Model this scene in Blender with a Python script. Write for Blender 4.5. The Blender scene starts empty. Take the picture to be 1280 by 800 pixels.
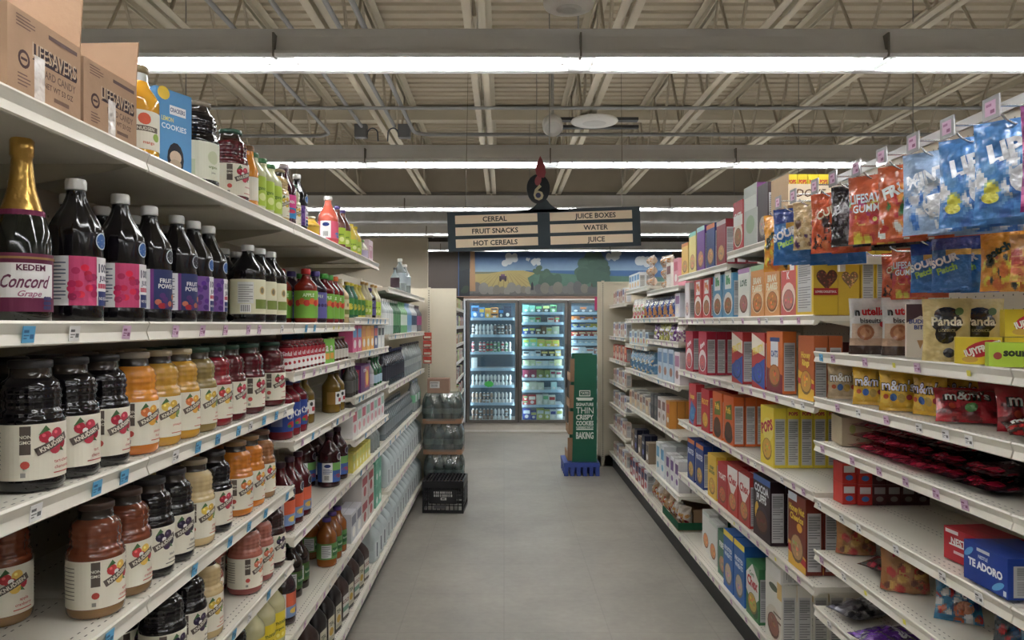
import bpy, math, random
from mathutils import Vector, Matrix, noise
random.seed(7)
PI = math.pi
S = bpy.context.scene
COL = S.collection
F = 925.0            # focal length in pixels of the 1280 wide frame
EYE = 1.78           # eye height

# ------------------------------------------------------------------ camera, world, exposure
cam_d = bpy.data.cameras.new('camera'); cam = bpy.data.objects.new('camera', cam_d); COL.objects.link(cam)
cam.location = (0, 0, EYE); cam.rotation_euler = (PI/2, 0, 0)
cam_d.sensor_width = 36.0; cam_d.lens = 36.0*F/1280.0
cam_d.shift_x = 10/1280.0; cam_d.shift_y = 5/1280.0
cam_d.clip_start = 0.05; cam_d.clip_end = 100
S.camera = cam
W = bpy.data.worlds.new('world'); S.world = W; W.use_nodes = True
W.node_tree.nodes['Background'].inputs[0].default_value = (0.8, 0.85, 0.9, 1)
W.node_tree.nodes['Background'].inputs[1].default_value = 0.3
S.view_settings.view_transform = 'Standard'; S.view_settings.look = 'None'
S.view_settings.gamma = 1.0; S.view_settings.exposure = 0.86
S.view_settings.use_curve_mapping = False
TUBE_STRENGTH = 17.0
ADDED_UP_STRENGTH = 6.5
CASE_STRENGTH = 14.0

# ------------------------------------------------------------------ helpers
def lin(c):
    out = []
    for v in c[:3]:
        v = v/255.0
        out.append(v/12.92 if v <= 0.04045 else ((v+0.055)/1.055)**2.4)
    return (out[0], out[1], out[2], 1.0)

def mat(name, rough=0.5, metal=0.0, coat=0.0, var=0.06, scale=30.0, bump=0.0, bscale=60.0, spec=0.5, color=None, bdist=0.004):
    m = bpy.data.materials.new(name); m.use_nodes = True
    nt = m.node_tree; N = nt.nodes; L = nt.links
    b = N['Principled BSDF']
    tc = N.new('ShaderNodeTexCoord')
    nz = N.new('ShaderNodeTexNoise'); nz.inputs['Scale'].default_value = scale; nz.inputs['Detail'].default_value = 4
    L.new(tc.outputs['Object'], nz.inputs['Vector'])
    mr = N.new('ShaderNodeMapRange'); mr.inputs[3].default_value = 1-var; mr.inputs[4].default_value = 1+var
    L.new(nz.outputs['Fac'], mr.inputs[0])
    mx = N.new('ShaderNodeMix'); mx.data_type = 'RGBA'; mx.blend_type = 'MULTIPLY'; mx.inputs[0].default_value = 1.0
    if color is None:
        at = N.new('ShaderNodeAttribute'); at.attribute_name = 'Col'
        L.new(at.outputs['Color'], mx.inputs[6])
    else:
        mx.inputs[6].default_value = lin(color)
    L.new(mr.outputs[0], mx.inputs[7])
    L.new(mx.outputs[2], b.inputs['Base Color'])
    b.inputs['Roughness'].default_value = rough; b.inputs['Metallic'].default_value = metal
    b.inputs['Coat Weight'].default_value = coat; b.inputs['Coat Roughness'].default_value = 0.08
    b.inputs['Specular IOR Level'].default_value = spec
    if bump:
        n2 = N.new('ShaderNodeTexNoise'); n2.inputs['Scale'].default_value = bscale
        L.new(tc.outputs['Object'], n2.inputs['Vector'])
        bp = N.new('ShaderNodeBump'); bp.inputs['Strength'].default_value = bump; bp.inputs['Distance'].default_value = bdist
        L.new(n2.outputs['Fac'], bp.inputs['Height']); L.new(bp.outputs[0], b.inputs['Normal'])
    return m

M = {}
M['card'] = mat('printed_card', 0.42, var=0.04, spec=0.4)
M['kraft'] = mat('corrugated_card', 0.8, var=0.07, scale=25, bump=0.15, bscale=90, spec=0.2)
M['paper'] = mat('label_paper', 0.55, var=0.03, spec=0.3)
M['film'] = mat('plastic_film', 0.20, coat=0.9, var=0.10, scale=26, bump=1.0, bscale=30, bdist=0.014)
M['glass'] = mat('juice_glass', 0.07, coat=0.6, var=0.10, scale=18)
M['pet'] = mat('bottle_plastic', 0.13, coat=0.4, var=0.08, scale=18, bump=0.08, bscale=30)
M['cap'] = mat('cap_plastic', 0.35, var=0.03)
M['jug'] = mat('milky_plastic', 0.35, var=0.04, bump=0.1, bscale=25)
M['foil'] = mat('metal_foil', 0.28, metal=0.9, var=0.10, scale=40, bump=0.6, bscale=55)
M['shelf'] = mat('powder_coated_steel', 0.38, var=0.05, scale=6, spec=0.5)
M['steel'] = mat('painted_steel', 0.5, var=0.06, scale=8)
M['joist'] = mat('painted_joist_steel', 0.6, var=0.10, scale=5)
M['deck'] = mat('roof_deck_paint', 0.65, var=0.08, scale=2.5)
M['galv'] = mat('galvanised_duct', 0.34, metal=0.75, var=0.22, scale=9, bump=0.2, bscale=14)
M['wire'] = mat('chromed_wire', 0.25, metal=0.9, var=0.04)
M['plastic'] = mat('moulded_plastic', 0.45, var=0.06)
M['wall'] = mat('wall_paint', 0.75, var=0.05, scale=3)
M['mural'] = mat('mural_paint', 0.7, var=0.10, scale=14)
M['sign'] = mat('sign_board', 0.55, var=0.05, scale=12)

def emis(name, col, s):
    m = bpy.data.materials.new(name); m.use_nodes = True; nt = m.node_tree
    b = nt.nodes['Principled BSDF']
    b.inputs['Base Color'].default_value = (0.8, 0.8, 0.8, 1)
    b.inputs['Emission Color'].default_value = col; b.inputs['Emission Strength'].default_value = s
    return m
M['tube'] = emis('fluorescent_tube', (0.985, 0.975, 0.965, 1), TUBE_STRENGTH)
M['added_up'] = emis('added_uplight_glow', (1.0, 0.97, 0.92, 1), ADDED_UP_STRENGTH)  # glow of the extra upward emitters that brighten the roof deck
M['led'] = emis('case_led', (0.80, 0.93, 1.0, 1), CASE_STRENGTH)

def seethrough(name, tint, gloss=0.12, clear=0.8, rough=0.03):
    m = bpy.data.materials.new(name); m.use_nodes = True; nt = m.node_tree; N = nt.nodes; L = nt.links
    out = N['Material Output']; N.remove(N['Principled BSDF'])
    tr = N.new('ShaderNodeBsdfTransparent'); tr.inputs[0].default_value = lin(tint)
    gl = N.new('ShaderNodeBsdfGlossy'); gl.inputs['Roughness'].default_value = rough
    df = N.new('ShaderNodeBsdfDiffuse'); df.inputs[0].default_value = lin(tint)
    lw = N.new('ShaderNodeLayerWeight'); lw.inputs[0].default_value = 0.35
    mp = N.new('ShaderNodeMapRange'); mp.inputs[3].default_value = gloss; mp.inputs[4].default_value = 0.8
    L.new(lw.outputs['Fresnel'], mp.inputs[0])
    m1 = N.new('ShaderNodeMixShader'); m1.inputs[0].default_value = clear
    L.new(df.outputs[0], m1.inputs[1]); L.new(tr.outputs[0], m1.inputs[2])
    m2 = N.new('ShaderNodeMixShader')
    L.new(mp.outputs[0], m2.inputs[0]); L.new(m1.outputs[0], m2.inputs[1]); L.new(gl.outputs[0], m2.inputs[2])
    L.new(m2.outputs[0], out.inputs[0])
    return m
M['pane'] = seethrough('door_glass', (235, 244, 246), 0.03, 0.99)
M['clear'] = seethrough('clear_bottle_plastic', (205, 218, 220), 0.10, 0.6)
M['shrink'] = seethrough('shrink_wrap', (225, 235, 235), 0.12, 0.9, 0.12)
M['tagholder'] = seethrough('clear_tag_holder', (225, 225, 228), 0.08, 0.4)

TEXTS = {}
def text_mesh(s, bold=0.0, shear=0.0):
    """2D outline of a word as (verts, faces), one unit tall capitals, centred."""
    k = (s, bold, shear)
    if k in TEXTS: return TEXTS[k]
    cu = bpy.data.curves.new('t', 'FONT'); cu.body = s; cu.size = 1.0; cu.offset = bold; cu.shear = shear
    cu.resolution_u = 2
    ob = bpy.data.objects.new('t', cu); COL.objects.link(ob)
    dg = bpy.context.evaluated_depsgraph_get()
    ev = ob.evaluated_get(dg); me = ev.to_mesh()
    vs = [(v.co.x, v.co.y) for v in me.vertices]; fs = [tuple(p.vertices) for p in me.polygons]
    ev.to_mesh_clear(); bpy.data.objects.remove(ob); bpy.data.curves.remove(cu)
    x0 = min(v[0] for v in vs); x1 = max(v[0] for v in vs); y0 = 0.0; y1 = 0.70
    vs = [((x-(x0+x1)/2)/0.70, (y-(y0+y1)/2)/0.70) for x, y in vs]
    TEXTS[k] = (vs, fs, (x1-x0)/0.70)
    return TEXTS[k]

class MB:
    """collects coloured faces; build() makes one mesh object"""
    def __init__(s): s.v = []; s.f = []; s.c = []; s.m = []; s.sm = []; s.mats = []
    def mi(s, m):
        if m not in s.mats: s.mats.append(m)
        return s.mats.index(m)
    def face(s, pts, col, m, smooth=False):
        i = len(s.v); s.v += [tuple(p) for p in pts]; s.f.append(tuple(range(i, i+len(pts)))); s.c.append(col); s.m.append(s.mi(m)); s.sm.append(smooth)
    def grid(s, rows, col, m, closed=False, smooth=True, flip=False):
        """rows: list of lists of points; col: colour or fn(i,j)"""
        i0 = len(s.v); n = len(rows[0])
        for r in rows: s.v += [tuple(p) for p in r]
        k = s.mi(m)
        for i in range(len(rows)-1):
            for j in range(n if closed else n-1):
                a = i0+i*n+j; b = i0+i*n+(j+1) % n; c = i0+(i+1)*n+(j+1) % n; d = i0+(i+1)*n+j
                s.f.append((a, d, c, b) if flip else (a, b, c, d)); s.c.append(col(i, j) if callable(col) else col); s.m.append(k); s.sm.append(smooth)
    def box(s, x0, x1, y0, y1, z0, z1, col, m):
        i = len(s.v); s.v += [(x0,y0,z0),(x1,y0,z0),(x1,y1,z0),(x0,y1,z0),(x0,y0,z1),(x1,y0,z1),(x1,y1,z1),(x0,y1,z1)]
        k = s.mi(m)
        for q in ((0,3,2,1),(4,5,6,7),(0,1,5,4),(1,2,6,5),(2,3,7,6),(3,0,4,7)):
            s.f.append(tuple(i+t for t in q)); s.c.append(col); s.m.append(k); s.sm.append(False)
    def obox(s, P, U, V, Wv, col, m):
        """box from corner P along three vectors"""
        P, U, V, Wv = Vector(P), Vector(U), Vector(V), Vector(Wv)
        i = len(s.v)
        s.v += [tuple(q) for q in (P, P+U, P+U+V, P+V, P+Wv, P+U+Wv, P+U+V+Wv, P+V+Wv)]
        k = s.mi(m)
        for q in ((0,3,2,1),(4,5,6,7),(0,1,5,4),(1,2,6,5),(2,3,7,6),(3,0,4,7)):
            s.f.append(tuple(i+t for t in q)); s.c.append(col); s.m.append(k); s.sm.append(False)
    def extrude_y(s, prof, y0, y1, col, m, caps=True):
        """closed (x,z) profile run along y"""
        i = len(s.v); n = len(prof)
        s.v += [(x, y0, z) for x, z in prof]+[(x, y1, z) for x, z in prof]; k = s.mi(m)
        for j in range(n):
            s.f.append((i+j, i+(j+1) % n, i+n+(j+1) % n, i+n+j)); s.c.append(col); s.m.append(k); s.sm.append(False)
        if caps:
            s.f.append(tuple(i+j for j in range(n))[::-1]); s.c.append(col); s.m.append(k); s.sm.append(False)
            s.f.append(tuple(i+n+j for j in range(n))); s.c.append(col); s.m.append(k); s.sm.append(False)
    def lathe(s, prof, m, n=28, sx=1.0, sy=1.0, relief=None, caps=True, ox=0.0, oy=0.0):
        """prof: [(r, z, col)]; the colour belongs to the band above the point"""
        rows = []
        for r, z, c in prof:
            row = []
            for j in range(n):
                a = 2*PI*j/n; rr = r+(relief(a, z) if relief else 0)
                row.append((ox+rr*math.cos(a)*sx, oy+rr*math.sin(a)*sy, z))
            rows.append(row)
        s.grid(rows, lambda i, j: prof[i][2], m, closed=True)
        if caps:
            s.face(rows[0][::-1], prof[0][2], m); s.face(rows[-1], prof[-1][2], m)
    def tube(s, pts, r, col, m, n=8):
        pts = [Vector(p) for p in pts]; rows = []
        for i, p in enumerate(pts):
            d = (pts[min(i+1, len(pts)-1)]-pts[max(i-1, 0)]).normalized()
            a = d.orthogonal().normalized() if i == 0 else (a-d*a.dot(d)).normalized()
            b = d.cross(a)
            rows.append([p+(a*math.cos(2*PI*j/n)+b*math.sin(2*PI*j/n))*r for j in range(n)])
        s.grid(rows, col, m, closed=True)
        s.face(rows[0][::-1], col, m); s.face(rows[-1], col, m)
    def mesh(s, name):
        me = bpy.data.meshes.new(name)
        me.from_pydata(s.v, [], s.f)
        for m in s.mats: me.materials.append(M[m])
        me.polygons.foreach_set('material_index', s.m); me.polygons.foreach_set('use_smooth', s.sm)
        at = me.color_attributes.new('Col', 'FLOAT_COLOR', 'CORNER')
        buf = []
        cache = {}
        for f, c in zip(s.f, s.c):
            if c not in cache:
                g = 0.30*c[0]+0.59*c[1]+0.11*c[2]; cache[c] = lin(tuple(v+(g-v)*0.14 for v in c))
            buf.extend(cache[c]*len(f))
        at.data.foreach_set('color', buf)
        me.update()
        return me
    def build(s, name, parent=None, kind=None):
        o = bpy.data.objects.new(name, s.mesh(name)); COL.objects.link(o)
        if parent is not None: o.parent = parent
        if kind: o['kind'] = kind
        return o

class Paint:
    """flat printing on a surface: map(u, v, layer) -> point"""
    def __init__(s, mb, fn, m, seg=0.012): s.mb = mb; s.fn = fn; s.m = m; s.k = 1; s.seg = seg
    def rect(s, u0, v0, u1, v1, col, m=None):
        s.k += 1
        n = max(1, int(abs(u1-u0)/s.seg)); w = 1 if s.seg > 1 else max(1, int(abs(v1-v0)/s.seg/1.5))
        rows = [[s.fn(u0+(u1-u0)*j/n, v0+(v1-v0)*i/w, s.k) for j in range(n+1)] for i in range(w+1)]
        s.mb.grid(rows, col, m or s.m, smooth=False)
    def bar(s, cu, cv, w, h, col, rot=0.0, n=12):
        s.k += 1; c, q = math.cos(rot), math.sin(rot)
        s.mb.grid([[s.fn(cu+(-w/2+w*j/n)*c-t*q, cv+(-w/2+w*j/n)*q+t*c, s.k) for j in range(n+1)] for t in (-h/2, h/2)], col, s.m, smooth=False)
    def poly(s, pts, col):
        s.k += 1; s.mb.face([s.fn(u, v, s.k) for u, v in pts], col, s.m)
    def ell(s, cu, cv, ru, rv, col, n=14, rot=0.0, rings=2):
        s.k += 1
        cr, sr = math.cos(rot), math.sin(rot)
        def P(t, a):
            x, y = ru*t*math.cos(a), rv*t*math.sin(a)
            return s.fn(cu+x*cr-y*sr, cv+x*sr+y*cr, s.k)
        s.mb.grid([[P(max(0.02, i/rings), -2*PI*j/n) for j in range(n)] for i in range(rings+1)], col, s.m, closed=True, smooth=False, flip=True)
    def text(s, t, cu, cv, h, col, maxw=None, bold=0.02, shear=0.0, rot=0.0):
        s.k += 1
        vs, fs, w = text_mesh(t, bold, shear)
        sx = h
        if maxw and w*h > maxw: sx = maxw/w
        cr, sr = math.cos(rot), math.sin(rot)
        pts = [s.fn(cu+x*sx*cr-y*h*sr, cv+x*sx*sr+y*h*cr, s.k) for x, y in vs]
        i = len(s.mb.v); s.mb.v += [tuple(p) for p in pts]; k = s.mb.mi(s.m)
        for f in fs:
            s.mb.f.append(tuple(i+j for j in f)); s.mb.c.append(col); s.mb.m.append(k); s.mb.sm.append(False)

EPS = 0.00006
def plane(O, U, V, Nn):
    O, U, V, Nn = Vector(O), Vector(U), Vector(V), Vector(Nn)
    return lambda u, v, k: O+U*u+V*v+Nn*(EPS*k)
def cyl(r, z0, sx=1.0, sy=1.0):
    # u measured along the arc, u=0 faces local -Y
    def f(u, v, k):
        a = -PI/2+u/r; rr = r+0.0006+0.00015*min(k, 9)+0.00005*k
        return (rr*math.cos(a)*sx, rr*math.sin(a)*sy, z0+v)
    return f

def new(name, me, parent=None):
    o = bpy.data.objects.new(name, me); COL.objects.link(o)
    if parent is not None: o.parent = parent
    return o
def empty(name, loc=(0, 0, 0), rz=0.0):
    o = bpy.data.objects.new(name, None); COL.objects.link(o); o.location = loc; o.rotation_euler = (0, 0, rz); o.empty_display_size = 0.05
    return o
def tag(o, label, cat, group=None, kind=None):
    o['label'] = label; o['category'] = cat
    if group: o['group'] = group
    if kind: o['kind'] = kind
    return o
# a template is (root name, category, root mesh, [(part name, mesh)])
def place(tpl, x, y, z, rz, label, group=None, rx=0.0, ry=0.0, sc=1.0):
    name, cat, root, parts = tpl
    o = new(name, root); o.location = (x, y, z); o.rotation_mode = 'ZYX' if False else 'XYZ'
    o.rotation_euler = (rx, ry, rz); o.scale = (sc, sc, sc)
    for pn, me in parts: new(pn, me, o)
    o['label'] = label; o['category'] = cat
    if group: o['group'] = group
    return o
ORD = ['first','second','third','fourth','fifth','sixth','seventh','eighth','ninth','tenth','eleventh','twelfth','thirteenth','fourteenth','fifteenth','sixteenth','seventeenth','eighteenth','nineteenth','twentieth',
 'twenty-first','twenty-second','twenty-third','twenty-fourth','twenty-fifth','twenty-sixth','twenty-seventh','twenty-eighth','twenty-ninth','thirtieth']

CREAM = (224, 218, 203); WHITE = (240, 240, 238); BLACK = (18, 18, 20)

# ------------------------------------------------------------------ room shell
def floor_mat():
    m = bpy.data.materials.new('floor_concrete'); m.use_nodes = True; nt = m.node_tree; N = nt.nodes; L = nt.links
    b = N['Principled BSDF']; tc = N.new('ShaderNodeTexCoord')
    n1 = N.new('ShaderNodeTexNoise'); n1.inputs['Scale'].default_value = 1.3; n1.inputs['Detail'].default_value = 6; n1.inputs['Roughness'].default_value = 0.65
    n2 = N.new('ShaderNodeTexNoise'); n2.inputs['Scale'].default_value = 22; n2.inputs['Detail'].default_value = 5
    L.new(tc.outputs['Object'], n1.inputs['Vector']); L.new(tc.outputs['Object'], n2.inputs['Vector'])
    cr = N.new('ShaderNodeValToRGB'); cr.color_ramp.elements[0].position = 0.3; cr.color_ramp.elements[0].color = lin((136, 132, 124))
    cr.color_ramp.elements[1].position = 0.75; cr.color_ramp.elements[1].color = lin((162, 157, 147))
    L.new(n1.outputs['Fac'], cr.inputs[0])
    br = N.new('ShaderNodeTexBrick'); br.offset = 0.0; br.inputs['Scale'].default_value = 1.0
    br.inputs['Color1'].default_value = (1, 1, 1, 1); br.inputs['Color2'].default_value = (0.95, 0.95, 0.95, 1); br.inputs['Mortar'].default_value = (0.88, 0.88, 0.88, 1)
    br.inputs['Mortar Size'].default_value = 0.004; br.inputs['Brick Width'].default_value = 0.61; br.inputs['Row Height'].default_value = 0.61
    L.new(tc.outputs['Object'], br.inputs['Vector'])
    mx = N.new('ShaderNodeMix'); mx.data_type = 'RGBA'; mx.blend_type = 'MULTIPLY'; mx.inputs[0].default_value = 1
    L.new(cr.outputs[0], mx.inputs[6]); L.new(br.outputs['Color'], mx.inputs[7])
    mr = N.new('ShaderNodeMapRange'); mr.inputs[3].default_value = 0.86; mr.inputs[4].default_value = 1.1
    L.new(n2.outputs['Fac'], mr.inputs[0])
    m2 = N.new('ShaderNodeMix'); m2.data_type = 'RGBA'; m2.blend_type = 'MULTIPLY'; m2.inputs[0].default_value = 1
    L.new(mx.outputs[2], m2.inputs[6]); L.new(mr.outputs[0], m2.inputs[7])
    L.new(m2.outputs[2], b.inputs['Base Color'])
    b.inputs['Roughness'].default_value = 0.42; b.inputs['Specular IOR Level'].default_value = 0.35
    return m
M['floorm'] = floor_mat()
mb = MB(); mb.box(-8, 9, -6, 13.2, -0.1, 0, WHITE, 'floorm'); mb.build('floor', kind='structure')
WALLC = (176, 165, 148)
mb = MB(); mb.box(-8, -7.9, -6, 13.2, 0, 4.6, WALLC, 'wall'); mb.build('wall_left', kind='structure')
mb = MB(); mb.box(8.9, 9, -6, 13.2, 0, 4.6, WALLC, 'wall'); mb.build('wall_right', kind='structure')
mb = MB(); mb.box(-8, 9, -6, -5.9, 0, 4.6, WALLC, 'wall'); mb.build('wall_front', kind='structure')
mb = MB(); mb.box(-8, 9, 12.95, 13.2, 0, 4.6, (72, 66, 62), 'wall'); mb.build('wall_back', kind='structure')
# bulkhead above the cold cases that carries the mural, and the beige return wall beside it
mb = MB(); mb.box(-1.45, 4.6, 12.14, 12.94, 2.2, 3.02, (74, 66, 62), 'wall'); mb.box(-1.45, -0.66, 12.14, 12.94, 0, 2.2, (74, 66, 62), 'wall')
mb.build('wall_bulkhead', kind='structure')
mb = MB(); mb.box(-7.9, -1.13, 10.9, 11.05, 0, 3.05, (196, 186, 166), 'wall'); mb.build('wall_partition', kind='structure')
# corrugated roof deck, ribs run across the aisle
mb = MB()
prof = []
y = -6.0
while y < 12.95:
    prof += [(y, 4.36), (y+0.09, 4.36), (y+0.105, 4.40), (y+0.135, 4.40)]; y += 0.15
mb.grid([[(x, yy, zz) for yy, zz in prof] for x in (-8, 9)], (181, 168, 143), 'deck', smooth=False, flip=True)
mb.box(-8, 9, -6, 13.2, 4.45, 4.6, (150, 140, 120), 'deck')
mb.build('ceiling', kind='structure')
JC = (193, 183, 160)
# open-web steel joists running with the aisle
JZ = 3.63; TZ = 4.34; SP = 0.925
jx = [-0.18+SP*k for k in range(-5, 8)]
offs = [-5, -4, -3, -2, -1, 0, 1, 2, 3, 4, 5, 6, 7]
for k, xj in enumerate(jx):
    mb = MB()
    for sgn in (-1, 1):
        mb.box(xj+sgn*0.018-(0.05 if sgn < 0 else 0), xj+sgn*0.018+(0.05 if sgn > 0 else 0), -5.8, 10.6, JZ, JZ+0.008, JC, 'joist')
        mb.box(xj+sgn*0.018-0.004, xj+sgn*0.018+0.004, -5.8, 10.6, JZ, JZ+0.05, JC, 'joist')
        mb.box(xj+sgn*0.018-(0.06 if sgn < 0 else 0), xj+sgn*0.018+(0.06 if sgn > 0 else 0), -5.8, 12.9, TZ, TZ+0.012, JC, 'joist')
        mb.box(xj+sgn*0.018-0.004, xj+sgn*0.018+0.004, -5.8, 12.9, TZ-0.05, TZ, JC, 'joist')
    yy = -5.6; up = True
    while yy < 10.4:
        z0, z1 = (JZ+0.02, TZ-0.02) if up else (TZ-0.02, JZ+0.02)
        mb.tube([(xj, yy, z0), (xj, yy+0.42, z1)], 0.013, (170, 158, 136), 'joist', 6); yy += 0.42; up = not up
    mb.tube([(xj, 10.55, JZ), (xj, 11.4, TZ)], 0.016, JC, 'joist', 6)
    tag(mb.build('ceiling_joist', kind='structure'), 'cream open-web steel roof joist', 'joist')
# cross girders
mb = MB(); mb.box(-8, 9, 8.7, 8.82, 4.18, 4.34, JC, 'joist'); mb.build('ceiling_girder', kind='structure')
mb = MB()
mb.box(-8, 9, 10.56, 10.68, 3.50, 3.66, (92, 86, 78), 'joist')
mb.box(-8, 9, 10.60, 10.64, 3.66, 4.34, (146, 134, 114), 'joist')
mb.build('ceiling_girder', kind='structure')

# ------------------------------------------------------------------ strip lights
LZ = 2.93
ROWS = [3.29+2.085*k for k in range(-3, 5)]
rowname = {0: 'long fluorescent strip light overhead, the row closest to the aisle mouth', 1: 'long fluorescent strip light, second row, crossing just behind the aisle sign top',
           2: 'long fluorescent strip light, third row, over the middle of the aisle beyond the sign', 3: 'long fluorescent strip light, fourth row, in front of the beige wall', 4: 'long fluorescent strip light, last row, directly above the painted mural'}
UL = 1.32
hm = MB()
X0, X1 = -6.62+0.32-0.0, 0
xa = 0.33-UL*5; xb = 0.33+UL*5
prof = [(-0.11, 0.0), (-0.118, 0.012), (-0.112, 0.028), (-0.095, 0.035), (-0.075, 0.10), (-0.070, 0.135), (-0.064, 0.135), (-0.064, 0.10), (0.064, 0.10), (0.064, 0.135), (0.070, 0.135), (0.075, 0.10), (0.095, 0.035), (0.11, 0.0), (0.104, 0.0), (0.09, 0.03), (0.06, 0.055), (-0.06, 0.055), (-0.09, 0.03), (-0.104, 0.0)]
n = len(prof)
i0 = len(hm.v)
for a, z in prof: hm.v.append((xa, a, z))
for a, z in prof: hm.v.append((xb, a, z))
for j in range(n):
    hm.f.append((j, (j+1) % n, n+(j+1) % n, n+j)); inside = 13 <= j <= 18
    hm.c.append((236, 238, 238) if inside else (222, 224, 230)); hm.m.append(hm.mi('steel')); hm.sm.append(False)
hm.f.append(tuple(range(n))); hm.c.append((150, 150, 150)); hm.m.append(0); hm.sm.append(False)
hm.f.append(tuple(range(n, 2*n))[::-1]); hm.c.append((150, 150, 150)); hm.m.append(0); hm.sm.append(False)
k = 0
xx = xa
while xx <= xb+0.01:   # joints between the housings
    hm.box(xx-0.004, xx+0.004, -0.119, -0.07, 0.0, 0.101, (120, 118, 116), 'steel')
    xx += UL
lam = MB()             # louvre blades
xx = xa+0.06
while xx < xb:
    lam.box(xx, xx+0.002, -0.085, 0.085, 0.004, 0.026, (225, 228, 230), 'steel'); xx += 0.10
for yq in (-0.087, 0.085): lam.box(xa+0.05, xb-0.05, yq, yq+0.002, 0.004, 0.026, (225, 228, 230), 'steel')
housing, louvre = hm.mesh('housing'), lam.mesh('louvre')
tm = MB()
tm.tube([(-0.585, 0, 0), (0.585, 0, 0)], 0.013, WHITE, 'tube', 8)
tm.box(-0.60, -0.585, -0.012, 0.012, -0.012, 0.012, (200, 200, 200), 'steel'); tm.box(0.585, 0.60, -0.012, 0.012, -0.012, 0.012, (200, 200, 200), 'steel')
tubem = tm.mesh('lamp_tube')
tm = MB(); tm.tube([(-0.585, 0, 0), (0.585, 0, 0)], 0.013, WHITE, 'added_up', 8); upm = tm.mesh('added_uplight')
hg = MB(); hg.tube([(0, 0, 0.10), (0, 0, 4.362-LZ)], 0.004, (120, 118, 112), 'steel', 5); rodm = hg.mesh('hanger_rod')
for r, yr in enumerate(ROWS):
    e = empty('strip_light', (0, yr, LZ))
    tag(e, rowname.get(r-3, 'long fluorescent strip light behind the viewpoint, row number %s' % ORD[r]), 'light', 'fluorescent strip light rows')
    new('housing', housing, e); new('louvre', louvre, e)
    for hx in [xa+UL*q for q in range(1, 10, 2)]:
        t = new('hanger_rod', rodm, e); t.location = (hx, 0, 0)
    for q in range(10):
        for dy in (-0.045, 0.045):
            t = new('lamp_tube', tubem, e); t.location = (xa+UL*(q+0.5), dy, 0.032)
        t = new('added_uplight', upm, e); t.location = (xa+UL*(q+0.5), 0, 0.119)  # added emitter hidden on top of the housing to lift the ceiling light
# ------------------------------------------------------------------ gondola shelving
XL, XR = -0.84, 1.307            # front edge of the price rails
DEPTH = 0.45
LB = [0.535+1.2203*k for k in range(7)]      # bay limits along the juice side
RB = [-0.53+1.22*k for k in range(9)]        # along the cereal side: -.53 .69 1.91 3.13 4.35 5.57 6.79 8.01 9.23
TAGC = {'blue': (96, 178, 226), 'pink': (214, 178, 206), 'white': (236, 234, 232), 'yellow': (232, 222, 70)}
tag_cache = {}
def price_tag(c):
    if c in tag_cache: return tag_cache[c]
    mb = MB(); w, h = (0.034, 0.030) if c != 'yellow' else (0.016, 0.016)
    mb.box(-0.0012, 0, -w/2, w/2, -h/2, h/2, TAGC[c], 'paper')
    P = Paint(mb, plane((-0.0012, w/2, 0), (0, -1, 0), (0, 0, 1), (-1, 0, 0)), 'paper', seg=9)
    ink = (58, 110, 160) if c == 'blue' else (150, 90, 130) if c == 'pink' else (110, 110, 110)
    if c == 'yellow':
        tag_cache[c] = mb.mesh('price_tag'); return tag_cache[c]
    P.rect(0.003, 0.003, 0.017, 0.008, ink); P.rect(0.020, -0.008, 0.031, 0.000, ink); P.rect(0.003, -0.003, 0.018, -0.001, ink); P.rect(0.003, -0.008, 0.012, -0.006, ink)
    tag_cache[c] = mb.mesh('price_tag'); return tag_cache[c]

def shelf_mesh(length, base=False, holes=True, depth=DEPTH):
    """front edge at x=0, shelf runs to +x, along y from 0"""
    mb = MB()
    prof = [(0.0, 0.001), (0.003, 0.006), (0.008, 0.004), (0.010, 0.0), (depth, 0.0), (depth, -0.022), (0.03, -0.022), (0.022, -0.036), (0.006, -0.040), (0.002, -0.037), (0.008, -0.018), (0.002, -0.003)]
    mb.extrude_y(prof, 0.003, length-0.003, CREAM, 'shelf')
    for y0 in (0.004, length-0.008):      # side flange and cantilever bracket
        mb.face([(0.03, y0, -0.02), (depth, y0, -0.02), (depth, y0, -0.085), (depth-0.12, y0, -0.075), (0.10, y0, -0.036)], (205, 198, 180), 'shelf')
        mb.face([(0.03, y0+0.004, -0.02), (0.10, y0+0.004, -0.036), (depth-0.12, y0+0.004, -0.075), (depth, y0+0.004, -0.085), (depth, y0+0.004, -0.02)], (205, 198, 180), 'shelf')
    mb.box(0.06, depth-0.05, length*0.5-0.02, length*0.5+0.02, -0.030, -0.022, (205, 198, 180), 'shelf')
    if holes:
        for r, x in enumerate((0.030, 0.052, 0.20, 0.222, 0.37)):
            y = 0.03+(0.0125 if r % 2 else 0)
            while y < length-0.03:
                mb.face([(x, y, 0.0003), (x+0.0035, y, 0.0003), (x+0.0035, y+0.010, 0.0003), (x, y+0.010, 0.0003)], (84, 78, 68), 'shelf'); y += 0.0254
    return mb.mesh('shelf')
shelf_cache = {}
TAGMIX = random.Random(3)
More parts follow.
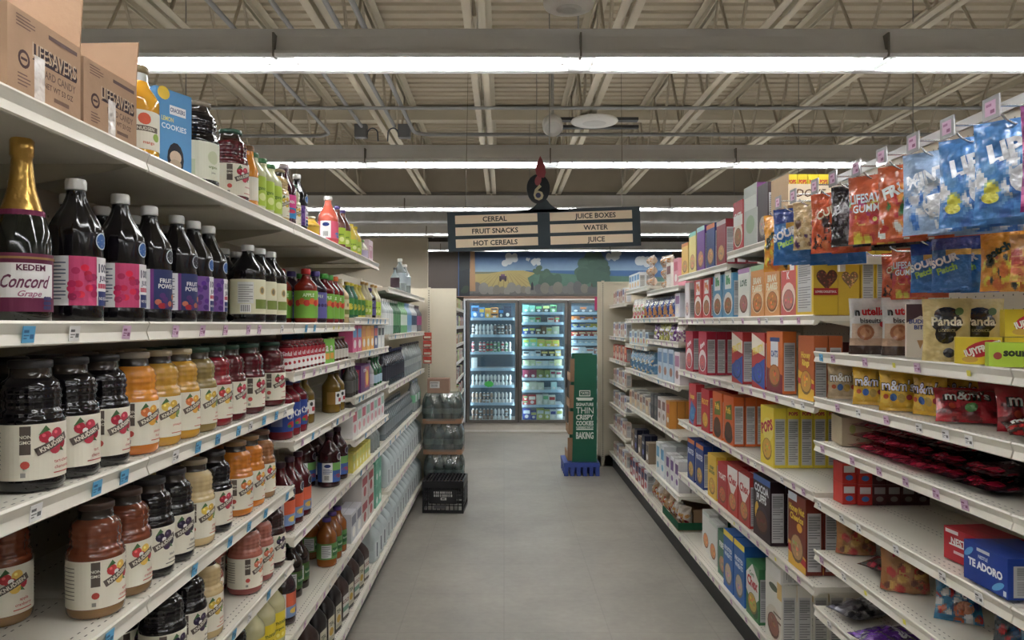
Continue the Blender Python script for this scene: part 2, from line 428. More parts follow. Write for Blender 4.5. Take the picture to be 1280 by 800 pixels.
def bay(side, y0, y1, shelves, top, label, group, panel=True, base=True, kick=0.0, panel_z0=0.0, Xf=None):
    """shelves: list of (z, tag colours, [partial length start, end] or None)"""
    s = -1 if side == 'L' else 1
    Xf = Xf if Xf is not None else (XL if s < 0 else XR)
    e = empty('shelving_bay', (Xf, y0, 0))
    e.scale = (1, 1, 1)
    tag(e, label, 'shelving', group)
    L = y1-y0
    if panel:
        mb = MB()
        xa, xb_ = s*DEPTH, s*(DEPTH+0.02)
        mb.box(min(xa, xb_), max(xa, xb_), 0.0, L, panel_z0, top, (182, 174, 155), 'shelf')
        yy = 0.03; 
        for zz in [panel_z0+0.1+0.0508*q for q in range(int((top-panel_z0-0.12)/0.0508))]:
            for q in range(int(L/0.0508)):
                yq = 0.03+q*0.0508
                if yq > L-0.02: break
                if s < 0: mb.face([(xa+0.0004, yq, zz), (xa+0.0004, yq+0.006, zz), (xa+0.0004, yq+0.006, zz+0.006), (xa+0.0004, yq, zz+0.006)], (70, 64, 56), 'shelf')
                else: mb.face([(xa-0.0004, yq, zz), (xa-0.0004, yq, zz+0.006), (xa-0.0004, yq+0.006, zz+0.006), (xa-0.0004, yq+0.006, zz)], (70, 64, 56), 'shelf')
        mb.build('back_panel', e)
    mb = MB()
    xu = s*(DEPTH-0.012)
    mb.box(min(xu, xu+s*0.04), max(xu, xu+s*0.04), 0.001, 0.025, 0.0, top+0.01, (208, 200, 180), 'shelf')
    z = 0.1
    while z < top-0.02:
        for dx in (-0.006, ):
            xx = xu-s*0.0005
            pts = [(xx, 0.010, z), (xx, 0.016, z), (xx, 0.016, z+0.014), (xx, 0.010, z+0.014)]
            mb.face(pts if s < 0 else pts[::-1], (40, 36, 32), 'shelf')
        z += 0.0254
    mb.build('upright', e)
    for it in shelves:
        z, tags = it[0], it[1]
        a, b = (it[2] if len(it) > 2 and it[2] else (0, L))
        key = (round(b-a, 3), z < 0.3)
        if key not in shelf_cache: shelf_cache[key] = shelf_mesh(b-a, z < 0.3)
        so = new('shelf', shelf_cache[key], e)
        if s > 0: so.location = (0, a, z)
        else: so.location = (0, b, z); so.rotation_euler = (0, 0, PI)
        # price tags stand on the rail
        y = 0.10+TAGMIX.random()*0.1
        while y < (b-a)-0.06:
            c = TAGMIX.choice(tags) if tags else None
            if c:
                t = new('price_tag', price_tag(c), so); t.location = (0.0015, y, -0.0185); t.rotation_euler = (TAGMIX.uniform(-.06, .06), -0.12, 0)
            y += TAGMIX.choice((0.11, 0.14, 0.17, 0.2, 0.26))
    if base:
        mb = MB(); xk = s*0.05
        mb.box(min(xk, xk+s*0.02), max(xk, xk+s*0.02), 0, L, 0, (0.15 if s > 0 else 0.12), (30, 29, 30) if s > 0 else (60, 56, 50), 'steel')
        mb.build('kick_plate', e)
    return e
BL, PK = ['blue', 'blue', 'blue', 'white'], ['pink', 'pink', 'white']
MX = ['pink', 'white', 'blue', 'white', 'pink']
LT = 2.20
GL, GR = 'shelving bays along the juice side', 'shelving bays along the cereal side'
bay('L', LB[0], LB[1], [(2.18, []), (1.78, PK+['blue']), (1.46, BL), (1.13, BL), (0.83, BL), (0.53, BL), (0.15, BL)], LT, 'cream steel juice shelving bay with the cardboard cartons on its top', GL)
bay('L', LB[1], LB[2], [(2.18, []), (1.78, PK), (1.46, BL), (1.13, BL), (0.83, BL), (0.53, BL), (0.15, BL)], LT, 'cream steel juice shelving bay carrying the orange and gold juice bottles', GL)
bay('L', LB[2], LB[3], [(2.18, []), (1.78, ['white', 'white', 'blue', 'yellow']), (1.585, PK), (1.305, PK+['blue']), (0.92, PK), (0.53, PK), (0.15, PK)], LT, 'cream steel shelving bay with the red apple juice jugs at eye level', GL)
bay('L', LB[3], LB[4], [(2.18, [], (0, 0.80)), (1.815, ['blue', 'white', 'blue']), (1.615, MX), (1.36, MX), (1.12, ['blue', 'white']), (0.92, MX), (0.53, PK), (0.15, PK)], LT, 'cream steel shelving bay where the topmost juice shelf ends', GL)
bay('L', LB[4], LB[5], [(2.05, []), (1.70, MX), (1.31, MX), (0.92, MX), (0.55, PK), (0.15, PK)], 2.18, 'cream steel water shelving bay, the one before the last', GL)
bay('L', LB[5], LB[6], [(2.05, []), (1.70, MX), (1.31, MX), (0.92, MX), (0.55, PK), (0.15, PK)], 2.18, 'cream steel water shelving bay at the far end beside the green bottle packs', GL)
# cereal side
ct = ['pink', 'pink', 'white']
bay('R', RB[1], RB[2], [(1.66, PK+['blue']), (1.47, PK+PK+['yellow']), (1.285, PK), (1.045, PK), (0.825, PK), (0.59, PK), (0.2, PK)], 2.2, 'cream steel candy shelving bay with the blue biscuit carton, close to the viewer', GR)
bay('R', RB[2], RB[3], [(1.66, ['pink', 'blue', 'blue', 'pink', 'yellow']), (1.47, PK+PK+['yellow']), (1.285, PK), (1.045, ['white', 'white', 'pink']), (0.825, PK+PK+['yellow']), (0.59, PK), (0.2, PK)], 2.2, 'cream steel candy shelving bay with the hanging bags above', GR)
bay('R', RB[3], RB[4], [(2.195, []), (1.815, ct), (1.44, ct), (1.065, ct), (0.665, ct+['yellow']), (0.20, ct)], 2.25, 'cream steel cereal shelving bay right after the candy', GR)
bay('R', RB[4], RB[5], [(2.135, []), (1.815, ct), (1.44, ct), (1.065, ct), (0.665, ct), (0.20, ct)], 2.25, 'cream steel cereal shelving bay, second after the candy', GR)
bay('R', RB[5], RB[6], [(2.07, []), (1.83, MX), (1.64, MX), (1.31, MX), (0.93, ct), (0.48, ct), (0.20, ct)], 2.25, 'cream steel shelving bay with boxed bars and snack pouches', GR)
bay('R', RB[6], RB[7], [(2.13, []), (1.83, MX), (1.57, MX), (1.31, MX), (0.93, ct), (0.48, ct), (0.20, ct)], 2.25, 'cream steel shelving bay, the one before the last', GR)
bay('R', RB[7], RB[8], [(2.01, []), (1.63, MX), (1.36, MX), (1.09, MX), (0.81, ct), (0.53, ct), (0.20, ct)], 2.25, 'cream steel shelving bay at the far end, beside the slotted end panel', GR)

def end_panel(name, x0, x1, y, top, label, slot):
    mb = MB(); C = (216, 206, 182)
    mb.box(x0, x1, y, y+0.03, 0.0, top, C, 'shelf')
    sx = slot
    mb.box(sx-0.018, sx+0.018, y-0.022, y, 0, top+0.01, (212, 203, 180), 'shelf')
    z = 0.12
    while z < top-0.03:
        mb.face([(sx-0.004, y-0.0225, z), (sx+0.004, y-0.0225, z), (sx+0.004, y-0.0225, z+0.014), (sx-0.004, y-0.0225, z+0.014)], (60, 54, 48), 'shelf'); z += 0.0254
    mb.box(x0, x1, y, y+0.45, 0.0, 0.14, (205, 196, 176), 'shelf')
    o = mb.build(name); tag(o, label, 'end panel'); return o
end_panel('end_cap_unit', 1.17, 2.35, 9.26, 2.31, 'cream end-of-aisle panel with a slotted post, beyond the cereal shelves', 1.235)
end_panel('end_cap_unit', -1.9, -0.51, 7.90, 2.16, 'cream end-of-aisle panel behind the stacked green bottle packs', -0.80)
# red hanging seed packets strip on the left end panel
mb = MB()
for q in range(4):
    z0 = 1.36+q*0.085
    mb.box(-0.86, -0.77, 7.868, 7.876, z0, z0+0.075, (206, 74, 60), 'film'); mb.box(-0.85, -0.78, 7.866, 7.868, z0+0.012, z0+0.034, (240, 225, 205), 'film')
tag(mb.build('clip_strip'), 'red and white packet strip clipped to the end panel', 'packet strip')

# shelving beyond the cross aisle mouth, behind the left end panel
FL = 'shelving bay behind the end-of-aisle panel, facing the cold cases walkway'
bay('L', 9.45, 10.67, [(2.0, []), (1.75, MX), (1.5, MX), (1.25, MX), (1.0, MX), (0.75, MX), (0.5, MX), (0.27, MX)], 2.1, 'narrow sliver of cream shelving just past the end-of-aisle panel', None, Xf=-0.64)
bay('L', 10.67, 11.89, [(2.0, []), (1.75, MX), (1.5, MX), (1.25, MX), (1.0, MX), (0.75, MX), (0.5, MX), (0.27, MX)], 2.1, 'narrow sliver of cream shelving touching the first cold case door', None, Xf=-0.64)

# ------------------------------------------------------------------ aisle sign
SD = 5.0
def sg(px, py): return ((px-630)*SD/F, EYE-(py-405)*SD/F)
e = empty('aisle_sign', (0.27, SD, 2.42))
tag(e, 'dark green hanging aisle sign lettered CEREAL and JUICE with flower number 6', 'sign')
NAVY = (38, 56, 66)
sw, sh = 1.30, 0.265
tilt = 0.033
mb = MB(); mb.box(-sw/2, sw/2, -0.012, 0.012, -sh/2, sh/2, NAVY, 'sign')
pts = [(-0.16, sh/2-0.002)]
for q in range(7):
    t = q/6; pts.append((-0.13+0.105*t, sh/2+0.065*t**2.6+0.0))
pts += [(-x, z) for x, z in pts[::-1]]
pts = [(-0.16, sh/2-0.02)]+pts+[(0.16, sh/2-0.02)]
for yy, fl in ((-0.012, False), (0.012, True)):
    P = [(x, yy, z) for x, z in pts]; mb.face(P[::-1] if not fl else P, NAVY, 'sign')
bd = mb.build('board', e); bd.rotation_euler = (0, -tilt, 0)
TANP = (246, 224, 192)
words6 = [('CEREAL', -1, 0), ('FRUIT SNACKS', -1, 1), ('HOT CEREALS', -1, 2), ('JUICE BOXES', 1, 0), ('WATER', 1, 1), ('JUICE', 1, 2)]
for t, sd, r in words6:
    mb = MB(); cx = sd*0.318; cz = sh/2-0.052-r*0.080; w2, h2 = 0.277, 0.028
    if sd < 0: cx -= 0.002; 
    mb.box(cx-w2, cx+w2, -0.017, -0.012, cz-h2, cz+h2, TANP, 'sign')
    P = Paint(mb, plane((cx, -0.017, cz), (1, 0, 0), (0, 0, 1), (0, -1, 0)), 'sign', seg=9); P.k = 3
    wd = text_mesh(t, 0.0)[2]*0.031
    P.text(t, 0.03 if sd > 0 else -0.01, 0.0, 0.033, (40, 32, 32), bold=0.02)
    # letter spacing is imitated by a slight stretch
    o = mb.build('name_strip', e); o.rotation_euler = (0, -tilt, 0); o['label'] = 'tan strip reading %s' % t
mb = MB()
P = Paint(mb, plane((0, -0.016, 0), (1, 0, 0), (0, 0, 1), (0, -1, 0)), 'sign', seg=9)
def disc(mb, cx, cz, rx, rz, y0, y1, col, n=28, pw=1.0):
    a = [(cx+rx*math.cos(2*PI*j/n), cz+rz*math.sin(2*PI*j/n)) for j in range(n)]
    solid(mb, a, y0, y1, col)
def solid(mb, a, y0, y1, col, m='sign'):
    mb.face([(x, y0, z) for x, z in a], col, m); mb.face([(x, y1, z) for x, z in a][::-1], col, m)
    for j in range(len(a)):
        (x0, z0), (x1, z1) = a[j], a[(j+1) % len(a)]
        mb.face([(x0, y0, z0), (x0, y1, z0), (x1, y1, z1), (x1, y0, z1)], col, m)
bud = [(-0.012, 0.0)]
for j in range(25):
    a = -PI/2+0.25+(2*PI-0.5)*j/24
    bud.append((0.078*math.cos(a)*(1-0.10*math.sin(a)), 0.103+0.098*math.sin(a)))
cz0 = sh/2+0.045
bx = -0.03
solid(mb, [(x+bx+0.0, z+cz0) for x, z in [(0.078*math.cos(2*PI*j/28), 0.098*math.sin(2*PI*j/28)*(1.05 if math.sin(2*PI*j/28) < 0 else 0.95)+0.10) for j in range(28)]], -0.014, 0.014, (30, 40, 52))
RED = (178, 74, 88)
solid(mb, [(bx+0.02+x, cz0+0.18+z) for x, z in [(0.0, 0.135), (-0.02, 0.095), (-0.036, 0.045), (-0.03, 0.01), (-0.012, -0.01), (0.022, -0.012), (0.034, 0.02), (0.030, 0.06), (0.014, 0.105)]], -0.02, -0.0145, RED)
P.k = 60
P.poly([(bx+0.02+x, cz0+0.18+z) for x, z in [(0.0, 0.09), (-0.012, 0.03), (-0.004, -0.01), (0.008, -0.01), (0.010, 0.03)]], (30, 40, 52))
P.ell(bx+0.0, cz0+0.150, 0.022, 0.035, (186, 92, 104), rot=-0.25)
P.text('6', bx+0.0, cz0+0.070, 0.100, (224, 214, 176), bold=0.025)
P.ell(bx-0.002, cz0+0.05, 0.018, 0.018, (60, 62, 110))
o = mb.build('flower_emblem', e); o.rotation_euler = (0, -tilt, 0); o['label'] = 'dark bud with pink petals and a large number 6'
mb = MB()
for sx in (-0.53, 0.53):
    mb.tube([(sx, 0, sh/2+sx*tilt-0.003), (sx+(0.02 if sx < 0 else -0.01), 0, JZ-2.42)], 0.0016, (150, 148, 142), 'wire', 5)
mb.build('hanging_wire', e)

# ------------------------------------------------------------------ cold cases
CD = 12.1
e = empty('freezer_case', (0, CD, 0)); tag(e, 'row of glass-door cold cases full of packed food under the mural', 'freezer')
dx = [-0.615, 0.235, 1.045, 1.855]
FR = (120, 116, 112)
mb = MB()
Z0, Z1 = 0.165, 2.17
mb.box(-0.66, 1.9, 0.0, 0.85, 0.0, 0.165, (206, 200, 190), 'steel')
mb.box(-0.66, 1.9, -0.01, 0.0, 0.02, 0.05, (232, 230, 226), 'steel')
mb.box(-0.66, 1.9, 0.0, 0.04, Z1, 2.225, (142, 112, 96), 'steel')
mb.box(-0.66, 1.9, -0.005, 0.0, 2.165, 2.19, (205, 205, 203), 'steel')
mb.box(-0.66, 1.9, 0.84, 0.86, 0, 2.22, (84, 104, 120), 'steel'); mb.box(-0.66, 1.9, 0.04, 0.86, 2.19, 2.22, (225, 232, 236), 'steel')
for x in (-0.66, 1.88): mb.box(x, x+0.02, 0.0, 0.86, 0.1, 2.2, (210, 216, 220), 'steel')
mb.build('cabinet', e)
for x in dx:
    mb = MB(); mb.box(x-0.02, x+0.02, 0.0, 0.06, Z0, Z1, (70, 68, 68), 'steel'); mb.build('mullion', e)
for x in dx:
    mb = MB()
    for s_ in (-1, 1):
        if (x == dx[0] and s_ < 0) or (x == dx[-1] and s_ > 0): continue
        mb.box(x+s_*0.030-0.008, x+s_*0.030+0.008, 0.065, 0.08, Z0+0.08, Z1-0.06, WHITE, 'led')
    mb.build('light_strip', e)
mb = MB()
for i in range(3): mb.box(dx[i]+0.08, dx[i+1]-0.08, 0.065, 0.085, Z1-0.035, Z1-0.015, WHITE, 'led')  # added glow bars inside the case tops, there to brighten the contents
mb.build('added_top_lamp', e)
doors = []
for i in range(3):
    x0, x1 = dx[i]+0.008, dx[i+1]-0.008
    mb = MB()
    for (a, b, c, d) in ((x0, x0+0.045, Z0, Z1), (x1-0.045, x1, Z0, Z1), (x0+0.045, x1-0.045, Z0, Z0+0.05), (x0+0.045, x1-0.045, Z1-0.05, Z1)):
        mb.box(a, b, -0.035, -0.004, c, d, FR, 'galv')
    dr = mb.build('door', e)
    mb = MB(); mb.box(x0+0.045, x1-0.045, -0.022, -0.018, Z0+0.05, Z1-0.05, WHITE, 'pane'); mb.build('pane', dr)
    mb = MB(); hx = x1-0.022
    mb.tube([(hx, -0.035, 0.75), (hx, -0.07, 0.77), (hx, -0.07, 1.43), (hx, -0.035, 1.45)], 0.009, (60, 60, 62), 'steel', 8); mb.build('handle', dr)
mb = MB()
st = [(0.085*(1 if q % 2 else 0.78)*math.cos(PI*q/9), 0.055*(1 if q % 2 else 0.78)*math.sin(PI*q/9)) for q in range(18)]
solid(mb, [(x-0.615+0.37, z+0.80) for x, z in st], -0.0275, -0.0235, (70, 196, 84), 'paper')
tag(mb.build('price_burst'), 'green starburst sign stuck on the first cold case door', 'sign'); bpy.data.objects['price_burst'].location = (0, CD, 0)

def zc(py, d=CD+0.12): return EYE-(py-405)*d/F
rk = random.Random(11)
levels = [[398, 419, 440.6, 461, 482, 504, 526], [391, 403.6, 418.6, 434, 446, 458, 473, 488, 506.6, 526], [391, 400.6, 410, 421, 429.5, 443, 458, 473, 490, 508, 526]]
pal = [
 [[(70,140,210),(235,190,60),(225,150,70),(60,60,80),(60,70,90)], [(225,225,225),(110,90,85)], [(215,70,90),(110,170,120),(230,230,225)], [(225,228,228)], [(235,235,232)], [(180,150,130),(225,220,215)], [(160,130,115),(225,232,236)]],
 [[(120,190,170),(70,90,90),(110,190,120),(190,210,120)], [(165,215,205),(120,200,130),(220,225,220),(200,80,70)], [(60,90,160),(120,95,70),(205,225,190),(215,220,110)], [(140,215,190),(200,225,90),(235,200,90),(220,90,110)], [(200,220,230),(90,90,90),(235,210,120)], [(205,225,180),(215,225,230),(225,230,170)], [(160,60,90),(150,160,90),(190,210,190)], [(215,220,200),(190,225,225)], [(200,60,60),(215,215,200),(120,190,130)], [(50,70,160),(170,180,90),(210,220,225)]],
 [[(90,110,130),(220,120,60)], [(225,130,70),(70,110,190)], [(60,110,180),(200,180,60),(180,60,60)], [(200,50,50),(220,200,150)], [(170,195,215)], [(210,220,228),(200,120,110)], [(230,230,230)], [(200,90,80)], [(90,130,190)], [(210,210,150)], [(180,200,220)]]]
casebox = {}
def case_item(shape, w, d, h, col, c2):
    key = (shape, round(w, 3), round(h, 3), col, c2)
    if key in casebox: return casebox[key]
    mb = MB()
    if shape == 'box':
        mb.box(-w/2, w/2, 0, d, 0, h, col, 'card')
        P = Paint(mb, plane((0, 0, 0), (1, 0, 0), (0, 0, 1), (0, -1, 0)), 'card', seg=9)
        P.rect(-w*0.42, h*0.55, w*0.42, h*0.85, c2); P.ell(0, h*0.3, w*0.25, h*0.16, (235, 232, 225), n=10, rings=1)
    else:
        r = w*0.46
        mb.lathe([(r*0.85, 0, col), (r, h*0.08, col), (r, h*0.30, c2), (r, h*0.62, col), (r*0.95, h*0.72, col), (r*0.45, h*0.86, (235, 235, 235)), (r*0.45, h, (235, 235, 235))], 'pet', 10, oy=r)
    casebox[key] = mb.mesh('box'); return casebox[key]
SHN = ['topmost', 'second', 'third', 'fourth', 'fifth', 'sixth', 'seventh', 'eighth', 'ninth', 'tenth', 'eleventh']
DRN = ['first', 'second', 'third']
for i in range(3):
    x0, x1 = dx[i]+0.065, dx[i+1]-0.065
    for r, py in enumerate(levels[i]):
        z = zc(py+1.5)+0.02
        if r == len(levels[i])-1: z = Z0+0.035
        mb = MB(); 
        mb.box(x0, x1, 0.10, 0.75, z-0.02, z, (224, 230, 234), 'steel'); mb.box(x0, x1, 0.09, 0.10, z-0.032, z+0.012, (182, 214, 238), 'steel')
        if r < len(levels[i])-1: mb.build('shelf', e)
        ztop = Z1-0.06 if r == 0 else zc(levels[i][r-1]+1.5)-0.02
        gap = ztop-z
        if i == 2 and r > 5: continue
        x = x0+0.01; n = 0
        while x < x1-0.06:
            p = pal[i][r % len(pal[i])]
            col = p[int((x-x0)/(x1-x0)*len(p)) % len(p)]; c2 = rk.choice(p)
            shape = 'bottle' if (i == 0 and r in (1, 2, 4, 5, 6)) else 'box'
            w = rk.uniform(0.085, 0.13) if shape == 'box' else 0.058
            if x+w > x1: break
            if i == 0 and r == 3 and n > 0: break
            if rk.random() < 0.07: x += w; continue
            stack = 1
            h = min(gap*rk.uniform(0.72, 0.92), w*1.9)
            if shape == 'bottle': h = min(gap*0.42, 0.09); stack = 2
            elif gap > 0.2 and rk.random() < 0.35: h = gap*0.4; stack = 2
            for q in range(stack):
                o = new('boxed_food' if shape == 'box' else 'small_bottle', case_item(shape, w-0.004, 0.14, round(h, 2), col, c2))
                o.location = (x+w/2, CD+0.115+rk.uniform(0, 0.02), z+q*round(h, 2)+0.0005)
                tone = 'pale' if min(col) > 190 else ('dark' if max(col) < 125 else ('red' if col[0] == max(col) and col[1] < 120 else 'yellow' if col[2] < 125 and col[1] > 170 else 'green' if col[1] == max(col) else 'blue' if col[2] == max(col) else 'tan'))
                lab = '%s %s, %s along the %s shelf behind the %s cold case door%s' % (tone, 'food carton' if shape == 'box' else 'small bottle', ORD[n], SHN[r], DRN[i], '' if stack == 1 else (', lower' if q == 0 else ', upper'))
                tag(o, lab, 'carton' if shape == 'box' else 'bottle', 'packed food behind the cold case doors')
            n += 1; x += w+0.003
# ------------------------------------------------------------------ mural
mb = MB(); MXc, MZ = 0, 0
MY = CD+0.03
mb.box(-0.75, 2.75, MY-0.02, MY, 2.235, 3.01, (60, 90, 140), 'mural')
P = Paint(mb, plane((-0.185, MY-0.02, 2.235), (0.67, 0, 0), (0, 0, 1), (0, -1, 0)), 'mural', seg=9)
H = 0.775; n = 16
_q = lambda c: tuple(int(v*0.74+8) for v in c)
for _nm in ('rect', 'poly', 'ell'):
    def _mk(f):
        def g(*a, **k):
            a = [(_q(x) if isinstance(x, tuple) and len(x) == 3 and all(isinstance(y_, int) for y_ in x) else x) for x in a]; return f(*a, **k)
        return g
    setattr(P, _nm, _mk(getattr(P, _nm)))
for q in range(n):      # painted sky bands
    t = q/(n-1); a, b = (46, 84, 148), (142, 176, 200)
    c = tuple(round(b[k_]+(a[k_]-b[k_])*min(1, t*1.25)) for k_ in range(3))
    P.rect(-0.82, 0.36+(H-0.36)*q/n, 4.3, 0.36+(H-0.36)*(q+1)/n, c)
P.k += 1
P.rect(0.8, 0.32, 4.3, 0.42, (44, 96, 160))
P.rect(-0.6, 0.30, 1.2, 0.40, (110, 116, 96))
P.poly([(-0.6, 0.12), (1.5, 0.10), (1.3, 0.34), (0.75, 0.42), (0.35, 0.42), (-0.1, 0.37), (-0.6, 0.36)], (176, 158, 88))
for q in range(12):
    P.poly([(-0.55+q*0.16, 0.12), (-0.52+q*0.16, 0.12), (0.02+q*0.052, 0.375), (0.012+q*0.052, 0.375)], (150, 130, 72))
P.poly([(0.95, 0.12), (4.3, 0.12), (4.3, 0.31), (2.4, 0.34), (1.5, 0.38), (1.1, 0.40), (0.85, 0.30)], (72, 116, 96))
P.rect(0.16, 0.27, 0.34, 0.33, (70, 48, 78)); P.ell(0.19, 0.27, 0.03, 0.03, (50, 40, 50)); P.ell(0.31, 0.27, 0.03, 0.03, (50, 40, 50)); P.rect(0.2, 0.33, 0.3, 0.36, (110, 70, 110))
def blob(cx, cy, r, col, k=7, sd=1):
    R = random.Random(sd)
    for q in range(k): P.ell(cx+R.uniform(-r, r), cy+R.uniform(-r*0.5, r*0.5), r*R.uniform(.5, .8), r*R.uniform(.35, .55), col, n=12, rings=1)
blob(0.42, 0.60, 0.13, (206, 212, 214), sd=2); blob(0.86, 0.61, 0.04, (206, 212, 214), 4, 3); blob(1.06, 0.57, 0.08, (200, 208, 212), sd=4); blob(2.95, 0.68, 0.12, (200, 208, 212), sd=5); blob(3.7, 0.55, 0.14, (206, 212, 214), sd=6)
blob(1.12, 0.42, 0.10, (66, 96, 74), 6, 7); blob(1.42, 0.27, 0.19, (58, 92, 78), 10, 8); blob(1.3, 0.36, 0.08, (64, 100, 80), 5, 9)
P.rect(2.40, 0.15, 2.48, 0.4, (72, 62, 50))
for q, (a, b, r) in enumerate(((2.44, 0.62, 0.16), (2.3, 0.5, 0.17), (2.6, 0.5, 0.17), (2.44, 0.42, 0.24), (2.2, 0.36, 0.15), (2.68, 0.36, 0.15), (2.44, 0.3, 0.25))): blob(a, b, r, ((52, 88, 74), (60, 98, 80), (46, 80, 70))[q % 3], 6, 20+q)
P.rect(-0.56, 0.0, 4.3, 0.13, (96, 98, 96))
R = random.Random(5); x = -0.55
while x < 4.2:          # painted boulders
    r = R.uniform(0.07, 0.13)
    P.ell(x, r*0.98+R.uniform(0, .03), r, r*R.uniform(.7, .95), R.choice(((112, 112, 110), (134, 132, 128), (92, 94, 96), (122, 118, 108))), n=12, rings=1); x += r*1.45
P.rect(-0.82, 0.0, 4.3, 0.03, (84, 84, 80))
P.poly([(0.93, 0.10), (1.0, 0.10), (0.99, 0.20), (0.965, 0.24), (0.94, 0.2)], (40, 42, 60))
P.rect(-0.82, 0, -0.56, H, (40, 48, 56)); blob(-0.68, 0.1, 0.1, (54, 70, 56), 6, 33); blob(-0.68, 0.5, 0.1, (48, 56, 62), 6, 34)
P.poly([(-0.56, 0.08), (-0.42, 0.08), (-0.44, H), (-0.55, H)], (176, 130, 88))
tag(mb.build('mural'), 'painted mural of a farm field, sea and trees above the cold cases', 'mural')
mb = MB(); mb.box(-1.45, 4.6, CD-0.01, CD+0.04, 2.226, 2.2345, (150, 118, 100), 'steel'); mb.build('trim_1', kind='structure')

# ------------------------------------------------------------------ duct, pipes and ceiling devices
mb = MB(); DZ, DY, DR = 3.20, 10.3, 0.215
rows = []; x = -7.85
while x < 8.85:
    for dx_, r_ in ((0, DR), (0.02, DR+0.009), (0.04, DR)):
        rows.append([(x+dx_, DY+r_*math.cos(2*PI*j/24), DZ+r_*math.sin(2*PI*j/24)) for j in range(24)])
    x += 0.38
mb.grid(rows, (176, 178, 178), 'galv', closed=True)
tag(mb.build('air_duct'), 'round galvanised spiral air duct crossing above the cold cases', 'duct')
GP = (140, 140, 140)
def pipe(name, pts, r, label, cat='pipe', col=GP, group=None):
    mb = MB(); mb.tube(pts, r, col, 'steel', 8); tag(mb.build(name), label, cat, group)
pipe('conduit', [(-7.8, 6.05, 3.545), (8.8, 6.05, 3.545)], 0.014, 'thin grey conduit crossing the whole ceiling, in front of its neighbour', 'pipe')
arc = lambda cx, cy, r, a0, a1, z, n=6: [(cx+r*math.cos(a0+(a1-a0)*q/n), cy+r*math.sin(a0+(a1-a0)*q/n), z) for q in range(n+1)]
z = 3.585
pipe('conduit', [(-7.8, 7.1, z)]+arc(-1.80, 6.95, 0.15, PI/2, 0, z)+[(-1.65, 3.5, z), (-1.65, -5.5, z)], 0.016, 'grey conduit that bends from the juice side towards the viewer')
pipe('conduit', [(8.8, 7.05, z)]+arc(-0.70, 6.9, 0.15, PI/2, PI, z)+[(-0.85, 3.5, z), (-0.85, -5.5, z)], 0.018, 'grey conduit with a rounded bend over the aisle middle')
pipe('conduit', [(-1.30, 6.75, z), (-1.30, -5.5, z)], 0.016, 'straight grey conduit ending at the junction box nearer the juice side')
pipe('conduit', [(-0.95-0.05, 6.75, z), (-1.0, -5.5, z)], 0.016, 'straight grey conduit ending at the junction box over the aisle')
for bx_, lb in ((-1.27, 'grey metal junction box with a cable loop, nearer the juice side'), (-0.82-0.05, 'grey metal junction box with a cable loop, over the aisle')):
    e = empty('junction_box', (bx_-0.05, 6.80, 3.50)); tag(e, lb, 'junction box')
    mb = MB(); mb.box(-0.055, 0.055, 0, 0.08, 0, 0.12, (96, 98, 102), 'steel'); mb.box(-0.05, 0.05, -0.004, 0, 0.006, 0.114, (110, 112, 116), 'steel'); mb.build('housing', e)
    s_ = 1 if bx_ < -1.0 else -1
    mb = MB(); mb.tube([(s_*(0.055+0.05-0.05*math.cos(PI*q/8)), 0.04, 0.03+0.06*math.sin(PI*q/8)-(0.06 if q == 8 else 0)) for q in range(9)], 0.006, (60, 70, 84), 'steel', 6); mb.build('cable', e)
def round_device(name, x, y, z, r, label, cat, col=(226, 224, 220), thick=0.04, stem=0.5):
    e = empty(name, (x, y, z)); tag(e, label, cat)
    mb = MB(); mb.lathe([(r*0.72, 0, col), (r*0.95, thick*0.25, col), (r, thick*0.6, col), (r*0.96, thick, col)], 'plastic', 32); mb.build('housing', e)
    mb = MB(); mb.lathe([(r*0.30, -0.006, (205, 203, 200)), (r*0.5, -0.001, (205, 203, 200))], 'plastic', 24); mb.build('cover', e)
    mb = MB(); mb.tube([(0, 0, thick), (0, 0, stem)], 0.012, (150, 148, 142), 'steel', 6); mb.build('stem', e)
round_device('wireless_access_point', 0.265, 3.02, 3.065+0.0, 0.105, 'round white ceiling device cut by the top of the picture', 'ceiling device')
round_device('wireless_access_point', 0.80, 6.55, 3.555, 0.21, 'flat pale disc on a black bracket under the joists', 'ceiling device', thick=0.03, stem=0.045)
mb = MB(); mb.box(0.45, 1.2, 6.60, 6.68, 3.60, 3.625, (58, 58, 60), 'steel'); mb.box(0.45, 1.25, 6.86, 6.92, 3.60, 3.625, (58, 58, 60), 'steel'); tag(mb.build('mounting_bracket'), 'black perforated bracket holding the pale disc', 'bracket')
e = empty('security_camera', (0.42, 6.4, 3.50)); tag(e, 'white round security camera beside the pale ceiling disc', 'camera')
mb = MB(); mb.lathe([(0.03, -0.10, (200, 200, 198)), (0.07, -0.085, (214, 212, 208)), (0.088, -0.04, (224, 222, 218)), (0.088, 0.03, (224, 222, 218)), (0.07, 0.06, (90, 88, 86)), (0.06, 0.09, (90, 88, 86))], 'plastic', 28); b_ = mb.build('dome', e); b_.rotation_euler = (-0.9, 0, 0)
mb = MB(); mb.tube([(0, 0.03, 0.02), (0, 0.06, 0.84)], 0.015, (150, 148, 142), 'steel', 6); mb.build('stem', e)
# ================================================================== PRODUCTS
R0 = random.Random(21)
PLACED = []
def put(tpl, desc, phrase, x, y, z, rz=0.0, cat=None, **kw):
    o = place(tpl, x, y, z+0.0008, rz, '', **kw)
    if cat: o['category'] = cat
    PLACED.append((o, desc, phrase, y, abs(x), z))
    return o
def LD(px, xe=0.86): return xe*F/(630-px)
def RD(px, xe=1.33): return xe*F/(px-630)
rad = math.radians
def ease(t): t = min(1, max(0, t)); return t*t*(3-2*t)
CR = (232, 226, 206); INK = (60, 54, 52)

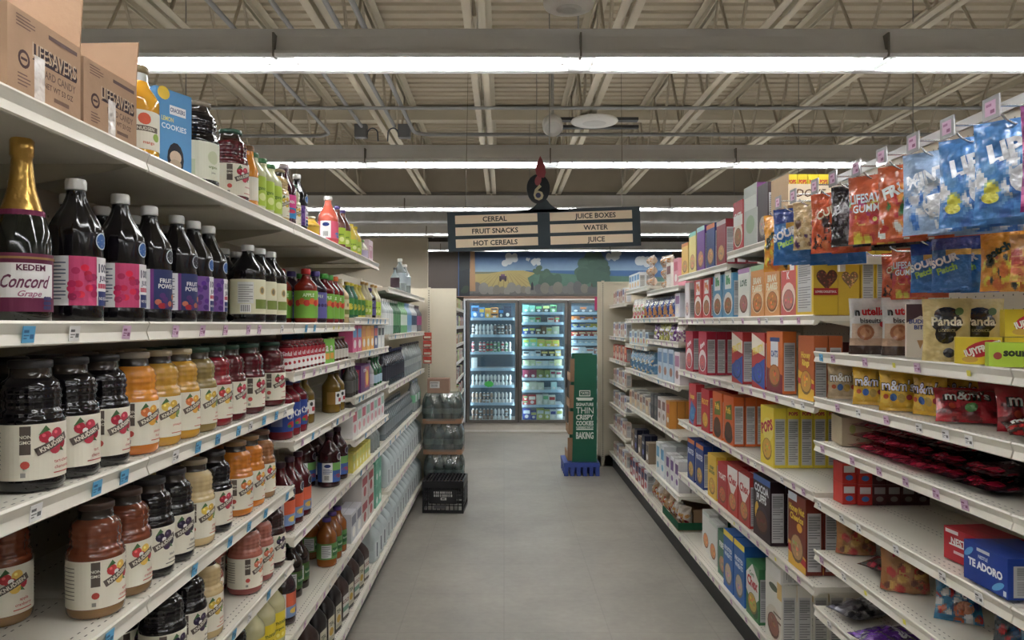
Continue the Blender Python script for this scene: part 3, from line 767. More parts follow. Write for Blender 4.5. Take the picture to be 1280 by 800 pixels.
# ---------------- bottles
def ring_noise(): return None
def knudsen(juice, fruits, flavor='tart cherry', fcol=(196, 70, 60), cap=(44, 42, 44), h=0.25, r=0.060, fill=0.86, glass=(58, 50, 44), label=CR, art=True, name='juice_bottle', base=None):
    k = h/0.25; q = r/0.06
    def rel(a, z):
        t = z/k
        if 0.138 < t < 0.200: return -0.0015+0.0030*math.sin(a*8+t*230)*math.sin(a*8-t*230)*min(1, (t-0.138)/0.008, (0.200-t)/0.008)
        return 0
    P_ = [(0.045, 0.0), (0.055, 0.003), (0.059, 0.010), (0.060, 0.020), (0.0595, 0.024), (0.0595, 0.131), (0.0603, 0.136)]
    P_ += [(0.0600-0.0085*ease((z_-0.138)/0.025), z_) for z_ in (0.141, 0.144, 0.147, 0.150, 0.153, 0.156, 0.159, 0.163)]
    P_ += [(0.0520+0.0018*math.sin(PI*(z_-0.163)/0.040), z_) for z_ in (0.167, 0.171, 0.175, 0.179, 0.183, 0.187, 0.191, 0.195, 0.199)]
    P_ += [(0.0505, 0.203), (0.047, 0.208), (0.042, 0.2125), (0.0385, 0.2155), (0.0365, 0.219), (0.0355, 0.228), (0.0355, 0.236)]
    mb = MB()
    prof = [(a*q, b*k, (base or juice) if b < 0.023 else (juice if b/0.25 < fill else glass)) for a, b in P_]
    mb.lathe(prof, 'glass', 64, relief=rel)
    body = mb.mesh(name)
    mb = MB()
    mb.lathe([(0.0365*q, 0.2345*k, cap), (0.0385*q, 0.236*k, cap), (0.0385*q, 0.247*k, cap), (0.036*q, 0.2495*k, cap)], 'cap', 26)
    capm = mb.mesh('cap')
    mb = MB(); z0, z1 = 0.025*k, 0.130*k; Hh = z1-z0; rl = 0.0590*q
    fn = cyl(rl, z0); wid = 2.55*rl
    P = Paint(mb, fn, 'paper', 0.008)
    P.rect(-wid, 0, wid, Hh, label)
    if art:
        P.rect(-0.052*q, Hh*0.50, -0.034*q, Hh*0.97, (96, 84, 74)); P.text('NON', -0.043*q, Hh*0.78, 0.006, CR, bold=0.02); P.text('GMO', -0.043*q, Hh*0.68, 0.006, CR, bold=0.02)
        P.poly([(-0.052*q, Hh*0.50), (-0.043*q, Hh*0.55), (-0.034*q, Hh*0.50), (-0.034*q, Hh*0.46), (-0.052*q, Hh*0.46)], (96, 84, 74))
        fr = random.Random(len(flavor)+juice[0])
        for i, f in enumerate(((-0.010, 0.76), (0.012, 0.80), (0.022, 0.62), (0.0, 0.66), (0.008, 0.54))):
            P.ell(f[0]*q, Hh*f[1], 0.0115*q, 0.0115*q, fruits[i % len(fruits)], n=12); P.ell(f[0]*q-0.003, Hh*f[1]+0.003, 0.0035*q, 0.0035*q, tuple(min(255, v+50) for v in fruits[i % len(fruits)]), n=7, rings=1)
        P.poly([(-0.022*q, Hh*0.80), (-0.010*q, Hh*0.97), (-0.002*q, Hh*0.88)], (78, 120, 70)); P.poly([(0.012*q, Hh*0.50), (0.028*q, Hh*0.46), (0.020*q, Hh*0.56)], (78, 120, 70))
        P.ell(0.0, Hh*0.70, 0.006*q, 0.006*q, (240, 236, 232), n=8)
        P.bar(0.004*q, Hh*0.62, 0.066*q, 0.0155*q, (104, 92, 84), 0.42)
        P.k += 3
        P.text('KNUDSEN', 0.004*q, Hh*0.62, 0.0085*q, CR, maxw=0.052*q, bold=0.03, rot=0.42)
        ws = flavor.split(' ')
        for i, wd in enumerate(ws): P.text(wd, 0.026*q, Hh*(0.30-0.11*i), 0.0065*q, fcol, bold=0.01)
        P.rect(0.004*q, Hh*0.08, 0.045*q, Hh*0.10, fcol)
        P.rect(-0.05*q, Hh*0.06, -0.042*q, Hh*0.14, (150, 146, 136))
        if fcol != INK: P.ell(-0.043*q, Hh*0.28, 0.0075*q, 0.0075*q, (206, 78, 66), n=10)
        # back of the label: fine print
        k0 = P.k
        for i in range(9): P.k = k0; P.rect(0.085*q, Hh*(0.85-0.08*i), 0.125*q, Hh*(0.85-0.08*i)+0.0022, (140, 134, 124))
        for i in range(9): P.k = k0; P.rect(-0.125*q, Hh*(0.85-0.08*i), -0.085*q, Hh*(0.85-0.08*i)+0.0022, (140, 134, 124))
    else:
        P.rect(-0.055*q, Hh*0.1, -0.02*q, Hh*0.5, (196, 206, 170)); P.text('organic', 0.03*q, Hh*0.35, 0.008, (120, 140, 70)); P.ell(0.03*q, Hh*0.6, 0.018*q, 0.018*q, (206, 212, 172)); P.text('juice', 0.03*q, Hh*0.2, 0.006, (150, 150, 130))
    return (name, 'bottle', body, [('cap', capm), ('paper_label', mb.mesh('paper_label'))])

def bottle(h, r, juice, cap=WHITE, neck=0.32, capr=0.36, caph=0.075, sh0=0.56, sh1=0.88, lz=(0.12, 0.50), lcol=WHITE, art=None, ribs=0, name='juice_bottle', m='pet', fill=1.0, wrap=2.7, waist=0.0, sy=1.0, cat='bottle', bellies=()):
    mb = MB(); prof = [(r*0.80, 0.0, juice), (r*0.97, h*0.015, juice), (r, h*0.05, juice), (r, lz[0]*h-0.004, juice), (r*0.985, lz[0]*h, juice), (r*0.985, lz[1]*h, juice), (r, lz[1]*h+0.004, juice)]
    if sh0 > lz[1]+0.03:
        prof.append((r*(1-waist), (lz[1]+sh0)/2*h, juice)); prof.append((r, sh0*h, juice))
    for q in range(1, 9):
        t = q/8; z = sh0+(sh1-sh0)*t
        prof.append((r+(neck*r-r)*ease(t)*1.0, z*h, juice if z < fill else (196, 200, 196)))
    prof.append((neck*r, h*(1-caph)-0.002, juice if fill >= 1 else (196, 200, 196)))
    rel = None
    if ribs: rel = lambda a, z: (0.0014*r/0.05*math.cos(a*ribs) if sh0*h-0.02 < z < sh1*h-0.01 else 0)
    mb.lathe(prof, m, 40 if ribs else 26, sy=sy, relief=rel)
    body = mb.mesh(name); parts = []
    if cap:
        mb = MB(); cr_ = r*capr
        mb.lathe([(cr_*0.96, h*(1-caph), cap), (cr_, h*(1-caph)+0.002, cap), (cr_, h*0.985, cap), (cr_*0.9, h, cap)], 'cap', 18, relief=lambda a, z: 0.0004*math.cos(a*36)); parts.append(('cap', mb.mesh('cap')))
    if art or lcol:
        mb = MB(); z0 = lz[0]*h+0.001; Hh = (lz[1]-lz[0])*h-0.002
        P = Paint(mb, cyl(r*0.985, z0, 1.0, sy), 'paper', 0.008 if r > 0.03 else 0.006)
        if lcol: P.rect(-wrap*r, 0, wrap*r, Hh, lcol)
        if art: art(P, r, Hh)
        parts.append(('paper_label', mb.mesh('paper_label')))
    return (name, cat, body, parts)
def barcode(P, u, v, w, h):
    P.rect(u, v, u+w, v+h, WHITE)
    x = u+w*0.08
    while x < u+w*0.9: P.rect(x, v+h*0.12, x+w*0.05, v+h*0.9, (40, 40, 40)); x += w*0.12
def fineprint(P, u0, v0, u1, v1, col=(120, 118, 114), n=8):
    k0 = P.k+1
    for i in range(n):
        P.k = k0
        v = v0+(v1-v0)*(i+0.5)/n; P.rect(u0, v-(v1-v0)/n*0.18, u1-(u1-u0)*(0.0 if i % 3 else 0.25), v+(v1-v0)/n*0.18, col)
def ocean_art(berry, side, band=None):
    def f(P, r, H):
        P.rect(-r*1.35, 0, -r*0.55, H, (232, 232, 234)); fineprint(P, -r*1.3, H*0.1, -r*0.65, H*0.9, (90, 100, 130), 11)
        P.rect(-r*0.55, 0, r*0.45, H, side); rr = random.Random(berry[0])
        for i in range(16): P.ell(rr.uniform(-r*0.48, r*0.36), rr.uniform(H*0.08, H*0.92), r*0.15, r*0.14, tuple(min(255, int(c*rr.uniform(.8, 1.2))) for c in berry), n=9, rings=1)
        P.rect(r*0.45, 0, r*1.35, H, (238, 236, 238)); P.text('100%', r*0.9, H*0.78, H*0.17, (30, 36, 84), maxw=r*0.75, bold=0.03); P.text('JUICE', r*0.9, H*0.57, H*0.10, (30, 36, 84), maxw=r*0.7, bold=0.03)
        P.rect(r*0.5, H*0.36, r*1.3, H*0.46, (206, 60, 90)); P.rect(r*0.5, 0, r*1.3, H*0.30, (44, 58, 120)); P.text('NO SUGAR', r*0.9, H*0.15, H*0.06, WHITE, maxw=r*0.7)
    return f
def power_art(P, r, H):
    P.rect(-r*1.5, 0, -r*0.35, H, (226, 226, 232)); fineprint(P, -r*1.4, H*0.05, -r*0.5, H*0.95, (110, 110, 124), 13)
    P.rect(-r*0.35, 0, r*1.5, H, (46, 56, 112)); P.rect(-r*0.35, 0, -r*0.2, H, (120, 50, 130))
    P.text('FRUIT', r*0.45, H*0.72, H*0.11, WHITE, maxw=r*0.9, bold=0.02); P.text('POWER', r*0.45, H*0.58, H*0.11, WHITE, maxw=r*0.9, bold=0.02)
    rr = random.Random(4)
    for i in range(12): P.ell(rr.uniform(-r*0.1, r*1.3), rr.uniform(H*0.05, H*0.36), r*0.16, r*0.14, ((180, 40, 50), (90, 50, 120), (200, 110, 80))[i % 3], n=9, rings=1)
def emblem_bottle(tpl, r, h, zc_, col=(44, 92, 160)):
    """adds the round raised medallion above the label"""
    mb = MB(); P = Paint(mb, cyl(r*0.99+0.001, 0), 'paper', 0.01)
    P.ell(r*0.75, zc_, r*0.34, r*0.34, (206, 214, 222)); P.ell(r*0.75, zc_, r*0.29, r*0.29, col); P.poly([(r*0.75-r*0.24, zc_-r*0.05), (r*0.75, zc_+r*0.05), (r*0.75+r*0.24, zc_-r*0.03), (r*0.75, zc_-r*0.2)], WHITE)
    return (tpl[0], tpl[1], tpl[2], tpl[3]+[('emblem', mb.mesh('emblem'))])

BK = (13, 11, 19); OR = (232, 138, 28); GO = (206, 148, 34); KH = (146, 122, 62); RD_ = (150, 22, 36); MR = (98, 20, 30); BR = (126, 60, 36); PK_ = (176, 98, 80); BE = (206, 178, 122); AM = (216, 120, 22); MAR = (58, 24, 26)
CH = [(190, 40, 60), (206, 60, 80), (170, 30, 50)]; CI = [(230, 120, 60), (240, 170, 60), (216, 80, 60)]; PE = [(226, 190, 70), (214, 170, 60), (120, 150, 80)]; AP = [(206, 60, 60), (236, 190, 80), (190, 44, 60)]; BB = [(50, 40, 70), (70, 50, 80), (40, 34, 56)]; GR_ = [(232, 120, 90), (236, 140, 100), (220, 110, 80)]
K = {}
def kn(key):
    if key in K: return K[key]
    d = {'cherry': (BK, CH, 'tart-cherry chamomile', (196, 70, 66), (52, 50, 54)), 'cherry2': (BK, CH, 'tart cherry', (196, 70, 66), (46, 44, 48)), 'orange': (OR, CI, 'passion fruit', (206, 90, 60), (150, 140, 126)),
         'gold': (GO, CI, 'mango', (206, 90, 60), (186, 172, 140)), 'gold2': (GO, PE, 'pineapple', (206, 90, 60), (176, 160, 130)), 'khaki': (KH, PE, 'pear nectar', (206, 90, 60), (40, 84, 66)),
         'red': (RD_, AP, 'hibiscus', (206, 70, 70), (44, 84, 70)), 'maroon': (MR, CH, 'cranberry', (190, 60, 60), (40, 86, 68)), 'brown': (BR, AP, 'apple cranberry', (206, 74, 60), (70, 48, 40)),
         'black': (BK, BB, 'black currant', INK, (40, 38, 44)), 'beige': (BE, PE, 'ginger lemon', (206, 90, 60), (150, 136, 110)), 'pink': (PK_, GR_, 'grapefruit', (214, 90, 80), (120, 80, 66)),
         'amber': (AM, CI, 'peach', (206, 90, 60), (150, 110, 60)), 'maro2': (MAR, BB, 'prune', (170, 70, 120), (60, 50, 50)), 'green': ((188, 186, 138), PE, 'lime', (110, 150, 50), (60, 110, 80)), 'amber2': ((160, 96, 44), AP, 'cider', (206, 90, 60), (120, 80, 60))}[key]
    K[key] = knudsen(*d, base={'brown': (140, 104, 62), 'amber2': (150, 112, 70), 'pink': (150, 70, 66), 'orange': (206, 112, 30)}.get(key)); return K[key]
KD = {'cherry': 'near-black cherry chamomile juice bottle', 'cherry2': 'near-black cherry juice bottle', 'orange': 'bright orange juice bottle', 'gold': 'golden mango juice bottle', 'gold2': 'golden pineapple juice bottle', 'khaki': 'khaki pear juice bottle with green cap',
      'red': 'bright red juice bottle', 'maroon': 'dark red cranberry juice bottle', 'brown': 'red-brown apple juice bottle', 'black': 'black currant juice bottle', 'beige': 'cloudy beige juice bottle', 'pink': 'pinkish grapefruit juice bottle', 'amber': 'amber peach juice bottle',
      'maro2': 'dark brown prune juice bottle', 'green': 'pale green juice bottle', 'amber2': 'brown cider bottle'}
SP_ = {2.18: 'topmost juice-side shelf', 1.78: 'eye-level juice-side shelf', 1.46: 'juice shelf below eye level', 1.13: 'third juice shelf below eye level', 0.83: 'low juice shelf', 0.53: 'lowest visible juice shelf'}
SP_[1.13] = 'second juice shelf below eye level'; SP_[0.83] = 'third juice shelf below eye level'; SP_[0.53] = 'fourth juice shelf below eye level'
def krow(z, items, back=True, th=64):
    last = -9
    for it in items:
        px, key = it[0], it[1]; dx_ = it[2] if len(it) > 2 else 0.0; nb = it[3] if len(it) > 3 else 1
        d = min(max(LD(px), last+0.1254), 2.910 if z < 1.7 else 99); last = d
        put(kn(key), KD[key], SP_[z], -0.922-dx_, d, z, rad(th+R0.uniform(-7, 7)))
        if back:
            for q in range(nb): put(kn(key), 'back-row '+KD[key], SP_[z], -0.922-dx_-0.128*(q+1), d, z, rad(R0.uniform(20, 120)))
krow(1.46, [(-55, 'cherry'), (78, 'cherry'), (118, 'cherry2'), (157, 'cherry2'), (197, 'orange'), (216, 'gold2', 0.0), (240, 'gold'), (261, 'khaki'), (279, 'red'), (298, 'maroon'), (331, 'maroon'), (366, 'maroon')])
krow(1.13, [(-30, 'brown'), (154, 'brown', 0.0, 0), (188, 'brown', 0.0, 0), (215, 'black'), (242, 'black'), (268, 'beige'), (290, 'cherry2'), (316, 'amber'), (327, 'amber'), (343, 'amber2')])
put(kn('brown'), 'red-brown apple juice bottle set back', SP_[1.13], -1.10, 1.62, 1.13, rad(50)); put(kn('brown'), 'red-brown apple juice bottle turned around', SP_[1.13], -1.222, 1.68, 1.13, rad(200))
krow(0.83, [(150, 'black'), (232, 'black'), (258, 'black'), (273, 'beige'), (298, 'pink', 0.05), (328, 'pink'), (342, 'pink'), (360, 'maro2')])
# lowest rows: lemonade with yellow wrap
def yellow_art(P, r, H):
    P.text('Lemonade', 0, H*0.62, H*0.15, (70, 90, 40), maxw=r*1.7, bold=0.02); P.text('organic', 0, H*0.38, H*0.10, (70, 90, 40), maxw=r*1.2)
    for i in range(6): P.ell(-r+r*0.4*i, H*0.15, r*0.13, r*0.13, (250, 236, 120), n=9, rings=1)
lemon = bottle(0.25, 0.058, (196, 190, 140), (200, 200, 180), neck=0.5, capr=0.52, sh0=0.62, sh1=0.84, lz=(0.10, 0.52), lcol=(232, 206, 40), art=yellow_art, fill=0.8)
for y in (2.66, 2.785, 2.908): put(lemon, 'pale lemonade bottle with yellow label', SP_[0.53], -0.92, y, 0.53, rad(60)); 
put(kn('black'), KD['black'], SP_[0.53], -0.93, 2.38, 0.53, rad(60)); put(kn('black'), KD['black'], SP_[0.53], -0.93, 2.51, 0.53, rad(60)); put(lemon, 'back-row pale lemonade bottle', SP_[0.53], -1.06, 2.75, 0.53, rad(60))

# eye level: sparkling juice, big plastic juice bottles
def champ():
    mb = MB(); G = (12, 18, 14); g = (196, 152, 70)
    prof = [(0.040, 0, G), (0.048, 0.004, G), (0.050, 0.02, G), (0.050, 0.150, G), (0.047, 0.172, G), (0.040, 0.197, G), (0.031, 0.222, G)]
    mb.lathe(prof, 'glass', 32); body = mb.mesh('sparkling_juice_bottle')
    mb = MB(); mb.lathe([(0.0372, 0.207, g), (0.0315, 0.224, g), (0.0235, 0.255, g), (0.019, 0.29, g), (0.0175, 0.312, g), (0.020, 0.318, g), (0.0205, 0.345, g), (0.018, 0.349, g)], 'foil', 28, relief=lambda a, z: 0.0005*math.sin(a*9+z*80)); foil = mb.mesh('foil_wrap')
    mb = MB(); P = Paint(mb, cyl(0.0502, 0.022), 'paper', 0.008); H = 0.108; r = 0.05
    P.rect(-r*1.9, 0, r*1.9, H, (110, 34, 70)); P.rect(-r*1.0, H*0.72, r*1.05, H*0.83, (226, 224, 222))
    P.rect(-r*1.0, H*0.24, r*1.05, H*0.74, (226, 224, 222))
    P.k += 2; P.text('KEDEM', r*0.15, H*0.755, H*0.10, (96, 30, 66), maxw=r*1.1, bold=0.03); P.text('Concord', 0, H*0.52, H*0.22, (120, 60, 90), maxw=r*1.7, shear=0.5); P.text('Grape', r*0.1, H*0.31, H*0.10, (170, 100, 130), shear=0.4)
    for i in range(9): P.ell(r*(0.62+0.11*(i % 3)), H*(0.07+0.08*(i//3)), r*0.08, r*0.08, (66, 60, 110), n=8, rings=1)
    P.rect(-r*1.7, H*0.90, r*1.7, H*0.94, (150, 110, 60)); lab = mb.mesh('paper_label')
    mb = MB(); P = Paint(mb, cyl(0.0372, 0.192), 'paper', 0.008); P.rect(-0.07, 0.004, 0.07, 0.020, (122, 36, 76)); neck = mb.mesh('neck_label')
    return ('sparkling_juice_bottle', 'bottle', body, [('foil_wrap', foil), ('paper_label', lab), ('neck_label', neck)])
ch = champ()
EL = 'eye-level juice-side shelf'
put(ch, 'sparkling grape juice bottle with gold foil neck', EL, -0.912, 1.40, 1.78, rad(42))
put(ch, 'back-row sparkling grape juice bottle with gold foil', EL, -1.05, 1.33, 1.78, rad(42))
JH, JR = 0.31, 0.054
pink_b = emblem_bottle(bottle(JH, JR, (14, 12, 18), art=ocean_art((206, 34, 84), (216, 70, 120)), lz=(0.12, 0.46), sh0=0.62, sh1=0.90, neck=0.34, capr=0.38, ribs=10, waist=0.03), JR, JH, JH*0.57)
powr_b = emblem_bottle(bottle(JH*0.98, JR, (14, 12, 18), art=power_art, lz=(0.12, 0.46), sh0=0.62, sh1=0.90, neck=0.34, capr=0.38, ribs=10, waist=0.03), JR, JH, JH*0.56, (40, 42, 50))
purp_b = emblem_bottle(bottle(JH*0.98, JR, (14, 12, 18), art=ocean_art((88, 50, 130), (120, 80, 160)), lz=(0.12, 0.46), sh0=0.62, sh1=0.90, neck=0.34, capr=0.38, ribs=10, waist=0.03), JR, JH, JH*0.56)
ELY = [0]
for px, t, dsc in ((128, pink_b, 'big dark juice bottle with pink berry label'), (180, pink_b, 'big dark juice bottle with pink berry label'), (214, powr_b, 'big dark juice bottle with navy label'), (246, powr_b, 'big dark juice bottle with navy label'), (262, purp_b, 'big dark juice bottle with purple label'), (272, purp_b, 'big dark juice bottle with purple label')):
    d = max(LD(px, 0.865), ELY[0]+0.1125); ELY[0] = d; put(t, dsc, EL, -0.922, d, 1.78, rad(48)); put(t, 'back-row '+dsc[4:], EL, -1.045, d, 1.78, rad(30))
def white_art(P, r, H):
    P.rect(-r*0.9, H*0.30, r*0.0, H*0.92, (226, 226, 222)); fineprint(P, -r*0.85, H*0.34, -r*0.05, H*0.86, (150, 150, 146), 8); barcode(P, -r*0.75, H*0.04, r*0.6, H*0.24)
    P.rect(r*0.1, H*0.15, r*1.3, H*0.42, (120, 140, 60)); P.ell(r*0.55, H*0.68, r*0.2, r*0.24, (206, 176, 110)); P.ell(r*0.55, H*0.68, r*0.13, r*0.17, (130, 120, 90))
cream_b = bottle(0.285, 0.062, (14, 13, 20), art=white_art, lcol=(226, 222, 190), lz=(0.12, 0.56), sh0=0.66, sh1=0.90, neck=0.32, capr=0.36)
for y in (2.68, 2.81, 2.94): put(cream_b, 'dark bottle with cream back label and barcode', EL, -0.928, y, 1.78, rad(38)); put(cream_b, 'back-row dark bottle with cream label', EL, -1.065, y, 1.78, rad(38))
beige_b = bottle(0.27, 0.055, (168, 140, 96), art=None, lcol=(214, 206, 180), lz=(0.12, 0.45), sh0=0.62)
for y in (2.36, 2.49): put(beige_b, 'cloudy cider bottle at the back of the shelf', EL, -1.20, y, 1.78, 0.4)
def kbox(w, t, h, name='carton', prints=(), col=(176, 138, 104)):
    mb = MB(); mb.box(-w/2, w/2, -t/2, t/2, 0, h, col, 'kraft')
    P = Paint(mb, plane((0, -t/2, 0), (1, 0, 0), (0, 0, 1), (0, -1, 0)), 'kraft', 9)
    for q in prints: getattr(P, q[0])(*q[1:])
    return (name, 'carton', mb.mesh(name), [])
put(kbox(0.30, 0.15, 0.22), 'plain brown carton behind the bottles', EL, -1.20, 2.12, 1.78, rad(90), cat='carton')
def v8_art(P, r, H):
    P.rect(-r*2.6, 0, r*2.6, H*1.0, (118, 178, 58)); P.poly([(-r*0.3, 0), (r*0.4, H*0.36), (r*1.2, H*0.26), (r*1.6, 0)], (44, 110, 60))
    for i, x in enumerate((-1.15, -0.75, -0.35, 0.1, 0.5, 0.9)): P.ell(r*x, H*(0.55+0.06*(i % 2)), r*0.27, r*0.28, ((206, 50, 40), (230, 110, 50))[i % 2], n=12)
    P.text('APPLE', -r*0.2, H*0.84, H*0.12, (220, 240, 200), maxw=r, bold=0.03)
def v8(j, cap, lab): 
    def a(P, r, H):
        v8_art(P, r, H)
        if lab != 'g':
            P.rect(-r*2.6, 0, r*2.6, H, (96, 92, 170))
            for i in range(8): P.ell(-r*1.2+r*0.35*i, H*0.5, r*0.16, r*0.16, (60, 40, 100), n=9)
    return bottle(0.256, 0.054, j, cap, neck=0.33, capr=0.40, caph=0.10, lz=(0.10, 0.60), sh0=0.66, sh1=0.88, lcol=(118, 178, 58), art=a)
v_r = v8((128, 34, 22), (196, 30, 30), 'g'); v_p = v8((36, 16, 40), (70, 50, 130), 'p'); v_g = v8((110, 20, 24), (70, 170, 60), 'g'); v_o = v8((110, 20, 24), (226, 100, 40), 'g')
tan_b = bottle(0.25, 0.055, (186, 160, 110), (196, 180, 140), lcol=(216, 204, 160), art=white_art, lz=(0.15, 0.55), sh0=0.62)
ELY[0] = 0
for px, t, dsc in ((399, v_r, 'red-brown apple juice jug with red cap'), (410, v_p, 'dark apple juice jug with purple cap'), (420, v_g, 'red apple juice jug with green cap'), (424, v_g, 'red apple juice jug with green cap'), (432, v_o, 'red apple juice jug with orange cap'), (442, tan_b, 'cloudy tan juice jug')):
    d = min(max(LD(px), ELY[0]+0.1145), 4.135 if t is tan_b else 4.02); ELY[0] = d; put(t, dsc, EL, -0.922, d, 1.78, rad(40)); put(t, 'back-row '+dsc, EL, -1.04, d, 1.78, rad(40))

# topmost juice shelf
TS = 'topmost juice-side shelf'
CB = (178, 142, 112)
def big_carton(w, t, h, word, flaps=True, tape=(0.32,)):
    mb = MB(); th = 0.004
    mb.box(-w/2, w/2, -t/2, t/2, 0, h, CB, 'kraft')
    # open top flaps stand up
    P = Paint(mb, plane((0, -t/2, 0), (1, 0, 0), (0, 0, 1), (0, -1, 0)), 'kraft', 9)
    DK = (66, 54, 60)
    cx = w*0.12
    for i, (dx_, dz) in enumerate(((0.004, -0.004), (0, 0))):
        P.text(word, cx+dx_, h*0.64+dz, h*0.17, DK if i == 0 else (196, 172, 146), maxw=w*0.62, bold=0.055 if i == 0 else 0.0)
    P.rect(cx-w*0.31, h*0.515, cx+w*0.31, h*0.53, DK)
    P.text('HARD CANDY', cx+w*0.05, h*0.42, h*0.09, (120, 96, 84), maxw=w*0.5); P.text('NET WT 53 OZ', cx+w*0.05, h*0.29, h*0.065, (110, 86, 76), maxw=w*0.42); P.rect(cx-w*0.02, h*0.14, cx+w*0.2, h*0.19, (128, 100, 86))
    P.ell(-w*0.30, h*0.46, h*0.105, h*0.105, (88, 66, 66)); P.ell(-w*0.30, h*0.46, h*0.07, h*0.07, CB); P.rect(-w*0.34, h*0.445, -w*0.26, h*0.475, (88, 66, 66))
    fineprint(P, -w*0.38, h*0.14, -w*0.22, h*0.30, (128, 100, 90), 4); fineprint(P, -w*0.40, h*0.80, -w*0.16, h*0.95, (128, 100, 90), 4); P.rect(w*0.02, h*0.86, w*0.44, h*0.91, (110, 88, 84))
    body = mb.mesh('carton'); parts = []
    for tx in tape:
        m2 = MB(); Q = Paint(m2, plane((tx*w, -t/2-0.0002, 0), (1, 0, 0), (0, 0, 1), (0, -1, 0)), 'film', 9); Q.k = 8; Q.rect(-w*0.07, 0, w*0.07, h*0.58, (212, 200, 190)); parts.append(('tape', m2.mesh('tape')))
    if flaps:
        m2 = MB(); m2.obox((-w/2, t/2-0.004, h), (w, 0, 0), (0, 0.004, 0), (0, 0.03, h*0.75), CB, 'kraft'); parts.append(('flap', m2.mesh('flap')))
        m2 = MB(); m2.obox((w/2-0.004, -t/2, h), (0.004, 0, 0), (0, t, 0), (0.012, 0, h*0.72), CB, 'kraft'); parts.append(('flap', m2.mesh('flap')))
    return ('carton', 'carton', body, parts)
def put_box_left(tpl, dsc, ph, y0, y1, x, z, t, rz=90, **k): return put(tpl, dsc, ph, x-t/2, (y0+y1)/2, z, rad(rz), **k)
c1 = big_carton(0.222, 0.22, 0.158, 'LIFESAVERS', True, (-0.1,)); c2 = big_carton(0.205, 0.22, 0.150, 'LIFESAVERS', True, (0.0,))
put(c1, 'larger brown candy carton with taped side', TS, -0.862-0.11, 1.395, 2.182, rad(90))
put(c2, 'smaller brown candy carton with an upright open flap', TS, -0.862-0.11, 1.63, 2.182, rad(88))
mb_t = bottle(0.245, 0.052, (232, 160, 30), (150, 130, 90), neck=0.5, capr=0.52, sh0=0.62, sh1=0.84, lz=(0.12, 0.52), lcol=CR, art=lambda P, r, H: (P.ell(r*0.1, H*0.78, r*0.3, r*0.28, (226, 92, 60)), P.rect(-r*0.6, H*0.46, r*0.8, H*0.60, (110, 96, 84)), P.text('KNUDSEN', r*0.1, H*0.53, H*0.08, CR, maxw=r*1.2), P.ell(r*0.7, H*0.34, r*0.2, r*0.2, (150, 180, 70)), P.text('mango', r*0.3, H*0.18, H*0.08, (206, 90, 60))), m='glass', fill=0.82)
put(mb_t, 'yellow-orange mango bottle beside the brown cartons', TS, -0.925, 1.865, 2.182, rad(40)); put(mb_t, 'back-row yellow-orange mango bottle', TS, -1.04, 1.80, 2.182, rad(40))
# blue snack box
def art_box(w, t, h, base, prints=(), side=(196, 196, 198), frame=None, top=None, name='cereal_box', nut=True, m='card', cat='box', sprints=()):
    """front faces -Y; narrow sides carry the nutrition panel"""
    mb = MB(); mb.box(-w/2, w/2, 0, t, 0, h, base, m)
    P = Paint(mb, plane((0, 0, 0), (1, 0, 0), (0, 0, 1), (0, -1, 0)), m, 9)
    for q in prints: getattr(P, q[0])(*q[1:])
    for s_ in (-1, 1):
        Q = Paint(mb, plane((s_*w/2, t/2, 0), (0, s_*1, 0), (0, 0, 1), (s_, 0, 0)), m, 9)
        for q in sprints: getattr(Q, q[0])(*q[1:])
        if nut:
            Q.rect(-t*0.40, h*0.05, t*0.40, h*0.82, side); 
            Q.rect(-t*0.34, h*0.60, t*0.34, h*0.79, tuple(int(c*0.86) for c in side))
            fineprint(Q, -t*0.34, h*0.48, t*0.34, h*0.78, (120, 120, 124), 9); fineprint(Q, -t*0.34, h*0.10, t*0.34, h*0.44, (132, 132, 136), 9)
    T = Paint(mb, plane((0, t/2, h), (1, 0, 0), (0, 1, 0), (0, 0, 1)), m, 9)
    if top: T.rect(-w/2, -t/2, w/2, t/2, top)
    T.rect(-w*0.49, -t*0.02, w*0.49, t*0.02, tuple(int(c*0.82) for c in (top or base)))
    return (name, cat, mb.mesh(name), [])
sk = art_box(0.12, 0.055, 0.235, (86, 158, 220), [('rect', -0.015, 0.17, 0.04, 0.195, (240, 240, 244)), ('text', 'CRACKERS', 0.012, 0.183, 0.011, (30, 60, 130), 0.05), ('text', 'LEMON', -0.022, 0.155, 0.012, (240, 230, 120), 0.04), ('text', 'COOKIES', 0.0, 0.135, 0.014, (236, 246, 252), 0.09), ('ell', 0.005, 0.05, 0.028, 0.045, (40, 40, 52)), ('ell', 0.005, 0.055, 0.02, 0.018, (214, 188, 160)), ('ell', 0.005, 0.035, 0.02, 0.014, (196, 170, 140)), ('ell', -0.035, 0.222, 0.020, 0.018, (248, 206, 60)), ('ell', 0.0, 0.015, 0.014, 0.010, (230, 214, 80))], nut=True, name='snack_box')
put(sk, 'light blue snack box with a yellow sun', TS, -0.905, 2.03, 2.182, rad(66))
bigj = knudsen(BK, BB, art=False, h=0.265, r=0.066, cap=(140, 128, 110), label=(228, 228, 206))
put(bigj, 'big near-black juice jug with plain cream label', TS, -0.93, 2.235, 2.182, rad(40)); put(bigj, 'back-row big near-black juice jug', TS, -1.07, 2.16, 2.182, rad(40))
for px, key in ((312, 'maroon'),): put(kn('maroon'), KD['maroon'], TS, -0.925, LD(px), 2.182, rad(60))
ob = bottle(0.22, 0.032, (232, 140, 30), (150, 110, 60), lcol=CR, neck=0.5, capr=0.55); put(ob, 'slim orange juice bottle', TS, -0.895, 2.595, 2.182, 0.8)
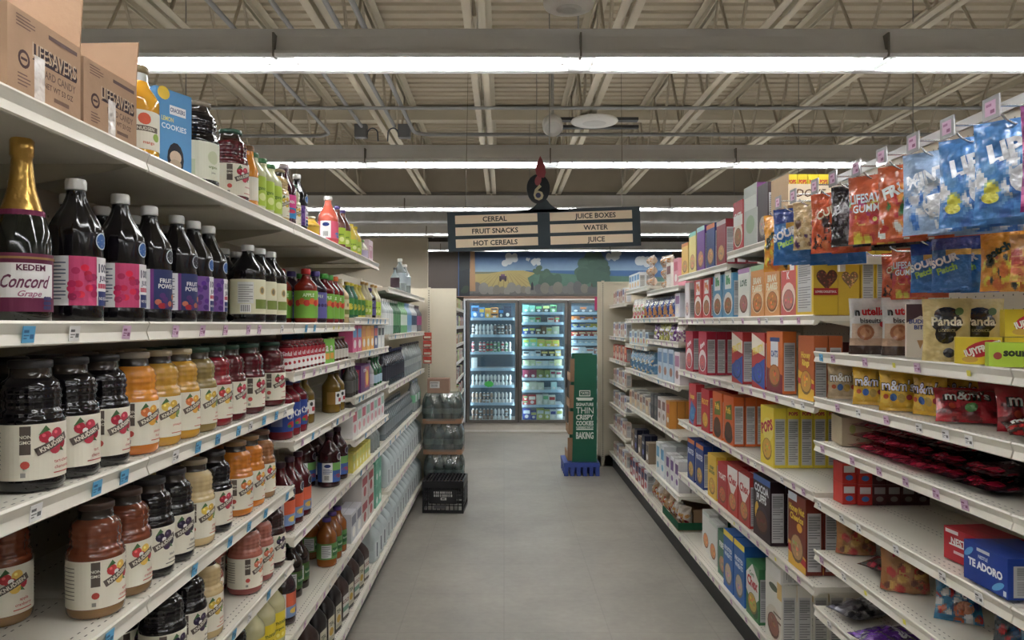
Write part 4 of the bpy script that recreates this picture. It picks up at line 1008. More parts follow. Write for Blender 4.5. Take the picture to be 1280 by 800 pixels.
def lime_art(P, r, H): P.rect(-r*2, 0, r*2, H, (176, 206, 56)); P.text('organic', 0, H*0.6, H*0.12, (60, 110, 40), maxw=r*1.3); P.ell(0.2*r, H*0.3, r*0.35, r*0.3, (226, 236, 150))
gb = bottle(0.215, 0.047, (206, 208, 160), (70, 130, 80), lcol=(176, 206, 56), art=lime_art, neck=0.42, capr=0.46, lz=(0.1, 0.6), sh0=0.66)
for y in (2.678, 2.775, 2.872): put(gb, 'pale bottle with lime-green label', TS, -0.91, y, 2.182, rad(55))
tb = knudsen((206, 170, 104), PE, 'ginger', h=0.215, r=0.047, cap=(150, 130, 90)); put(tb, 'small cloudy tan juice bottle', TS, -0.91, 2.969, 2.182, rad(60))
def blue_pink(P, r, H): P.rect(-r*2.6, 0, r*2.6, H*0.45, (40, 130, 196)); P.rect(-r*2.6, H*0.45, r*2.6, H, (226, 60, 140)); P.text('CRAN', 0, H*0.7, H*0.13, WHITE, maxw=r, bold=0.03); P.ell(r*0.2, H*0.3, r*0.5, r*0.16, (196, 40, 80))
cp = bottle(0.26, 0.050, (70, 14, 36), (226, 210, 214), lcol=(226, 60, 140), art=blue_pink, neck=0.36, capr=0.42, lz=(0.12, 0.50)); put(cp, 'dark cranberry bottle with pink and blue label', TS, -0.915, 3.073, 2.182, rad(45)); put(cp, 'back-row cranberry bottle with pink label', TS, -1.03, 3.03, 2.182, rad(45))
put(kn('green'), 'pale bottle with cream label', TS, -0.92, 3.180, 2.182, rad(60), sc=0.78)
put(purp_b, 'dark bottle with lilac label and white cap', TS, -0.922, 3.292, 2.182, rad(40), sc=0.86)
oil = bottle(0.10, 0.040, (206, 160, 40), (230, 220, 190), lcol=None, neck=0.45, capr=0.5); put(oil, 'squat yellow oil bottle', TS, -0.905, LD(401), 2.182, 0.5)
def red_art(P, r, H): P.rect(-r*1.2, H*0.15, -r*0.1, H, (240, 238, 240)); P.ell(-r*0.6, H*0.82, r*0.35, H*0.1, (40, 60, 130)); barcode(P, -r*0.9, H*0.2, r*0.6, H*0.3); P.rect(r*0.0, 0, r*1.6, H*0.9, (232, 90, 120)); P.ell(r*0.7, H*0.3, r*0.4, r*0.3, (60, 130, 200)); P.rect(-r*2.6, 0, r*2.6, H*0.12, (200, 60, 60))
rj = bottle(0.262, 0.052, (226, 96, 74), WHITE, lcol=(232, 90, 120), art=red_art, neck=0.34, capr=0.42, lz=(0.10, 0.50)); put(rj, 'coral red juice bottle with white cap', TS, -0.918, LD(424), 2.182, rad(35))
mj = bottle(0.24, 0.045, (120, 70, 60), (90, 70, 150), lcol=(196, 190, 170), art=lime_art); put(mj, 'mixed fruit bottle with purple cap', TS, -0.91, LD(432)+0.02, 2.182, rad(35)); put(mj, 'mixed fruit bottle with purple cap', TS, -0.91, LD(438)+0.03, 2.182, rad(35))
yj = bottle(0.185, 0.038, (226, 200, 60), (232, 200, 40), lcol=(232, 214, 90), art=lime_art)
for px in (446, 451): put(yj, 'yellow drink bottle with yellow cap', TS, -0.90, LD(px)+0.03, 2.182, 0.6)
put(bottle(0.13, 0.035, (226, 222, 200), (120, 180, 80), lcol=(190, 180, 210)), 'small pale bottle', TS, -0.90, 4.70, 2.182, 0.6)
pb = art_box(0.16, 0.07, 0.145, (214, 190, 196), [('rect', -0.06, 0.03, 0.06, 0.11, (190, 120, 140)), ('text', 'TEA', 0, 0.09, 0.02, WHITE)], name='small_box', nut=False)
put(pb, 'pinkish small box at the shelf end', TS, -0.875, 4.86, 2.182, rad(90))

# ---------- bay C (third) shelves
C1, C2_, C3, C4, C5 = 'small cherry bottle shelf', 'amber juice shelf', 'long cranberry jug shelf', 'purple-capped bottle shelf', 'black tea jug deck'
def ch_art(P, r, H): P.rect(-r*2.6, 0, r*2.6, H*0.5, (236, 232, 228)); P.rect(-r*2.6, H*0.5, r*2.6, H, (186, 34, 48)); P.text('Sinfull', 0, H*0.72, H*0.2, WHITE, maxw=r*1.3); P.ell(-r*0.2, H*0.25, r*0.22, r*0.22, (190, 40, 50)); P.ell(r*0.3, H*0.28, r*0.22, r*0.22, (190, 40, 50))
cj = bottle(0.125, 0.030, (120, 20, 30), (150, 60, 60), neck=0.6, capr=0.64, caph=0.08, lz=(0.08, 0.78), sh0=0.82, sh1=0.9, lcol=WHITE, art=ch_art)
y = 2.99
for q in range(9):
    put(cj, 'small red and white cherry juice bottle', C1, -0.895, y+0.045, 1.585, rad(30)); 
    if q % 2 == 0: put(cj, 'back-row small cherry juice bottle', C1, -0.965, y+0.045, 1.585, rad(30))
    y += 0.068
gbx = art_box(0.055, 0.05, 0.12, (120, 190, 70), [('text', 'a', 0, 0.08, 0.04, WHITE), ('rect', -0.02, 0.02, 0.02, 0.05, (236, 160, 60))], name='small_box', nut=False)
for q in range(2): put(gbx, 'small bright green drink box', C1, -0.87, y+0.04, 1.585, rad(70)); y += 0.09
bj = bottle(0.125, 0.032, (74, 40, 28), (190, 160, 120), lcol=(206, 200, 190), lz=(0.1, 0.5))
while y < 4.10: put(bj, 'small brown glass bottle', C1, -0.90, y+0.04, 1.585, 0.6); y += 0.075
put(art_box(0.14, 0.08, 0.17, (60, 140, 190), name='small_box', nut=False), 'blue box behind the small bottles', C1, -1.10, 4.0, 1.585, rad(90))
def blr(P, r, H): P.rect(-r*2.6, 0, r*2.6, H, (44, 72, 160)); P.text('Cran', r*0.4, H*0.62, H*0.25, WHITE, maxw=r*1.1, bold=0.04, rot=0.2); P.ell(r*0.4, H*0.25, r*0.5, r*0.25, (206, 40, 50)); P.rect(-r*1.4, H*0.2, -r*0.5, H*0.8, (120, 130, 180)); P.ell(r*0.1, H*0.2, r*0.2, r*0.12, (70, 150, 60))
bb2 = bottle(0.232, 0.052, (130, 26, 40), (60, 70, 140), lcol=(44, 72, 160), art=blr, lz=(0.14, 0.62), sh0=0.70, neck=0.36, capr=0.4)
for y in (3.06, 3.17, 3.28): put(bb2, 'red juice bottle with royal blue label', C2_, -0.925, y, 1.305, rad(55)); put(bb2, 'back-row red juice bottle with blue label', C2_, -1.05, y, 1.305, rad(55))
def oil_art(P, r, H): P.rect(0, 0, r*1.0, H, (236, 234, 230)); P.ell(r*0.35, H*0.72, r*0.2, r*0.2, (60, 60, 60)); P.rect(r*0.4, H*0.2, r*1.0, H*0.5, (196, 50, 60)); P.rect(-r*0.9, 0, 0, H, (150, 110, 40))
ob2 = bottle(0.225, 0.050, (120, 92, 26), (100, 90, 60), lcol=None, art=oil_art, lz=(0.2, 0.5), sh0=0.60, neck=0.34)
for q, y in enumerate((3.44, 3.55, 3.98, 4.09)): put(ob2, 'amber apple juice bottle with white and red label', C2_, -0.93-(0.03 if q < 2 else 0), y, 1.305, rad(40))
put(ob2, 'back-row amber apple juice bottle', C2_, -1.08, 3.5, 1.305, rad(40))
def cr_art(P, r, H): P.rect(-r*1.0, H*0.0, -r*0.05, H, (232, 234, 238)); P.ell(-r*0.5, H*0.84, r*0.3, H*0.09, (40, 60, 130)); barcode(P, -r*0.8, H*0.08, r*0.5, H*0.3); fineprint(P, -r*0.9, H*0.42, -r*0.1, H*0.7, (60, 80, 150), 4); P.rect(-r*0.05, 0, r*1.4, H*0.6, (60, 100, 180)); P.rect(-r*0.05, H*0.6, r*1.4, H, (120, 180, 90)); P.ell(r*0.6, H*0.3, r*0.5, r*0.2, (180, 60, 80))
def cr2_art(P, r, H): P.rect(-r*1.2, 0, -r*0.2, H, (236, 232, 232)); P.ell(-r*0.7, H*0.8, r*0.3, H*0.1, (60, 70, 130)); P.rect(-r*0.2, H*0.45, r*1.5, H, (226, 96, 60)); P.rect(-r*0.2, 0, r*1.5, H*0.45, (120, 150, 200)); P.ell(r*0.5, H*0.25, r*0.4, r*0.2, (230, 190, 60)); P.ell(0.9*r, H*0.2, r*0.25, r*0.2, (70, 100, 180))
cb1 = emblem_bottle(bottle(0.285, 0.058, (58, 14, 24), (60, 30, 50), lcol=(60, 100, 180), art=cr_art, lz=(0.10, 0.46), sh0=0.60), 0.058, 0.285, 0.16, (60, 60, 80))
cb2 = emblem_bottle(bottle(0.285, 0.058, (84, 18, 26), (60, 30, 50), lcol=(226, 96, 60), art=cr2_art, lz=(0.10, 0.46), sh0=0.60), 0.058, 0.285, 0.16, (60, 60, 80))
for y in (3.08, 3.21, 3.34): put(cb2, 'dark red juice jug with orange and white label', C3, -0.93, y, 0.92, rad(42)); put(cb2, 'back-row dark red juice jug', C3, -1.06, y, 0.92, rad(42))
for y in (3.93, 4.125): put(cb1, 'dark cranberry jug with blue and white label', C3, -0.93, y, 0.92, rad(35)); put(cb1, 'back-row dark cranberry jug', C3, -1.06, y, 0.92, rad(35))
def gr_art(P, r, H): P.rect(-r*0.9, H*0.1, r*0.1, H*0.9, (206, 206, 206)); fineprint(P, -r*0.85, H*0.15, 0, H*0.85, (120, 120, 120), 6); P.rect(r*0.2, H*0.2, r*1.3, H*0.7, (44, 100, 50)); P.text('kombu', r*0.7, H*0.5, H*0.15, (210, 220, 190), maxw=r*0.9)
am = bottle(0.245, 0.052, (150, 80, 26), (84, 60, 140), lcol=(90, 140, 66), art=gr_art, lz=(0.16, 0.50), sh0=0.62, neck=0.4, capr=0.44)
dk = bottle(0.245, 0.052, (40, 28, 24), (60, 90, 60), lcol=(76, 110, 50), art=gr_art, lz=(0.16, 0.50), sh0=0.62, neck=0.4, capr=0.44)
cpk = bottle(0.27, 0.056, (34, 14, 26), (40, 30, 40), lcol=(190, 50, 90), art=cr2_art, lz=(0.12, 0.5))
put(cpk, 'dark bottle with pink and navy label', C4, -0.93, 3.10, 0.53, rad(45))
for y in (3.40, 3.52): put(dk, 'dark tea bottle with green label', C4, -0.98, y, 0.53, rad(40))
put(am, 'amber tea bottle with green label and purple cap', C4, -0.92, 3.84, 0.53, rad(35))
for y in (3.96, 4.08): put(am, 'amber bottle with purple cap', C4, -0.92, y, 0.53, rad(35)); put(am, 'back-row amber bottle with purple cap', C4, -1.04, y, 0.53, rad(35))
# gallon jugs
def sqrel(w):
    return lambda a, z: 0
def gallon(s, h, col, cap, label=None, art=None, name='gallon_jug', m='jug', boxy=0.8):
    mb = MB(); n = 32; rows = []
    def row(rr, z, b):
        out = []
        for j in range(n):
            a = 2*PI*j/n; c, s_ = math.cos(a), math.sin(a)
            p = 2+6*b; k = (abs(c)**p+abs(s_)**p)**(-1/p)
            out.append((rr*k*c, rr*k*s_, z))
        return out
    for rr, z, b in ((0.40, 0.0, boxy), (0.47, 0.02, boxy), (0.5, 0.06, boxy), (0.5, 0.30, boxy), (0.48, 0.33, boxy), (0.5, 0.36, boxy), (0.5, 0.62, boxy), (0.46, 0.70, boxy*0.8), (0.36, 0.79, boxy*0.5), (0.24, 0.87, 0.2), (0.17, 0.92, 0), (0.15, 0.95, 0)):
        rows.append(row(rr*s, z*h, b))
    mb.grid(rows, col, m, closed=True); mb.face(rows[0][::-1], col, m); mb.face(rows[-1], col, m)
    mb.tube([(s*0.10, 0, h*0.93), (s*0.36, 0, h*0.90), (s*0.47, 0, h*0.80), (s*0.485, 0, h*0.68), (s*0.44, 0, h*0.60)], s*0.075, col, m, 8)
    body = mb.mesh(name); m2 = MB(); m2.lathe([(s*0.16, h*0.945, cap), (s*0.165, h*0.95, cap), (s*0.165, h*0.99, cap), (s*0.14, h, cap)], 'cap', 18)
    parts = [('cap', m2.mesh('cap'))]
    if label:
        m3 = MB(); Q = Paint(m3, plane((0, -s*0.502, h*0.1), (1, 0, 0), (0, 0, 1), (0, -1, 0)), 'paper', 9); Q.k = 4
        Q.rect(-s*0.3, 0, s*0.3, h*0.42, label)
        if art: art(Q, s, h)
        parts.append(('paper_label', m3.mesh('paper_label')))
    return (name, 'jug', body, parts)
tea = gallon(0.125, 0.285, (26, 20, 22), (190, 200, 200), (206, 200, 176), lambda Q, s, h: (Q.text('TEA', 0, h*0.3, 0.02, (40, 60, 50)), Q.ell(0, h*0.16, s*0.2, s*0.16, (200, 160, 60)), fineprint(Q, -s*0.25, 0.005, s*0.25, h*0.08, n=3)))
tea2 = gallon(0.13, 0.27, (60, 34, 28), (216, 214, 222), (216, 214, 206), lambda Q, s, h: (Q.text('GOLD', 0, h*0.3, 0.02, (140, 40, 40)), Q.rect(-s*0.3, h*0.1, s*0.3, h*0.2, (120, 160, 140))))
y = 3.02
for q, t in enumerate((tea2, tea2, tea2, tea, tea, tea)):
    put(t, 'brown iced tea jug with pale cap' if t is tea2 else 'black tea jug with round-topped label', C5, -0.935-(0.02 if q < 2 else 0), y+0.075, 0.15, rad(80)); put(t, 'back-row '+('brown iced tea jug' if t is tea2 else 'black tea jug'), C5, -1.10, y+0.075, 0.15, rad(80)); y += 0.165
for q in range(5):
    put(tea if q % 2 else tea2, ('black tea jug with round-topped label' if q % 2 else 'brown iced tea jug with pale cap'), C5, -0.935, y+0.075, 0.15, rad(80)); y += 0.155
wj = gallon(0.150, 0.27, (186, 200, 202), (216, 226, 228), (206, 216, 218), lambda Q, s, h: (Q.rect(-s*0.08, h*0.02, s*0.04, h*0.38, (60, 76, 90)),))
for q in range(3): put(wj, 'milky white gallon jug', C5, -0.945, 5.10+q*0.16, 0.15, rad(80)); 
W1, W2 = 'bottom deck of water jugs', 'second row up of water jugs'
y = 5.60
q = 0
while y < 7.80:
    put(wj, 'milky gallon water jug', W1, -0.945, y, 0.15, rad(85)); put(wj, 'back-row milky gallon water jug', W1, -1.11, y, 0.15, rad(85)); 
    if y > 4.9 : put(wj, 'milky gallon water jug', W2, -0.945, y, 0.55, rad(85)); 
    y += 0.162
# bay D onwards, left
D1, D2, D3, D4, D5, D6 = 'green tea shelf', 'drink carton shelf', 'soda pack shelf', 'pink carton shelf', 'yellow juice pack shelf', 'red seltzer carton shelf'
def lip(P, r, H): P.rect(-r*2.6, 0, r*2.6, H, (60, 140, 60)); P.ell(0, H*0.5, r*0.6, H*0.2, (220, 206, 60))
gt = bottle(0.205, 0.038, (60, 120, 90), (226, 206, 50), lcol=(60, 140, 60), art=lip, lz=(0.08, 0.55)); yt = bottle(0.205, 0.038, (216, 200, 80), (226, 206, 50), lcol=(190, 200, 60), art=lip, lz=(0.08, 0.55)); pt = bottle(0.235, 0.040, (206, 196, 150), (196, 150, 80), lcol=(196, 206, 150), art=lime_art, lz=(0.1, 0.5))
for q, (t, dsc) in enumerate(((gt, 'green tea bottle with yellow cap'), (gt, 'green tea bottle with yellow cap'), (yt, 'yellow tea bottle with yellow cap'), (yt, 'yellow tea bottle with yellow cap'), (pt, 'pale lemon drink bottle with tan cap'), (pt, 'pale lemon drink bottle with tan cap'), (v_p, 'dark bottle with lilac label'), (pt, 'pale lemon drink bottle with tan cap'), (pt, 'pale lemon drink bottle with tan cap'))):
    put(t, dsc, D1, -0.905, 4.28+q*0.115, 1.815, 0.6, sc=0.8 if t is v_p else 1); 
    put(t, 'back-row '+dsc, D1, -1.01, 4.28+q*0.115, 1.815, 0.6, sc=0.8 if t is v_p else 1)
def sbox(w, t, h, c, c2, c3=(240, 236, 230), word=None, name='small_box', cat='box', nut=False):
    pr = [('rect', -w*0.4, h*0.55, w*0.4, h*0.88, c2), ('ell', 0, h*0.3, min(w, h)*0.28, min(w, h)*0.2, c3)]
    if word: pr.append(('text', word, 0, h*0.71, h*0.14, WHITE if sum(c2) < 420 else (60, 50, 60), w*0.7))
    return art_box(w, t, h, c, pr, name=name, cat=cat, nut=nut)
items = [((226, 90, 140), (80, 160, 220), 'pink and blue children drink carton'), ((236, 160, 50), (220, 120, 40), 'orange children drink carton'), ((236, 176, 60), (226, 140, 40), 'yellow-orange children drink carton'), ((236, 160, 50), (200, 90, 50), 'orange children drink carton'), ((220, 220, 220), (50, 50, 60), 'black and white drink carton'), ((44, 70, 150), (220, 60, 60), 'blue drink carton')]
y = 4.24
for q in range(8):
    c = items[[0, 0, 1, 2, 1, 5, 4, 4][q]]; put(sbox(0.13, 0.08, 0.155, c[0], c[1]), c[2], D2, -0.868, y+0.07, 1.615, rad(90)); y += 0.142
for x in (-1.05,): put(kbox(0.3, 0.2, 0.14), 'plain carton at the shelf back', D2, x, 4.8, 1.615, rad(90))
y = 4.25
for q in range(3): put(bottle(0.19, 0.032, (70, 66, 60), (160, 160, 160), lcol=(90, 90, 86)), 'dark slim soda bottle', D3, -0.90, y, 1.36, 0.6); y += 0.08
pp = art_box(0.30, 0.12, 0.165, (104, 34, 110), [('rect', -0.02, 0.02, 0.12, 0.15, (200, 60, 70)), ('ell', 0.05, 0.08, 0.045, 0.05, (240, 190, 60)), ('text', 'POPPIN', -0.02, 0.13, 0.02, WHITE, 0.15)], name='soda_pack', nut=False, sprints=[('rect', -0.05, 0.02, 0.05, 0.14, (190, 60, 80))])
put(pp, 'purple soda pack with bright picture', D3, -0.868, 4.64, 1.36, rad(90))
gl = bottle(0.205, 0.040, (26, 100, 50), (216, 216, 210), lcol=(170, 200, 220), lz=(0.08, 0.36), sh0=0.5, sh1=0.8, neck=0.3, capr=0.34, m='glass')
for q in range(3): put(gl, 'green glass mineral water bottle with pale label', D3, -0.905, 5.05+q*0.10, 1.36, 0.5)
put(bottle(0.18, 0.034, (170, 176, 180), WHITE, lcol=(200, 200, 210)), 'clear small bottle beside the purple pack', D3, -0.90, 4.92, 1.36, 0)
y = 4.24
for q in range(8): put(sbox(0.13, 0.09, 0.165, (236, 234, 232), ((216, 96, 120), (150, 190, 170))[q % 2], (230, 160, 170)), 'white carton with pink and green print', D4, -0.868, y+0.07, 1.12, rad(90)); y += 0.14
y = 4.25
for q in range(6): put(sbox(0.085, 0.06, 0.11, (226, 214, 90), (200, 206, 90), (236, 240, 200)), 'small yellow juice pack', D5, -0.87, y+0.05, 0.92, rad(90)); y += 0.095
pc = bottle(0.16, 0.045, (196, 200, 202), (206, 60, 60), lcol=None, neck=0.5, ribs=0, m='clear')
for q in range(3): put(pc, 'ribbed clear water bottle with red cap', D5, -0.91, 4.95+q*0.1, 0.92, 0)
gb3 = bottle(0.22, 0.036, (96, 110, 116), (170, 170, 170), lcol=(120, 130, 134), lz=(0.2, 0.55), m='glass')
y = 5.47
q = 0
while y < 7.1:
    put(gb3, 'grey-clear soda bottle in a pack', D5, -0.91, y, 0.92, 0.5); put(gb3, 'back-row grey-clear soda bottle', D5, -1.0, y, 0.92, 0.5); y += 0.083
clr = bottle(0.30, 0.046, (206, 214, 214), (150, 170, 200), lcol=(190, 206, 206), lz=(0.3, 0.55), m='clear'); clg = bottle(0.30, 0.044, (90, 150, 110), (150, 170, 160), lcol=(90, 160, 120), lz=(0.3, 0.55), m='clear')
for q in range(5): put(clr if q % 2 else clg, 'tall clear water bottle' if q % 2 else 'tall green-tinted water bottle', D5, -0.91, 7.24+q*0.11, 0.92, 0.5)
rw = sbox(0.20, 0.12, 0.155, (206, 200, 196), (170, 40, 50), (190, 60, 70)); gw = sbox(0.11, 0.12, 0.155, (110, 190, 160), (90, 170, 140), (220, 236, 226)); gy = sbox(0.15, 0.1, 0.165, (206, 206, 212), (120, 120, 140))
for zz, hh in ((0.53, ''), (0.53+0.158, 'upper ')):
    for q in range(2): put(rw, hh+'red and white seltzer can carton', D6, -0.868, 4.62+q*0.215, zz, rad(90))
    for q in range(2): put(gw, hh+'mint green carton', D6, -0.868, 5.06+q*0.12, zz, rad(90))
for q in range(2): put(gy, 'grey carton with dark band', D6, -0.868, 4.28+q*0.16, 0.53, rad(90))
# water bays eye level
E1, E2, E3 = 'top shelf of the water bays', 'sparkling water shelf', 'dark bottle pack shelf'
wb = bottle(0.24, 0.045, (206, 216, 218), WHITE, lcol=(190, 206, 214), lz=(0.3, 0.6), m='clear'); wbk = bottle(0.22, 0.04, (196, 206, 208), (40, 40, 44), lcol=(80, 60, 70), lz=(0.2, 0.6), m='clear')
put(wbk, 'clear bottle with black cap and dark label', E1, -0.95, 6.45, 2.05, 0.5); put(wb, 'clear water bottle with white cap', E1, -0.95, 6.75, 2.05, 0.5, sc=1.35); put(wb, 'clear water bottle with white cap', E1, -0.93, 6.95, 2.05, 0.5, sc=1.2)
spr = [bottle(0.27, 0.042, c, cp_, lcol=l, lz=(0.25, 0.6), sh0=0.66) for c, cp_, l in (((196, 206, 206), WHITE, (216, 220, 220)), ((60, 120, 80), (206, 210, 206), (90, 150, 100)), ((120, 190, 130), (120, 190, 120), (220, 236, 220)), ((150, 190, 220), (120, 160, 210), (110, 170, 220)), ((206, 214, 216), WHITE, (60, 80, 110)), ((96, 100, 110), (60, 60, 70), (150, 60, 110)))]
sd = ['pale sparkling water bottle', 'dark green sparkling water bottle', 'light green sparkling water bottle', 'light blue sparkling water bottle', 'clear water bottle with navy label', 'grey bottle with magenta label']
y = 5.48; q = 0
while y < 7.8:
    i = min(5, int((y-5.48)/2.34*6)); put(spr[i], sd[i], E2, -0.91, y, 1.70, 0.5); put(spr[i], 'back-row '+sd[i], E2, -1.01, y, 1.70, 0.5); y += 0.105
nb = bottle(0.27, 0.038, (26, 30, 50), (30, 36, 80), lcol=(50, 52, 64), lz=(0.2, 0.55)); cb = bottle(0.29, 0.045, (176, 186, 186), (70, 70, 74), lcol=(150, 160, 160), lz=(0.3, 0.5), m='clear')
y = 5.48
while y < 6.5: put(nb, 'near-black navy-capped bottle', E3, -0.905, y, 1.31, 0.4); put(nb, 'back-row near-black bottle', E3, -0.99, y, 1.31, 0.4); y += 0.087
while y < 7.75: put(cb, 'large clear bottle with dark cap', E3, -0.91, y+0.04, 1.31, 0.4); y += 0.15
# ================================================================== CEREAL SIDE
GN = (196, 198, 202)
def cereal(w, t, h, base, title, tcol, bowl=(170, 110, 60), band=None, extra=(), rot=0.0, shade=None, ty=0.70, th=0.12, cream=None):
    pr = []
    if cream: pr.append(('ell', 0, h*0.32, w*0.46, h*0.26, cream))
    if band: pr.append(('rect', -w/2, h*0.90, w/2, h, band))
    pr += list(extra)
    pr.append(('ell', 0, h*0.27, w*0.36, h*0.19, tuple(int(c*0.62) for c in bowl))); pr.append(('ell', 0, h*0.285, w*0.32, h*0.165, bowl))
    rr = random.Random(int(h*1000)+base[0]+len(title))
    for i in range(13):
        a = rr.uniform(0, 6.28); q = rr.uniform(0, 0.8)
        pr.append(('ell', w*0.3*q*math.cos(a), h*0.285+h*0.14*q*math.sin(a), w*0.055, h*0.026, tuple(min(255, int(c*rr.uniform(.75, 1.3))) for c in bowl), 8, 0.0, 1))
    if title:
        for i, wd in enumerate(title.split('|')): pr.append(('text', wd, 0, h*(ty-i*(th+0.03)), h*th, tcol, w*0.86, 0.045, 0.0, rot))
    return art_box(w, t, h, base, pr, name='cereal_box', cat='cereal box', sprints=())
def cstack(tpl, dsc, ph, px, z, w, t, n, x0=1.33, d=None, rot=0.0, last=''):
    d = d if d is not None else RD(px, x0)
    for q in range(n):
        dd = dsc if q == 0 else 'rear '+dsc
        put(tpl, dd, ph, x0+q*(t+0.004)+(R0.uniform(0, .003)), d+w/2+R0.uniform(-.002, .002)*(q > 0), z, rad(-90)+rot, cat='box')
# colours: red / white etc.
S1 = 'topmost cereal shelf'; S2 = 'eye-level cereal shelf'; S3 = 'chest-high cereal shelf'; S4 = 'waist-high cereal shelf'; S5 = 'knee-height cereal shelf'; S6 = 'bottom cereal deck'
# eye-level cereal shelf z 1.815
z = 1.818; H1 = 0.262
lifeR = cereal(0.19, 0.06, H1, (206, 60, 60), 'life', WHITE, cream=(236, 232, 226), extra=[('rect', -0.05, 0.16, 0.05, 0.25, (236, 236, 236)), ('text', 'life', 0, 0.21, 0.05, (226, 120, 40), 0.09, 0.05)])
lifeB = cereal(0.19, 0.06, H1, (90, 160, 206), '', WHITE, cream=(236, 232, 226), extra=[('rect', -0.06, 0.17, 0.06, 0.28, (236, 236, 236)), ('text', 'life', 0, 0.225, 0.05, (60, 160, 90), 0.1, 0.05)])
grn = cereal(0.19, 0.06, H1+0.008, (226, 228, 220), 'LOVE', (80, 110, 90), band=(176, 130, 186), bowl=(176, 110, 96))
bran = cereal(0.20, 0.065, H1+0.008, (224, 150, 80), 'BRAN|FLAKES', (236, 232, 206), bowl=(206, 120, 50), band=(150, 190, 150), cream=(236, 200, 150))
spk = cereal(0.18, 0.06, 0.27, (214, 90, 84), 'K', WHITE, bowl=(196, 120, 110), cream=(240, 214, 200), extra=[('rect', -0.07, 0.21, 0.07, 0.26, (240, 238, 236))])
wsm = cereal(0.12, 0.06, 0.26, (232, 226, 226), '', WHITE, bowl=(206, 170, 170))
cstack(wsm, 'narrow white cereal box', S2, 845, z, 0.13, 0.06, 1, d=5.32)
cstack(lifeR, 'red and white cereal box with a big bowl', S2, 857, z, 0.19, 0.06, 4, d=4.98)
cstack(lifeR, 'red and white cereal box with a big bowl', S2, 0, z, 0.19, 0.06, 2, d=4.77)
cstack(lifeB, 'blue and white cereal box with a big bowl', S2, 0, z, 0.19, 0.06, 4, d=4.52)
cstack(lifeB, 'blue and white cereal box with a big bowl', S2, 0, z, 0.19, 0.06, 2, d=4.30)
cstack(grn, 'white and lilac organic cereal box', S2, 0, z, 0.19, 0.06, 2, d=4.02)
cstack(bran, 'orange bran flakes box', S2, 0, z, 0.20, 0.065, 3, d=3.79)
cstack(bran, 'orange bran flakes box', S2, 0, z, 0.20, 0.065, 4, d=3.575)
cstack(spk, 'coral red cereal box', S2, 0, z, 0.165, 0.06, 4, d=3.385)
# big yellow heart boxes: turned to face the aisle mouth
YW = (226, 186, 34)
def heart(w, h, cx, cz, s, bowl): 
    pr = []
    pts = []
    for q in range(28):
        a = 2*PI*q/28; x = 16*math.sin(a)**3; y_ = 13*math.cos(a)-5*math.cos(2*a)-2*math.cos(3*a)-math.cos(4*a)
        pts.append((cx+x/16*s, cz+y_/16*s*1.15))
    pr.append(('poly', pts, tuple(int(c*0.8) for c in bowl)))
    rr = random.Random(6)
    for i in range(60):
        x = rr.uniform(-s, s); y_ = rr.uniform(-s, s); 
        if abs(x) < s*0.85*(1-max(0, -y_/s)*0.85) and y_ < s*0.75-abs(abs(x)-s*0.45)*0.6: pr.append(('ell', cx+x, cz+y_, s*0.09, s*0.09, tuple(min(255, int(c*rr.uniform(1.0, 1.45))) for c in bowl), 7, 0.0, 1))
    return pr
ch1 = art_box(0.105, 0.19, 0.29, YW, [('text', 'cheeri', -0.005, 0.262, 0.030, (24, 22, 20), 0.1, 0.03)]+heart(0.1, 0.29, 0.005, 0.155, 0.045, (120, 60, 40))+[('rect', -0.0525, 0.085, 0.0525, 0.115, (196, 40, 40)), ('text', 'LOWERS CHOLESTEROL', 0, 0.10, 0.009, WHITE, 0.09)], name='cereal_box', cat='cereal box')
ch2 = art_box(0.090, 0.19, 0.275, (224, 182, 40), [('text', 'original', 0, 0.255, 0.014, (70, 50, 30), 0.06)]+heart(0.1, 0.29, 0.004, 0.155, 0.036, (186, 140, 90)), name='cereal_box', cat='cereal box')
ych = art_box(0.19, 0.058, 0.275, YW, [], name='cereal_box', cat='cereal box')
put(ch1, 'yellow cereal box with a brown ring heart', S2, 1.378, 3.17, z, 0, cat='cereal box')
put(ch2, 'yellow cereal box with a tan ring heart', S2, 1.478, 3.17, z, 0, cat='cereal box')
for q in range(3): put(ych, 'yellow cereal box showing its grey side panel', S2, 1.528+q*0.062, 3.165+0.095, z, rad(-90), cat='cereal box')
# topmost cereal shelves
z = 2.198
mc = cereal(0.17, 0.06, 0.28, (206, 60, 66), 'OATS', WHITE, cream=(232, 220, 200), extra=[('rect', -0.08, 0.14, 0.08, 0.2, (236, 232, 226))]); kash = cereal(0.21, 0.085, 0.33, (176, 186, 176), '', (240, 240, 240), band=(206, 216, 206), bowl=(150, 176, 140), extra=[('rect', -0.09, 0.17, 0.09, 0.27, (206, 214, 206))])
kash2 = art_box(0.21, 0.085, 0.33, (186, 194, 186), [('ell', 0, 0.12, 0.07, 0.05, (150, 176, 140)), ('rect', -0.09, 0.2, 0.09, 0.27, (214, 220, 212))], name='cereal_box', cat='cereal box', nut=False, sprints=[('rect', -0.042, 0.20, 0.042, 0.33, (120, 60, 120)), ('ell', 0, 0.235, 0.02, 0.014, (216, 220, 216)), ('ell', 0, 0.03, 0.02, 0.01, (40, 40, 46)), ('rect', -0.042, 0.0, 0.042, 0.20, (226, 226, 224))])
cstack(mc, 'red and cream cereal box with fruit bowl', S1, 0, z, 0.17, 0.06, 1, d=4.13)
cstack(kash2, 'tall silver-green box with purple side', S1, 0, z, 0.21, 0.085, 2, d=3.90)
cstack(cereal(0.15, 0.055, 0.30, (60, 44, 48), '', WHITE, bowl=(176, 160, 140)), 'tall dark slim box beside the brown cartons', S1, 0, z, 0.10, 0.055, 1, d=3.76)
